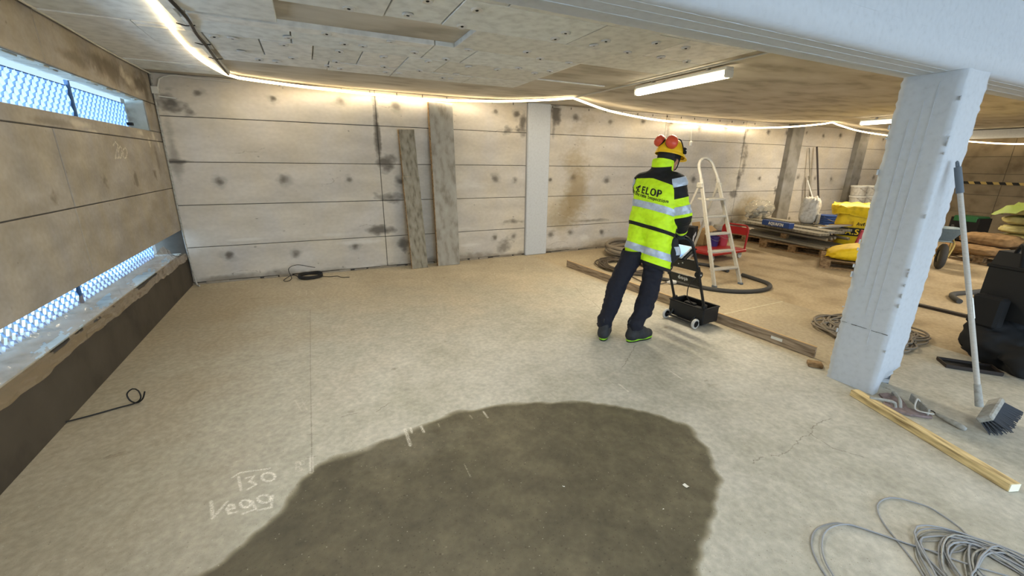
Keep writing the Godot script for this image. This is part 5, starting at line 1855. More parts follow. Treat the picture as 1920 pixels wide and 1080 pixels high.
# ---------------------------------------------------------------- the scanner trolley
func make_trolley() -> void:
	# x forward (away from the worker), z right
	var t := thing("scanner_trolley", "black two-wheeled scanner trolley with a lit tablet, held by the worker", "trolley", Vector3(3.44, 0, -2.84), 5.0)
	var W := 0.20
	var b := MB.new()
	for s in [-1.0, 1.0]:
		b.box(Vector3(0, 0.125, s * W), Vector3(0.23, 0.15, 0.012), 0.003)
		b.box(Vector3(s * 0.115, 0.125, 0), Vector3(0.012, 0.15, W * 2), 0.003)
	b.box(Vector3(0, 0.055, 0), Vector3(0.23, 0.012, W * 2), 0.003)
	var housing := obj("housing", b, M.black_plastic, t)
	b = MB.new()
	b.box(Vector3(-0.01, 0.15, 0), Vector3(0.14, 0.03, 0.28), 0.006)
	b.box(Vector3(0.03, 0.172, -0.06), Vector3(0.05, 0.03, 0.12), 0.006)
	b.box(Vector3(-0.03, 0.17, 0.07), Vector3(0.06, 0.02, 0.06), 0.006)
	obj("scanner_unit", b, M.black_fabric, housing)
	b = MB.new()
	b.box(Vector3(0, 0.204, -W), Vector3(0.25, 0.012, 0.022), 0.003)
	b.box(Vector3(0, 0.204, W), Vector3(0.25, 0.012, 0.022), 0.003)
	b.box(Vector3(-0.117, 0.204, 0), Vector3(0.022, 0.012, W * 2), 0.003)
	b.box(Vector3(0.117, 0.204, 0), Vector3(0.022, 0.012, W * 2), 0.003)
	obj("rim", b, M.soft_black, housing)
	b = MB.new()
	b.box(Vector3(0.0, 0.03, 0.0), Vector3(0.10, 0.05, 0.30), 0.01)
	obj("scan_head", b, M.soft_black, t)
	b = MB.new()
	b.tube(V([Vector3(-0.16, 0.052, -W * 0.93), Vector3(-0.16, 0.052, W * 0.72)]), 0.011, 8)
	for s in [-0.75, 0.55]:
		b.tube(V([Vector3(-0.16, 0.052, W * s), Vector3(-0.115, 0.11, W * s)]), 0.012, 8)
	obj("axle", b, M.black_plastic, t)
	for s in [-0.98, 0.78]:
		var X := Transform3D(Basis(Vector3(1, 0, 0), Vector3(0, 0, 1), Vector3(0, -1, 0)), Vector3(-0.16, 0.052, W * s))
		b = MB.new()
		b.lathe(PackedVector2Array([Vector2(0.034, -0.012), Vector2(0.048, -0.012), Vector2(0.052, -0.006), Vector2(0.052, 0.006), Vector2(0.048, 0.012), Vector2(0.034, 0.012)]), 28, X)
		var wh := obj("wheel", b, M.pale_rubber, t)
		b = MB.new()
		b.lathe(PackedVector2Array([Vector2(0, -0.015), Vector2(0.012, -0.015), Vector2(0.014, -0.010), Vector2(0.036, -0.008), Vector2(0.036, 0.008), Vector2(0.014, 0.010), Vector2(0.012, 0.016), Vector2(0, 0.016)]), 20, X)
		obj("hub", b, M.black_plastic, wh)
	# handle: two legs, a joint in each, a closed bow at the top
	var leg := func(s: float, y: float) -> Vector3:
		return Vector3(lerpf(-0.07, -0.375, clampf((y - 0.18) / 0.70, 0, 1)), y, s * (0.175 - 0.02 * clampf((y - 0.5) * 2.5, 0.0, 1.0)))
	for s in [-1.0, 1.0]:
		b = MB.new()
		b.tube(V([leg.call(s, 0.19), leg.call(s, 0.35), leg.call(s, 0.54)]), 0.0135, 10)
		var lg := obj("leg", b, M.black_plastic, t)
		b = MB.new()
		b.box((leg.call(s, 0.205) as Vector3), Vector3(0.055, 0.085, 0.035), 0.008)
		obj("foot_clamp", b, M.black_plastic, lg)
		b = MB.new()
		var j: Vector3 = leg.call(s, 0.57)
		b.lathe(PackedVector2Array([Vector2(0, -0.026), Vector2(0.030, -0.024), Vector2(0.033, -0.012), Vector2(0.033, 0.012), Vector2(0.030, 0.024), Vector2(0, 0.026)]), 18, Transform3D(Basis(Vector3(1, 0, 0), Vector3(0, 0, 1), Vector3(0, -1, 0)), j))
		b.box(j + Vector3(0.012, -0.045, 0), Vector3(0.036, 0.06, 0.03), 0.006, Basis(Vector3(0, 0, 1), 0.42))
		b.box(j + Vector3(-0.018, 0.05, 0), Vector3(0.036, 0.06, 0.03), 0.006, Basis(Vector3(0, 0, 1), 0.42))
		obj("fold_joint", b, M.black_plastic, lg)
		b = MB.new()
		b.lathe(PackedVector2Array([Vector2(0, 0.0), Vector2(0.008, 0.0), Vector2(0.008, 0.004), Vector2(0, 0.005)]), 10, Transform3D(Basis(Vector3(1, 0, 0), Vector3(0, 0, 1), Vector3(0, -1, 0)), j + Vector3(-0.005, 0, 0.026)))
		obj("joint_pin", b, M.pale_rubber, lg)
	b = MB.new()
	var bow := V([leg.call(-1.0, 0.58), leg.call(-1.0, 0.70), leg.call(-1.0, 0.82), Vector3(-0.372, 0.885, -0.145), Vector3(-0.388, 0.918, -0.11), Vector3(-0.392, 0.925, -0.05), Vector3(-0.392, 0.925, 0.05), Vector3(-0.388, 0.918, 0.11), Vector3(-0.372, 0.885, 0.145), leg.call(1.0, 0.82), leg.call(1.0, 0.70), leg.call(1.0, 0.58)])
	b.tube(smooth_path(bow, 0.02), 0.0145, 10)
	obj("handle_bow", b, M.black_plastic, t)
	# cross plates, the lower one lettered upside down
	for q in [[0.485, 0.095, 0.0], [0.655, 0.12, 1.0]]:
		var p0: Vector3 = leg.call(0.0, q[0])
		var B := Basis(Vector3(0, 0, 1), 0.41)
		b = MB.new()
		b.box(Vector3(p0.x - 0.005, p0.y, 0), Vector3(0.014, q[1], 0.325), 0.004, B)
		var pl := obj("cross_plate", b, M.black_plastic, t)
		if q[2] == 0.0:
			var tx := put("lettering", text_mesh("elop", 0.040, true, 0.002), M.paper, pl)
			# upright text faces +z; turn it to face the worker and stand it on its head
			tx.transform = Transform3D(B * Basis(Vector3.UP, -PI / 2) * Basis(Vector3(0, 0, 1), PI), Vector3(p0.x - 0.005, p0.y, -0.01) + B * Vector3(-0.0085, 0.005, 0.0))
		else:
			for z in [-0.03, 0.02]:
				b = MB.new()
				b.lathe(PackedVector2Array([Vector2(0, 0.0), Vector2(0.007, 0.0), Vector2(0.007, 0.004), Vector2(0, 0.005)]), 10, Transform3D(B * Basis(Vector3(0, 1, 0), Vector3(-1, 0, 0), Vector3(0, 0, 1)), Vector3(p0.x - 0.005, p0.y, z) + B * Vector3(-0.007, z * 0.4, 0)))
				obj("screw", b, M.pale_rubber, pl)
	# shelf and tablet
	var TB := Basis(Vector3(0, 0, 1), 0.55)
	b = MB.new()
	b.box(Vector3(-0.370, 0.772, 0), Vector3(0.18, 0.012, 0.31), 0.004, TB)
	obj("tablet_shelf", b, M.soft_black, t)
	b = MB.new()
	b.box(Vector3(-0.382, 0.784, -0.005), Vector3(0.175, 0.016, 0.255), 0.006, TB)
	var tab := obj("tablet", b, M.white_plastic, t)
	b = MB.new()
	b.box(Vector3(-0.382, 0.784, -0.005) + TB * Vector3(0, 0.0085, 0), Vector3(0.155, 0.002, 0.232), 0.0, TB)
	obj("screen", b, M.screen_glow, tab)
	b = MB.new()
	for k in 4:
		var p := Vector3(-0.382, 0.784, -0.005) + TB * Vector3(0.0, 0.0105, -0.07 + k * 0.024)
		b.box(p, Vector3([0.10, 0.05, 0.07, 0.035][k], 0.001, 0.010), 0.0, TB * Basis(Vector3.UP, [0.5, -0.4, 0.7, 0.2][k]))
	obj("screen_plot", b, M.blue_plastic, tab)
	b = MB.new()
	b.tube(smooth_path(V([leg.call(1.0, 0.56), Vector3(-0.27, 0.46, 0.11), Vector3(-0.24, 0.34, 0.08), Vector3(-0.15, 0.26, 0.05), Vector3(-0.05, 0.20, 0.03), Vector3(-0.02, 0.17, 0.02)]), 0.03), 0.005, 6)
	obj("lead", b, M.black_cable, t)
	var l := AreaLight3D.new()
	l.name = "tablet_light"
	t.add_child(l)
	l.transform = Transform3D(TB * Basis(Vector3(1, 0, 0), Vector3(0, 0, -1), Vector3(0, 1, 0)), Vector3(-0.382, 0.784, -0.005) + TB * Vector3(0, 0.014, 0))
	l.area_size = Vector2(0.15, 0.22)
	l.light_color = Color(0.6, 0.78, 1.0)
	l.light_energy = 0.004
	l.area_range = 20.0
	l.area_attenuation = 2.0
	l.area_normalize_energy = true
	l.shadow_enabled = true


func coil(called: String, label: String, category: String, at: Vector3, r: Vector2, turns: int, wire: float, m: Material, sd: int, spread: float, hang: float, yaw := 0.0, height := 1.6) -> MeshInstance3D:
	# one rope wound round and round, each turn a little off the last
	var g := RandomNumberGenerator.new()
	g.seed = sd
	var f := flat_noise(sd, 0.6, 2)
	var p := PackedVector3Array()
	var per := 30
	var off := Vector2.ZERO
	var nxt := Vector2.ZERO
	for k in turns * per:
		if k % per == 0:
			off = nxt
			nxt = Vector2(g.randf_range(-1, 1), g.randf_range(-1, 1)) * spread
		var u := float(k % per) / per
		var a := TAU * k / per + yaw
		var o := off.lerp(nxt, smoothstep(0.0, 1.0, u))
		var grow := 1.0 + f.get_noise_1d(k * 0.14) * hang
		var turn := k / float(per)
		var y := wire * (1.0 + fmod(turn, 5.0) * height * 0.55 + floorf(turn / 5.0) * 0.25) + absf(f.get_noise_1d(k * 0.11 + 70.0)) * wire * height
		p.append(Vector3(cos(a) * r.x * grow + o.x, y, sin(a) * r.y * grow + o.y))
	var b := MB.new()
	b.tube(smooth_path(p, maxf(r.x, r.y) * 0.12), wire, 7)
	var o := obj(called, b, m)
	o.position = at
	tag(o, label, category)
	return o


# ---------------------------------------------------------------- what lies about on the near floor
func make_floor_things() -> void:
	# long board on edge
	var a := Vector3(3.526, 0.052, -5.38)
	var c := Vector3(3.693, 0.052, -1.779)
	var t := thing("edge_board", "long grey-brown board standing on edge across the floor beside the worker", "board", Vector3(a.x, 0, a.z), rad_to_deg(atan2(c.x - a.x, c.z - a.z)))
	var ln := a.distance_to(c)
	var b := MB.new()
	b.box(Vector3(0.011, 0.052, ln / 2), Vector3(0.022, 0.10, ln), 0.002)
	obj("board", b, M.formply, t)
	b = MB.new()
	b.box(Vector3(0.011, 0.1035, ln / 2), Vector3(0.020, 0.003, ln), 0.0)
	obj("top_edge", b, M.ply_edge, t)
	b = MB.new()
	b.box(Vector3(-0.001, 0.055, ln - 0.32), Vector3(0.002, 0.026, 0.10))
	obj("sticker", b, M.paper, t)
	# step ladder
	step_ladder()
	# hoses and cables
	var g := coil("suction_hose", "thick pale grey hose coiled in a pile behind the worker near the wall", "hose", Vector3(5.10, 0, -5.62), Vector2(0.48, 0.52), 6, 0.034, M.grey_hose, 5, 0.07, 0.16, 0.5)
	coil("cable_heap", "tangled heap of thin brown cables lying between hose and edge board", "cable", Vector3(4.38, 0, -4.93), Vector2(0.36, 0.46), 15, 0.011, M.brown_cable, 8, 0.10, 0.22, 0.3, 1.2)
	b = MB.new()
	b.tube(smooth_path(V([Vector3(5.60, 0.026, -4.10), Vector3(5.66, 0.026, -4.42), Vector3(5.52, 0.026, -4.67), Vector3(5.22, 0.026, -4.74), Vector3(4.95, 0.03, -4.75), Vector3(4.75, 0.05, -4.72)]), 0.06), 0.026, 9)
	tag(obj("dark_hose", b, M.dark_hose), "short dark hose curving behind the ladder's feet", "hose")
	b = MB.new()
	b.tube(smooth_path(floor_path([5.60, -3.86, 5.56, -3.62, 5.50, -3.40, 5.34, -3.27, 5.12, -3.225, 4.9, -3.26, 4.7, -3.36, 4.55, -3.52, 4.45, -3.75, 4.38, -4.0, 4.30, -4.25, 4.34, -4.5], 0.026), 0.06), 0.027, 9)
	tag(obj("dark_hose", b, M.dark_hose), "long dark hose looping round in front of the step ladder", "hose")
	t = thing("plug_lead", "pale plug on a thin dark lead behind the trolley", "cable", Vector3(4.31, 0, -3.96), -20)
	b = MB.new()
	b.lathe(PackedVector2Array([Vector2(0, -0.06), Vector2(0.024, -0.055), Vector2(0.03, -0.02), Vector2(0.028, 0.03), Vector2(0.016, 0.05), Vector2(0.012, 0.075)]), 14, Transform3D(Basis(Vector3(0, 1, 0), Vector3(-1, 0, 0), Vector3(0, 0, 1)), Vector3(0, 0.031, 0)))
	obj("plug", b, M.pale_rubber, t)
	b = MB.new()
	b.tube(smooth_path(V([Vector3(-0.07, 0.028, 0), Vector3(-0.2, 0.012, 0.02), Vector3(-0.35, 0.012, -0.05), Vector3(-0.45, 0.03, -0.3)]), 0.04), 0.009, 7)
	obj("lead", b, M.brown_cable, t)
	coil("pipe_coil", "thin grey-brown hose coiled flat on the floor behind the pillar", "hose", Vector3(4.78, 0, -1.90), Vector2(0.36, 0.31), 15, 0.0095, M.grey_hose, 13, 0.08, 0.75, 2.0, 1.3)
	# black cable coil at the foot of the back wall
	var k := coil("black_cable_coil", "small tight coil of black cable at the foot of the back wall", "cable", Vector3(-0.13, 0, -6.21), Vector2(0.145, 0.13), 9, 0.008, M.black_cable, 17, 0.012, 0.05, 0.0, 1.8)
	b = MB.new()
	b.tube(smooth_path(V([Vector3(-0.26, 0.02, -6.17), Vector3(-0.34, 0.06, -6.22), Vector3(-0.40, 0.03, -6.25), Vector3(-0.46, 0.012, -6.15), Vector3(-0.42, 0.012, -6.08), Vector3(-0.36, 0.03, -6.13), Vector3(-0.39, 0.13, -6.29), Vector3(-0.28, 0.17, -6.32), Vector3(-0.10, 0.12, -6.33), Vector3(-0.06, 0.11, -6.34)]), 0.03), 0.0045, 6)
	b.tube(smooth_path(V([Vector3(0.0, 0.02, -6.16), Vector3(0.10, 0.006, -6.14), Vector3(0.21, 0.006, -6.13), Vector3(0.26, 0.006, -6.04), Vector3(0.36, 0.006, -6.01)]), 0.03), 0.0045, 6)
	obj("loose_end", b, M.black_cable, k).position = -k.position
	# little wire loop sticking out of the plinth
	b = MB.new()
	b.tube(smooth_path(V([Vector3(-1.505, 0.010, -3.13), Vector3(-1.40, 0.008, -3.16), Vector3(-1.28, 0.008, -3.20), Vector3(-1.20, 0.010, -3.22), Vector3(-1.165, 0.04, -3.22), Vector3(-1.175, 0.085, -3.24), Vector3(-1.205, 0.10, -3.25), Vector3(-1.235, 0.075, -3.24), Vector3(-1.225, 0.03, -3.23), Vector3(-1.19, 0.012, -3.215), Vector3(-1.15, 0.04, -3.20), Vector3(-1.13, 0.09, -3.20)]), 0.012), 0.0045, 6)
	tag(obj("wire_loop", b, M.black_cable), "short black wire with a curled end poking out of the plinth", "wire")
	# pale cable bottom right
	t = thing("cable_coil", "loose coil of thin grey cable in the near corner of the floor", "cable")
	b = MB.new()
	b.tube(smooth_path(floor_path(CABLE_A, 0.006), 0.02), 0.0036, 7)
	obj("outer_loop", b, M.grey_cable, t)
	b = MB.new()
	b.tube(smooth_path(floor_path(CABLE_B, 0.013), 0.02), 0.0036, 7)
	obj("outer_loop", b, M.grey_cable, t)
	var i := 0
	for q in CABLE_LOOPS:
		for dup in 3:
			var p := floor_path(q, 0.0045 + 0.0045 * ((i + dup * 2) % 5))
			for z in p.size():
				p[z] += Vector3(0.011 * dup * sin(z * 0.7 + i), 0.002 * dup, 0.012 * dup * cos(z * 0.6 + i * 2.0))
			# the far side of each turn
			var e := p[p.size() - 1]
			var s := p[0]
			p.append(e + Vector3(-0.03, 0, 0.05))
			p.append((e + s) * 0.5 + Vector3(0.04, 0, 0.13))
			p.append(s + Vector3(-0.01, 0, 0.06))
			b = MB.new()
			b.tube(smooth_path(p, 0.025, true), 0.0036, 7, true)
			obj("turn", b, M.grey_cable if (i + dup) % 3 else M.mortar_grey, t)
		i += 1
	# squared timber
	t = thing("timber_batten", "pale squared timber with a white painted end lying before the pillar", "timber", Vector3(3.33, 0, -1.305), rad_to_deg(-atan2(0.835, -0.30)))
	b = MB.new()
	b.box(Vector3(0.455, 0.024, 0), Vector3(0.91, 0.046, 0.06), 0.003)
	obj("batten", b, M.new_timber, t)
	b = MB.new()
	b.box(Vector3(0.911, 0.024, 0), Vector3(0.003, 0.042, 0.056))
	obj("painted_end", b, M.end_grain_paint, t)
	b = MB.new()
	b.box(Vector3(0, 0.018, 0), Vector3(0.08, 0.036, 0.10), 0.006)
	var o := obj("wood_offcut", b, M.pallet_wood)
	o.position = Vector3(3.55, 0, -1.69)
	o.rotation.y = 0.7
	tag(o, "small brown wood offcut at the far foot of the pillar", "wood block")
	broom()
	hand_tools()
	# litter
	for q in [[1.545, -1.165, 0.030], [0.98, -1.42, 0.013], [1.33, -1.1, 0.011]]:
		b = MB.new()
		b.grid(4, 3, func(s, r): return Vector3((s - 0.5) * q[2], 0.003 + 0.006 * s * s + 0.002 * sin(r * 5.0), (r - 0.5) * q[2] * 0.6))
		o = obj("paper_scrap", b, M.paper)
		o.position = Vector3(q[0], 0, q[1])
		o.rotation.y = q[0] * 3.0
		tag(o, ["larger white paper scrap near the right edge of the damp patch", "tiny white scrap inside the damp patch, farthest left", "tiny white scrap at the near right of the damp patch"][int(q[2] * 1000.0) % 3], "litter", "white scraps on the floor")
	# black case on a soft bag
	t = thing("tool_case", "big black fabric-covered case at the right edge, standing on a dark bag", "case", Vector3(5.02, 0.385, -1.32), -14)
	b = MB.new()
	b.prism(PackedVector2Array([Vector2(0, 0), Vector2(0.95, 0), Vector2(0.95, 0.53), Vector2(0.05, 0.53), Vector2(0.0, 0.40)]), 0.42, Transform3D(Basis(), Vector3(0, 0, 0)))
	obj("case_body", b, M.black_fabric, t)
	b = MB.new()
	b.box(Vector3(0.48, 0.41, 0.21), Vector3(0.98, 0.024, 0.45), 0.006)
	obj("lid_seam", b, M.soft_black, t)
	for q in [[0.10, 0.42], [0.55, 0.42]]:
		b = MB.new()
		b.box(Vector3(q[0], q[1], 0.437), Vector3(0.05, 0.07, 0.02), 0.004)
		obj("latch", b, M.dusty_aluminium, t)
	b = MB.new()
	b.tube(smooth_path(V([Vector3(0.06, 0.53, 0.1), Vector3(0.0, 0.60, 0.15), Vector3(-0.05, 0.55, 0.2), Vector3(-0.02, 0.44, 0.2)]), 0.04), 0.014, 7)
	obj("carry_strap", b, M.soft_black, t)
	b = MB.new()
	b.box(Vector3(-0.06, 0.05, 0.12), Vector3(0.10, 0.26, 0.2), 0.02)
	obj("side_pocket", b, M.soft_black, t)
	t = thing("soft_bag", "slumped black bag on the floor under the big black case", "bag", Vector3(5.25, 0, -1.0), -14)
	var bag := Field.new(Vector3(-0.55, -0.02, -0.42), Vector3(0.62, 0.48, 0.46), 0.022)
	bag.bone(Vector3(-0.30, 0.15, -0.05), Vector3(0.45, 0.15, -0.05), 0.16, 0.17, 0.08)
	bag.bone(Vector3(-0.36, 0.12, 0.18), Vector3(0.40, 0.12, 0.20), 0.12, 0.13, 0.08)
	bag.bone(Vector3(-0.3, 0.22, -0.15), Vector3(0.40, 0.23, -0.12), 0.13, 0.13, 0.08)
	bag.wrinkle(flat_noise(66, 1.0, 3), 0.05, Vector3(5, 7, 5))
	var bc := split(bag.surface(), func(p): return p.y - 0.004)
	skin("bag_body", [bc[1]], M.soft_black, t)
	b = MB.new()
	b.grid(14, 6, func(s, r): return Vector3(-0.22 + s * 0.5, 0.335 - s * 0.12 + 0.03 * sin(s * 9.0 + r * 4.0), 0.14 + r * 0.14))
	obj("film_wrap", b, M.clear_bag, t)
	# steel and rubber lying about
	b = MB.new()
	b.bar(Vector3(0, 0.014, 0), Vector3(0.0, 0.014, 0.95), 0.07, 0.028, 0.004)
	o = obj("steel_bar", b, M.dark_steel)
	o.position = Vector3(6.33, 0, -2.12)
	tag(o, "flat dark steel bar on the floor pointing at the black case", "steel bar")
	t = thing("steel_tray", "shallow dark steel tray lying at the foot of the black bag", "tray", Vector3(4.60, 0, -1.25), -50)
	b = MB.new()
	b.box(Vector3(0.13, 0.006, 0), Vector3(0.34, 0.012, 0.16), 0.003)
	obj("tray_floor", b, M.black_plastic, t)
	b = MB.new()
	for s in [-1.0, 1.0]:
		b.box(Vector3(0.13, 0.018, s * 0.078), Vector3(0.34, 0.028, 0.008), 0.002)
		b.box(Vector3(0.13 + s * 0.168, 0.018, 0), Vector3(0.008, 0.028, 0.16), 0.002)
	obj("tray_rim", b, M.dark_steel, t)


func step_ladder() -> void:
	var t := thing("step_ladder", "dusty aluminium step ladder with a tall hooped top standing behind the trolley", "ladder", Vector3(4.95, 0, -3.6), -4.0)
	var half := 0.245
	var front := func(s: float, y: float) -> Vector3:
		return Vector3(s * lerpf(half - 0.01, 0.135, y / 1.62) + 0.012 - 0.055 * y / 1.62, y, lerpf(0.0, -0.62, y / 1.62))
	for s in [-1.0, 1.0]:
		var b := MB.new()
		b.bar(front.call(s, 0.0), front.call(s, 1.38), 0.058, 0.024, 0.006, Vector3.RIGHT)
		var r := obj("front_rail", b, M.dusty_aluminium, t)
		b = MB.new()
		b.box(front.call(s, 0.015), Vector3(0.036, 0.03, 0.07), 0.006)
		obj("foot", b, M.grip_grey, r)
		b = MB.new()
		b.bar(front.call(s, 1.30) + Vector3(s * 0.012, 0, -0.03), Vector3(s * 0.245, 0.0, -1.02), 0.036, 0.020, 0.005, Vector3.RIGHT)
		r = obj("rear_leg", b, M.dusty_aluminium, t)
		b = MB.new()
		b.box(Vector3(s * 0.245, 0.015, -1.02), Vector3(0.03, 0.03, 0.05), 0.006)
		obj("foot", b, M.white_plastic, r)
		b = MB.new()
		b.box((front.call(s, 1.30) as Vector3) + Vector3(s * 0.016, 0.0, -0.02), Vector3(0.03, 0.07, 0.10), 0.01)
		obj("hinge", b, M.dusty_aluminium, t)
	var hoop := PackedVector3Array()
	hoop.append(front.call(-1.0, 1.33))
	hoop.append(front.call(-1.0, 1.45))
	for k in 9:
		var a := PI - PI * k / 8.0
		hoop.append(Vector3(cos(a) * 0.135 - 0.043, 1.52 + sin(a) * 0.135, -0.595 - sin(a) * 0.05))
	hoop.append(front.call(1.0, 1.45))
	hoop.append(front.call(1.0, 1.33))
	var b := MB.new()
	b.tube(smooth_path(hoop, 0.03), 0.021, 10)
	obj("hoop", b, M.dusty_aluminium, t)
	for k in 5:
		var y := 0.22 + k * 0.225
		var l: Vector3 = front.call(-1.0, y)
		var r: Vector3 = front.call(1.0, y)
		b = MB.new()
		b.box((l + r) * 0.5 + Vector3(0, 0, -0.02), Vector3(r.x - l.x - 0.02, 0.028, 0.085 if k < 4 else 0.20), 0.005)
		var s := obj("step", b, M.dusty_aluminium, t)
		b = MB.new()
		for q in 4:
			b.box((l + r) * 0.5 + Vector3(0, 0.0145, -0.05 + q * 0.018), Vector3(r.x - l.x - 0.06, 0.002, 0.006))
		obj("tread_ribs", b, M.mortar_grey, s)
	for y in [0.36, 0.80]:
		b = MB.new()
		var q: float = 1.0 - y / 1.30
		var x := lerpf(0.15, 0.245, q)
		b.bar(Vector3(-x, y, lerpf(-0.55, -1.02, q)), Vector3(x, y, lerpf(-0.55, -1.02, q)), 0.022, 0.012, 0.003)
		obj("rear_brace", b, M.dusty_aluminium, t)


func broom() -> void:
	var foot := Vector3(3.66, 0.135, -0.80)
	var top := Vector3(3.553, 1.575, -1.205)
	var t := thing("broom", "pale long-handled broom leaning on the pillar, bristles down", "broom", Vector3(3.72, 0, -0.74))
	var o := t.position
	var d := (top - foot).normalized()
	var b := MB.new()
	b.tube(V([foot + d * 0.02 - o, foot + d * 0.7 - o, top - d * 0.10 - o]), 0.0145, 14, false, 0.0135)
	obj("handle", b, M.broom_handle, t)
	b = MB.new()
	b.tube(V([top - d * 0.17 - o, top - d * 0.05 - o, top - d * 0.012 - o]), 0.0185, 14, false, 0.017)
	b.tube(smooth_path(V([top - d * 0.012 - o + Vector3(-0.012, 0, 0), top + d * 0.016 - o + Vector3(-0.008, 0, 0), top + d * 0.020 - o, top + d * 0.016 - o + Vector3(0.008, 0, 0), top - d * 0.012 - o + Vector3(0.012, 0, 0)]), 0.006), 0.006, 8)
	obj("end_grip", b, M.grip_grey, t)
	b = MB.new()
	b.box(foot + d * 0.62 + Vector3(0, 0, 0.014) - o, Vector3(0.016, 0.13, 0.003), 0.001, Basis(d.cross(Vector3.FORWARD).normalized(), d, d.cross(Vector3.FORWARD).normalized().cross(d)))
	obj("label_sticker", b, M.paper, t)
	b = MB.new()
	b.tube(V([foot - d * 0.015 - o, foot + d * 0.13 - o]), 0.020, 12, false, 0.0165)
	obj("socket", b, M.mortar_grey, t)
	# head: a wooden block seen from its long side, bristles flaring below
	var ax := Vector3(0.985, 0.10, -0.14).normalized()
	var up := d
	var sd := ax.cross(up).normalized()
	up = sd.cross(ax).normalized()
	var H := Basis(ax, -0.5) * Basis(ax, up, sd)
	var c := Vector3(3.715, 0.102, -0.757) - o
	b = MB.new()
	b.box(c, Vector3(0.30, 0.034, 0.075), 0.007, H)
	obj("head_block", b, M.mortar_grey, t)
	b = MB.new()
	var g := RandomNumberGenerator.new()
	g.seed = 8
	for k in 30:
		for j in 5:
			var p := c + H * Vector3(-0.138 + k * 0.0095, -0.014, -0.028 + j * 0.014)
			var e := c + H * Vector3((-0.138 + k * 0.0095) * 1.16, -0.098, (-0.028 + j * 0.014) * 1.7 + 0.018) + Vector3(g.randf_range(-0.006, 0.006), 0, g.randf_range(-0.006, 0.006))
			if e.y + o.y < 0.003:
				e = p.lerp(e, (p.y + o.y - 0.003) / (p.y - e.y))
			b.tube(V([p, e]), 0.0042, 5, false, 0.003)
	obj("bristles", b, M.bristle, t).set_meta("kind", "stuff")


func hand_tools() -> void:
	# crusted plastering tools at the pillar's foot
	var t := thing("plasterers_hawk", "mortar-crusted scraper with a strap handle lying against the pillar's foot", "scraper", Vector3(3.47, 0, -1.125), 40)
	var b := MB.new()
	b.prism(PackedVector2Array([Vector2(-0.10, -0.05), Vector2(0.10, -0.062), Vector2(0.13, 0.0), Vector2(0.09, 0.06), Vector2(-0.09, 0.05)]), 0.012, Transform3D(Basis(Vector3(1, 0, 0), Vector3(0, 0, -1), Vector3(0, 1, 0)), Vector3(0, 0.002, 0)))
	obj("blade", b, M.mauve_crust, t)
	b = MB.new()
	b.tube(smooth_path(V([Vector3(-0.09, 0.012, 0), Vector3(-0.06, 0.055, 0), Vector3(0.02, 0.062, 0), Vector3(0.08, 0.045, 0.01), Vector3(0.10, 0.012, 0.015)]), 0.02), 0.011, 8, false, -1.0, 0.7)
	obj("strap_handle", b, M.mortar_grey, t)
	t = thing("crusted_trowel", "mauve-grey crusted trowel lying between the timber and the pillar", "trowel", Vector3(3.40, 0, -1.04), -58)
	b = MB.new()
	b.prism(PackedVector2Array([Vector2(-0.11, -0.035), Vector2(0.02, -0.045), Vector2(0.13, -0.012), Vector2(0.13, 0.012), Vector2(0.02, 0.045), Vector2(-0.11, 0.035)]), 0.016, Transform3D(Basis(Vector3(1, 0, 0), Vector3(0, 0, -1), Vector3(0, 1, 0)), Vector3(0, 0.004, 0)))
	obj("blade", b, M.mauve_crust, t)
	b = MB.new()
	b.tube(smooth_path(V([Vector3(-0.05, 0.02, 0), Vector3(-0.06, 0.05, 0), Vector3(-0.10, 0.055, 0), Vector3(-0.19, 0.05, 0.01)]), 0.02), 0.010, 8)
	obj("tang", b, M.mortar_grey, t)
	t = thing("float_trowel", "narrow pale float on edge with a bent wire tang, beside the crusted trowel", "float", Vector3(3.545, 0, -1.02), 0)
	var p := Vector3(0.055, 0.035, -0.075)
	var q := Vector3(-0.09, 0.035, 0.075)
	b = MB.new()
	b.bar(p, q, 0.012, 0.055, 0.003)
	obj("blade", b, M.mortar_grey, t)
	b = MB.new()
	b.tube(smooth_path(V([(p + q) * 0.5 + Vector3(0, 0.02, 0), (p + q) * 0.5 + Vector3(-0.03, 0.045, -0.01), q + Vector3(-0.02, 0.0, -0.06), q + Vector3(0.0, 0.0, 0.0), q + Vector3(0.04, -0.01, 0.012)]), 0.01), 0.005, 6)
	obj("tang", b, M.pale_rubber, t)
	t = thing("brush_handle", "pale blue-grey tapered tool handle lying alone beside the broom", "handle", Vector3(3.505, 0, -0.855), 0)
	b = MB.new()
	b.lathe(PackedVector2Array([Vector2(0, -0.085), Vector2(0.012, -0.083), Vector2(0.018, -0.06), Vector2(0.016, 0.0), Vector2(0.013, 0.05), Vector2(0.010, 0.08), Vector2(0, 0.084)]), 14, Transform3D(Basis(Quaternion(Vector3.UP, Vector3(0.05, 0, -0.16).normalized())), Vector3(0, 0.018, 0)), true)
	obj("grip", b, M.mortar_grey, t)
	b = MB.new()
	b.tube(smooth_path(V([Vector3(0.026, 0.018, -0.08), Vector3(0.04, 0.02, -0.10), Vector3(0.02, 0.02, -0.125)]), 0.01), 0.004, 6)
	obj("ferrule", b, M.dark_steel, t)


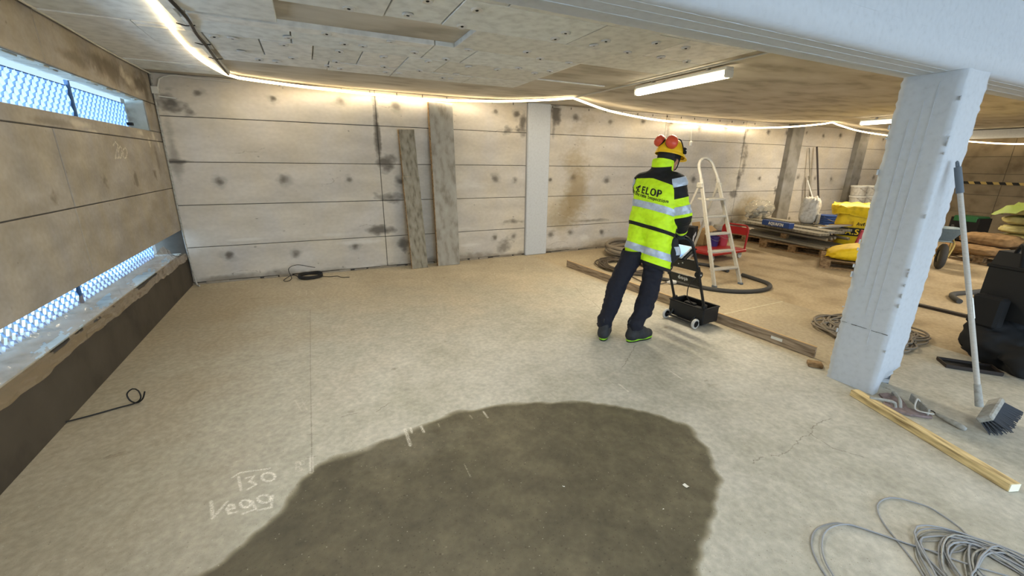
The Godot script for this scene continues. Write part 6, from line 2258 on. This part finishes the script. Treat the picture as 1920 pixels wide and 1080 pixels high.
# ---------------------------------------------------------------- stores at the far end
func pallet(label: String, at: Vector3, turn: float, L := 1.2, Wd := 0.8) -> Node3D:
	var t := thing("wooden_pallet", label, "pallet", at, turn)
	for k in 3:
		var z := (k - 1) * (Wd / 2 - 0.05)
		var b := MB.new()
		b.box(Vector3(0, 0.011, z), Vector3(L, 0.022, 0.10), 0.003)
		obj("bottom_board", b, M.pallet_wood, t)
		for j in 3:
			b = MB.new()
			b.box(Vector3((j - 1) * (L / 2 - 0.07), 0.061, z), Vector3(0.14, 0.078, 0.10), 0.004)
			obj("block", b, M.pallet_wood, t)
	for j in 3:
		var b := MB.new()
		b.box(Vector3((j - 1) * (L / 2 - 0.07), 0.111, 0), Vector3(0.14, 0.022, Wd), 0.003)
		obj("stringer_board", b, M.pallet_wood, t)
	for k in 5:
		var b := MB.new()
		b.box(Vector3(0, 0.133, (k - 2) * (Wd / 2 - 0.06) / 2.0), Vector3(L, 0.022, 0.12 if k % 2 == 0 else 0.09), 0.003)
		obj("deck_board", b, M.pallet_wood, t)
	return t


func sack(called: String, label: String, category: String, at: Vector3, turn: float, size: Vector3, m: Material, sd: int, group := "", lop := 0.0) -> MeshInstance3D:
	var f := flat_noise(sd, 1.0, 3)
	var b := MB.new()
	b.grid(36, 20, func(s, q):
		var an: float = s * TAU
		var ph: float = (q - 0.5) * PI
		var c := pow(absf(cos(ph)), 0.45)
		var x := signf(cos(an)) * pow(absf(cos(an)), 0.5) * c
		var z := signf(sin(an)) * pow(absf(sin(an)), 0.5) * c
		var y := signf(sin(ph)) * pow(absf(sin(ph)), 0.75)
		var w := f.get_noise_3d(x * 2.2, y * 2.2, z * 2.2) * 0.20 + f.get_noise_3d(x * 5.0, y * 7.0, z * 5.0) * 0.09
		var flat := 1.0 if y < -0.5 else 1.0 + w
		if lop != 0.0:
			y = (y + 1.0) * lerpf(1.0 - lop, 1.0, clampf(x * 0.5 + 0.5, 0.0, 1.0)) - 1.0
		return Vector3(x * size.x * (1.0 + w * 0.4), size.y * (0.5 + 0.5 * y * flat) + 0.0, z * size.z * (1.0 + w * 0.4)), true)
	var o := obj(called, b, m)
	o.position = at
	o.rotation.y = deg_to_rad(turn)
	tag(o, label, category, group)
	return o


func make_far_things() -> void:
	var b: MB
	var o: Node3D
	var t: Node3D
	# the long stack of boards and pipes on its pallets
	pallet("pallet under the near end of the pipe and board stack", Vector3(8.52, 0, -4.75), 96.0)
	pallet("pallet under the far end of the pipe stack, towards the wall", Vector3(8.70, 0, -5.86), 96.0, 0.9)
	var dir := Vector3(0.19, 0, -1).normalized()
	var side := Vector3(-dir.z, 0, dir.x)
	var near := Vector3(8.24, 0, -4.12)
	for k in 9:
		var row := k / 5
		var z := (k % 5) * 0.17 - 0.16 + row * 0.05
		b = MB.new()
		var a := near + side * z + Vector3(0, 0.175 + row * 0.155, 0) + dir * rng.randf_range(-0.05, 0.18)
		b.tube(V([a, a + dir * 1.05, a + dir * rng.randf_range(2.0, 2.2)]), 0.026, 10)
		tag(obj("scaffold_pipe", b, M.galvanised), "dull grey scaffold pipe, %s layer of the stack, %s" % ["lower" if row == 0 else "upper", ["nearest the worker", "second from the worker's side", "in the middle", "second from the far side", "on the far side"][k % 5]], "pipe", "pipes stacked on the pallets")
	for k in 4:
		b = MB.new()
		var a := near + side * (-0.12 + 0.24 * k) + dir * (0.35 + 0.2 * (k % 2)) + Vector3(0, 0.265, 0)
		b.box(a + dir * 0.5, Vector3(0.09, 0.09, 0.12), 0.006)
		tag(obj("timber_spacer", b, M.pallet_wood), "short timber spacer block between the pipe layers, %s" % ["nearest the worker", "second from the worker", "third from the worker", "on the far side"][k], "wood block", "spacers in the pipe stack")
	for k in 4:
		b = MB.new()
		var a := near + side * (-0.15 + 0.25 * k) + dir * (0.04 + 0.06 * k) + Vector3(0, 0.415 + 0.026 * (k % 2), 0)
		b.bar(a, a + dir * 1.85, 0.23, 0.045, 0.005)
		tag(obj("scaffold_board", b, M.weathered_wood), "weathered grey scaffold board on top of the pipe stack, %s" % ["nearest the worker", "second from the worker", "third from the worker", "on the far side"][k], "board", "boards on the pipe stack")
	for k in 3:
		b = MB.new()
		var a := Vector3(8.1 + k * 0.16, 0.02 + 0.035 * k, -4.05)
		b.bar(a, a + Vector3(0.5 + k * 0.06, 0.02, 0.22 - k * 0.03), 0.05, 0.035, 0.004)
		tag(obj("loose_lath", b, M.weathered_wood), "loose wooden lath on the floor at the pipe stack's near end, %s" % ["leftmost", "middle one", "rightmost"][k], "lath", "laths by the pipe stack")
	for k in 4:
		b = MB.new()
		var a := Vector3(8.55 + k * 0.05, 0.475 + k * 0.018, -4.55 + k * 0.03)
		b.bar(a, a + Vector3(0.50, 0.02, 0.2 + 0.05 * k), 0.06, 0.016, 0.003)
		tag(obj("pale_lath", b, M.ply_edge if k % 2 else M.paper), "pale new lath on the near end of the board stack, %s" % ["lowest", "second from below", "third from below", "topmost"][k], "lath", "pale laths on the stack")
	# blue lettered box along the stack's edge
	t = thing("sign_box", "flat dark blue box lettered in white on the edge of the board stack", "box", Vector3(8.05, 0.452, -5.02), rad_to_deg(atan2(dir.x, dir.z)) - 90.0 + 180.0)
	b = MB.new()
	b.box(Vector3(0, 0.05, 0), Vector3(0.62, 0.10, 0.12), 0.006)
	obj("box_body", b, M.blue_plastic, t)
	var tx := put("lettering", text_mesh("AQUAFIN", 0.055, true, 0.003), M.paper, t)
	tx.position = Vector3(0.02, 0.05, 0.0615)
	# clear rubbish bag and a pale sack
	t = thing("rubbish_bag", "clear plastic bag stuffed with grey wrappings on the far end of the stack", "bag", Vector3(8.86, 0.46, -5.98))
	var f := flat_noise(45, 1.0, 3)
	b = MB.new()
	b.grid(40, 24, func(s, q):
		var an: float = s * TAU
		var ph: float = (q - 0.5) * PI
		var n := Vector3(cos(an) * cos(ph), sin(ph), sin(an) * cos(ph))
		var w := f.get_noise_3d(n.x * 3.0, n.y * 3.0, n.z * 3.0) * 0.35
		return Vector3(n.x * (0.31 + w * 0.2), 0.20 + n.y * 0.20 + w * 0.14 * maxf(n.y, 0.0), n.z * (0.25 + w * 0.2)), true)
	obj("film", b, M.clear_bag, t)
	b = MB.new()
	for k in 30:
		var c := Vector3(rng.randf_range(-0.22, 0.22), rng.randf_range(0.03, 0.22), rng.randf_range(-0.16, 0.16))
		b.box(c, Vector3(rng.randf_range(0.06, 0.2), rng.randf_range(0.01, 0.03), rng.randf_range(0.05, 0.12)), 0.004, Basis(Vector3(rng.randf(), rng.randf(), rng.randf()).normalized(), rng.randf() * 3.0))
	obj("wrappings", b, M.galvanised, t).set_meta("kind", "stuff")
	var ps := sack("pale_sack", "tall cream sack standing on the board stack beside the poles", "sack", Vector3(9.05, 0.46, -5.05), 20, Vector3(0.20, 0.52, 0.16), M.plaster_bucket, 51)
	b = MB.new()
	b.box(Vector3(-0.02, 0.11, 0.17), Vector3(0.26, 0.20, 0.03), 0.01)
	obj("grey_foot", b, M.mortar_grey, ps)
	# poles and a green brush leaning on the wall past the far pilaster
	for q in [[10.82, 2.0, 0.028, 0.0, "weathered_wood", "thinnest leaning pole, left of the taller poles past the pilaster", "pole"], [11.02, 2.03, 0.05, 0.10, "dark_steel", "tall dark leaning pole, rightmost against the far wall", "pole"], [10.98, 1.35, 0.045, 0.05, "weathered_wood", "shorter pale pole leaning before the tall dark pole", "pole"]]:
		b = MB.new()
		b.bar(Vector3(q[0] + 0.25, 0.0, -6.05 + q[3]), Vector3(q[0], q[1], -6.35 + q[3] * 0.5), q[2], q[2] * 0.7, 0.004)
		tag(obj("leaning_pole", b, M[q[4]]), q[5], q[6])
	t = thing("long_brush", "long thin brush with a green head leaning among the poles", "brush", Vector3(11.0, 0, -5.85))
	b = MB.new()
	b.tube(V([Vector3(0.02, 0.25, 0), Vector3(-0.12, 1.25, -0.42)]), 0.016, 8)
	obj("handle", b, M.white_plastic, t)
	b = MB.new()
	b.box(Vector3(0.03, 0.16, 0), Vector3(0.10, 0.30, 0.10), 0.02)
	obj("head", b, M.green_plastic, t)
	b = MB.new()
	b.box(Vector3(0.035, 0.02, 0), Vector3(0.12, 0.04, 0.12), 0.01)
	obj("bristles", b, M.soft_black, t)
	# white tubs
	var proto: Node3D = null
	for q in [[0, 0, 0], [0.39, 0, 0.1], [0, 1, 0], [0.39, 1, 0.08], [0.01, 2, 0.02], [0.40, 2, 0.06], [0.0, 3, 0.01], [0.39, 3, 0.07]]:
		var at := Vector3(12.42 + q[0], 0.155 + q[1] * 0.245, -5.9 + q[2])
		var where: String = ["bottom", "second", "third", "topmost"][q[1]] + " tub of the " + ("left" if q[0] < 0.1 else "right") + " white column by the far wall"
		if proto == null:
			proto = thing("plaster_tub", where, "tub", at, 0, "white tubs stacked by the far wall")
			b = MB.new()
			b.lathe(PackedVector2Array([Vector2(0, 0), Vector2(0.145, 0), Vector2(0.15, 0.01), Vector2(0.163, 0.19), Vector2(0.172, 0.192), Vector2(0.172, 0.205), Vector2(0.165, 0.205)]), 28)
			obj("tub_body", b, M.plaster_bucket, proto)
			b = MB.new()
			b.lathe(PackedVector2Array([Vector2(0.174, 0.205), Vector2(0.178, 0.210), Vector2(0.178, 0.235), Vector2(0.165, 0.240), Vector2(0.155, 0.232), Vector2(0, 0.232)]), 28)
			obj("lid", b, M.white_plastic, proto)
			b = MB.new()
			b.tube(smooth_path(V([Vector3(-0.17, 0.19, 0), Vector3(-0.13, 0.10, 0.13), Vector3(0, 0.06, 0.178), Vector3(0.13, 0.10, 0.13), Vector3(0.17, 0.19, 0)]), 0.04), 0.004, 6)
			obj("wire_handle", b, M.galvanised, proto)
		else:
			again(proto, at, 10.0 * q[1], where)
	pallet("pallet carrying the white tubs by the far wall", Vector3(12.6, 0, -5.85), 0)
	# blue ribbed stack of buckets
	t = thing("blue_buckets", "blue ribbed nested buckets standing between the poles and the yellow bags", "buckets", Vector3(10.5, 0.0, -5.45))
	b = MB.new()
	var pr := PackedVector2Array([Vector2(0, 0), Vector2(0.13, 0)])
	for k in 9:
		pr.append(Vector2(0.13 + k * 0.003, 0.14 + k * 0.045))
		pr.append(Vector2(0.155 + k * 0.002, 0.145 + k * 0.045))
		pr.append(Vector2(0.155 + k * 0.002, 0.165 + k * 0.045))
		pr.append(Vector2(0.135 + k * 0.003, 0.17 + k * 0.045))
	pr.append(Vector2(0, 0.54))
	b.lathe(pr, 24)
	obj("bucket_stack", b, M.blue_plastic, t)
	b = MB.new()
	b.tube(smooth_path(V([Vector3(-0.16, 0.50, 0), Vector3(-0.1, 0.42, 0.14), Vector3(0.06, 0.40, 0.17), Vector3(0.16, 0.50, 0.02)]), 0.04), 0.005, 6)
	obj("wire_handle", b, M.galvanised, t)
	# yellow bags on their pallets
	pallet("pallet under the slumped yellow sack nearest the pillar", Vector3(7.95, 0, -3.42), -62.0)
	sack("yellow_sack", "slumped yellow sack lowest and nearest on the pallet by the pillar", "sack", Vector3(7.80, 0.145, -3.42), -62, Vector3(0.47, 0.40, 0.33), M.yellow_sack, 61, "", 0.62)
	t = thing("bag_stack", "tall lettered yellow sack standing open behind the slumped yellow sack", "sack", Vector3(9.42, 0.145, -4.22), -66)
	var g := flat_noise(63, 1.0, 3)
	b = MB.new()
	b.grid(44, 18, func(s, q):
		var an: float = s * TAU
		var x := signf(cos(an)) * pow(absf(cos(an)), 0.45)
		var z := signf(sin(an)) * pow(absf(sin(an)), 0.45)
		var w := g.get_noise_3d(x * 2.0, q * 5.0, z * 2.0) * 0.09
		var bulge := 1.0 + 0.10 * sin(q * PI) + w
		return Vector3(x * 0.42 * bulge, q * 0.66 + w * 0.1, z * 0.34 * bulge), true)
	obj("sack_body", b, M.yellow_sack, t)
	b = MB.new()
	b.grid(48, 16, func(s, q):
		var an: float = s * TAU
		var x := signf(cos(an)) * pow(absf(cos(an)), 0.5)
		var z := signf(sin(an)) * pow(absf(sin(an)), 0.5)
		var w := g.get_noise_3d(x * 3.0, q * 4.0 + 7.0, z * 3.0) * 0.22
		var bulge := 1.14 + 0.08 * sin(q * PI) + w * 0.4
		bulge *= 1.0 - smoothstep(0.55, 1.0, q) * 0.92
		return Vector3(x * 0.44 * bulge - 0.03, 0.56 + sin(q * 1.9) * 0.19 + w * 0.3, z * 0.36 * bulge), true)
	obj("folded_rim", b, M.yellow_sack, t)
	b = MB.new()
	b.box(Vector3(-0.05, 0.27, 0.385), Vector3(0.62, 0.15, 0.012), 0.004)
	var pn := obj("print_panel", b, M.print_black, t)
	tx = put("lettering", text_mesh("A.S.E", 0.10, true, 0.003), M.yellow_sack, pn)
	tx.position = Vector3(-0.10, 0.27, 0.3925)
	tx = put("lettering", text_mesh("Avfall", 0.055, true, 0.003), M.print_black, t)
	tx.position = Vector3(-0.02, 0.42, 0.412)
	b = MB.new()
	b.box(Vector3(-0.02, 0.42, 0.406), Vector3(0.30, 0.10, 0.004))
	obj("print_field", b, M.yellow_sack, t)
	pallet("pallet under the tall lettered yellow sack", Vector3(9.46, 0, -4.24), -66.0)
	t = thing("saw_frame", "red and tan bow-shaped tool lying between the board stack and yellow sacks", "tool", Vector3(8.62, 0.0, -3.86), -40)
	b = MB.new()
	b.tube(smooth_path(V([Vector3(-0.05, 0.25, 0), Vector3(0.0, 0.5, 0.02), Vector3(0.16, 0.62, 0.03), Vector3(0.30, 0.55, 0.02), Vector3(0.33, 0.30, 0), Vector3(0.25, 0.14, 0)]), 0.04), 0.022, 8)
	obj("bow", b, M.brown_sack, t)
	b = MB.new()
	b.bar(Vector3(-0.10, 0.14, 0.02), Vector3(-0.02, 0.52, 0.02), 0.06, 0.05, 0.008)
	obj("grip", b, M.pink_plastic, t)
	# red platform trolley
	t = thing("platform_trolley", "red platform trolley with a tubular handle parked behind the ladder", "trolley", Vector3(6.35, 0, -4.95), 3)
	b = MB.new()
	b.box(Vector3(0, 0.135, 0), Vector3(0.92, 0.05, 0.55), 0.012)
	obj("platform", b, M.red_paint, t)
	b = MB.new()
	b.box(Vector3(0, 0.163, 0), Vector3(0.86, 0.008, 0.49), 0.003)
	obj("deck_mat", b, M.red_paint, t)
	b = MB.new()
	b.tube(smooth_path(V([Vector3(0.44, 0.13, -0.24), Vector3(0.45, 0.3, -0.24), Vector3(0.46, 0.50, -0.24), Vector3(0.462, 0.555, -0.20), Vector3(0.462, 0.56, 0.0), Vector3(0.462, 0.555, 0.20), Vector3(0.46, 0.50, 0.24), Vector3(0.45, 0.3, 0.24), Vector3(0.44, 0.13, 0.24)]), 0.04), 0.016, 9)
	obj("handle", b, M.red_paint, t)
	b = MB.new()
	b.box(Vector3(0.455, 0.46, 0), Vector3(0.012, 0.13, 0.47), 0.003)
	obj("handle_plate", b, M.red_paint, t)
	for sx in [-1.0, 1.0]:
		for sz in [-1.0, 1.0]:
			b = MB.new()
			b.lathe(PackedVector2Array([Vector2(0, -0.014), Vector2(0.045, -0.014), Vector2(0.05, -0.008), Vector2(0.05, 0.008), Vector2(0.045, 0.014), Vector2(0, 0.014)]), 18, Transform3D(Basis(Vector3(1, 0, 0), Vector3(0, 0, 1), Vector3(0, -1, 0)), Vector3(sx * 0.37, 0.05, sz * 0.21)))
			var cw := obj("caster", b, M.pale_rubber, t)
			b = MB.new()
			b.box(Vector3(sx * 0.37, 0.085, sz * 0.21), Vector3(0.06, 0.06, 0.045), 0.006)
			obj("fork", b, M.galvanised, cw)
	# pallet with boxes behind the ladder
	pallet("pallet with boxes and tubs behind the ladder", Vector3(6.45, 0, -5.75), 20)
	t = thing("printed_box", "dark carton with a white printed corner on the pallet behind the ladder", "box", Vector3(6.25, 0.145, -5.50), 25)
	b = MB.new()
	b.box(Vector3(0, 0.17, 0), Vector3(0.26, 0.34, 0.24), 0.006)
	obj("carton", b, M.soft_black, t)
	b = MB.new()
	b.box(Vector3(-0.08, 0.10, 0.122), Vector3(0.08, 0.18, 0.003))
	b.box(Vector3(-0.02, 0.19, 0.122), Vector3(0.12, 0.07, 0.003), 0.0, Basis(Vector3(0, 0, 1), 0.5))
	obj("print", b, M.paper, t)
	t = thing("open_carton", "open brown cardboard carton beside the dark printed carton", "box", Vector3(6.58, 0.145, -5.48), 12)
	b = MB.new()
	b.box(Vector3(0, 0.14, 0), Vector3(0.28, 0.28, 0.25), 0.004)
	obj("carton", b, M.cardboard, t)
	b = MB.new()
	b.box(Vector3(0, 0.30, 0.15), Vector3(0.28, 0.006, 0.14), 0.002, Basis(Vector3.RIGHT, 0.6))
	b.box(Vector3(0, 0.32, -0.13), Vector3(0.28, 0.14, 0.006), 0.002, Basis(Vector3.RIGHT, -0.3))
	obj("flap", b, M.cardboard, t)
	for q in [[6.48, -5.14, "purple_plastic", "low purple tub on the red trolley, left of the pink one", 0.16], [6.70, -5.12, "pink_plastic", "pink tub on the red trolley, right of the purple one", 0.19]]:
		t = thing("plastic_tub", q[3], "tub", Vector3(q[0], 0.167, q[1]))
		b = MB.new()
		b.lathe(PackedVector2Array([Vector2(0, 0), Vector2(0.085, 0), Vector2(0.10, q[4]), Vector2(0.108, q[4]), Vector2(0.108, q[4] + 0.012), Vector2(0.092, q[4] + 0.012), Vector2(0.08, 0.012), Vector2(0, 0.012)]), 22)
		obj("tub_body", b, M[q[2]], t)
		b = MB.new()
		b.tube(smooth_path(V([Vector3(-0.105, q[4], 0), Vector3(-0.06, q[4] - 0.05, 0.095), Vector3(0.06, q[4] - 0.05, 0.095), Vector3(0.105, q[4], 0)]), 0.03), 0.003, 5)
		obj("wire_handle", b, M.galvanised, t)
	t = thing("grey_motor", "small grey mixer motor standing beside the pink tub", "machine", Vector3(7.1, 0.0, -5.55))
	b = MB.new()
	b.lathe(PackedVector2Array([Vector2(0, 0), Vector2(0.14, 0), Vector2(0.14, 0.05), Vector2(0.10, 0.07), Vector2(0.11, 0.40), Vector2(0.09, 0.46), Vector2(0, 0.47)]), 20)
	obj("casing", b, M.galvanised, t)
	b = MB.new()
	for k in 6:
		b.lathe(PackedVector2Array([Vector2(0.105, 0.12 + k * 0.045), Vector2(0.122, 0.125 + k * 0.045), Vector2(0.122, 0.137 + k * 0.045), Vector2(0.105, 0.142 + k * 0.045)]), 20)
	obj("cooling_fins", b, M.dark_steel, t)
	sack("dark_rag", "crumpled dark rag on the left end of the pallet behind the ladder", "rag", Vector3(6.0, 0.145, -5.62), 10, Vector3(0.15, 0.12, 0.12), M.black_fabric, 77)
	# wheelbarrow behind the pillar
	t = thing("wheelbarrow", "blue-grey wheelbarrow half hidden behind the pillar", "wheelbarrow", Vector3(9.05, 0, -2.93), 28)
	b = MB.new()
	b.lathe(PackedVector2Array([Vector2(0.10, -0.04), Vector2(0.17, -0.045), Vector2(0.20, -0.025), Vector2(0.205, 0), Vector2(0.20, 0.025), Vector2(0.17, 0.045), Vector2(0.10, 0.04)]), 28, Transform3D(Basis(Vector3(1, 0, 0), Vector3(0, 0, 1), Vector3(0, -1, 0)), Vector3(0, 0.205, 0)), true)
	var wl := obj("wheel", b, M.dark_hose, t)
	b = MB.new()
	b.lathe(PackedVector2Array([Vector2(0, -0.03), Vector2(0.11, -0.025), Vector2(0.11, 0.025), Vector2(0, 0.03)]), 20, Transform3D(Basis(Vector3(1, 0, 0), Vector3(0, 0, 1), Vector3(0, -1, 0)), Vector3(0, 0.205, 0)))
	obj("rim", b, M.galvanised, wl)
	b = MB.new()
	b.grid(28, 6, func(s, q):
		var an: float = s * TAU
		var x := signf(cos(an)) * pow(absf(cos(an)), 0.5)
		var z := signf(sin(an)) * pow(absf(sin(an)), 0.5)
		return Vector3(0.50 + x * lerpf(0.22, 0.44, q), 0.40 + q * 0.22 + x * -0.02, z * lerpf(0.13, 0.24, q)), true)
	b.box(Vector3(0.55, 0.40, 0), Vector3(0.42, 0.012, 0.30), 0.004)
	obj("tray", b, M.barrow_tray, t)
	for s in [-1.0, 1.0]:
		b = MB.new()
		b.tube(smooth_path(V([Vector3(0.0, 0.205, s * 0.07), Vector3(0.25, 0.36, s * 0.15), Vector3(0.8, 0.40, s * 0.22), Vector3(1.35, 0.56, s * 0.27)]), 0.06), 0.016, 8)
		b.tube(smooth_path(V([Vector3(0.75, 0.39, s * 0.2), Vector3(0.82, 0.1, s * 0.22), Vector3(0.84, 0.012, s * 0.22)]), 0.06), 0.014, 8)
		var fr := obj("frame_tube", b, M.tape_yellow, t)
		b = MB.new()
		b.tube(V([Vector3(1.28, 0.54, s * 0.265), Vector3(1.42, 0.58, s * 0.273)]), 0.02, 8)
		obj("grip", b, M.soft_black, fr)
	# right-hand pallet with sacks
	pallet("red-brown pallet under the sacks at the right edge", Vector3(10.75, 0, -2.70), 75, 1.5, 1.1)
	for q in [[10.40, 0.145, -2.95, 70, 0.40, 0.16, 0.26, "brown_sack", "brown sack lowest on the left of the right-hand pallet"], [10.55, 0.29, -2.86, 80, 0.36, 0.20, 0.26, "brown_sack", "plump brown sack lying over the lowest brown sack"], [10.36, 0.145, -2.08, 60, 0.36, 0.18, 0.24, "mortar_grey", "grey sack with a dark print lying at the front of the right-hand pallet"], [10.95, 0.145, -2.50, 85, 0.42, 0.20, 0.30, "brown_sack", "brown sack under the olive sacks on the right-hand pallet"]]:
		sack("cement_sack", q[8], "sack", Vector3(q[0], q[1], q[2]), q[3], Vector3(q[4], q[5], q[6]), M[q[7]], int(q[0] * 37.0) + int(q[5] * 100.0))
	for k in 4:
		sack("olive_sack", ["lowest olive sack", "second olive sack from below", "third olive sack from below", "uppermost olive sack"][k] + " in the stack under the green sheet", "sack", Vector3(10.92 + 0.02 * k, 0.35 + k * 0.152, -2.46), 80, Vector3(0.42, 0.15, 0.30), M.olive_sack, 90 + k, "olive sacks at the right edge")
	b = MB.new()
	var gf := flat_noise(88, 1.0, 3)
	b.grid(26, 16, func(s, q):
		var x: float = (s - 0.5) * 1.0
		var z: float = (q - 0.5) * 0.9
		var e := maxf(absf(x) / 0.5, absf(z) / 0.45)
		return Vector3(x, 0.93 - pow(e, 3.0) * 0.16 + gf.get_noise_2d(x * 4.0, z * 4.0) * 0.08 + z * 0.15, z))
	o = obj("green_sheet", b, M.green_sheet)
	o.position = Vector3(10.92, 0.14, -2.48)
	tag(o, "green plastic sheet draped over the olive sacks at the right edge", "sheet")
	t = thing("green_crate", "black crate with a green lid by the dark end wall, left of the sacks", "crate", Vector3(13.2, 0.0, -3.98), 80)
	b = MB.new()
	for s in [-1.0, 1.0]:
		b.box(Vector3(0, 0.28, s * 0.19), Vector3(0.5, 0.5, 0.02), 0.005)
		b.box(Vector3(s * 0.24, 0.28, 0), Vector3(0.02, 0.5, 0.38), 0.005)
	b.box(Vector3(0, 0.04, 0), Vector3(0.5, 0.02, 0.38), 0.005)
	obj("crate_body", b, M.soft_black, t)
	b = MB.new()
	b.box(Vector3(0, 0.50, 0), Vector3(0.42, 0.13, 0.42), 0.02)
	obj("lid", b, M.green_plastic, t)
	b = MB.new()
	b.tube(smooth_path(V([Vector3(6.9, 0.03, -1.95), Vector3(7.2, 0.03, -2.12), Vector3(7.65, 0.03, -2.05), Vector3(8.1, 0.12, -1.85), Vector3(8.5, 0.3, -1.6), Vector3(8.8, 0.3, -1.2)]), 0.08), 0.03, 9)
	tag(obj("dark_hose", b, M.dark_hose), "dark hose running along the floor behind the black case", "hose")
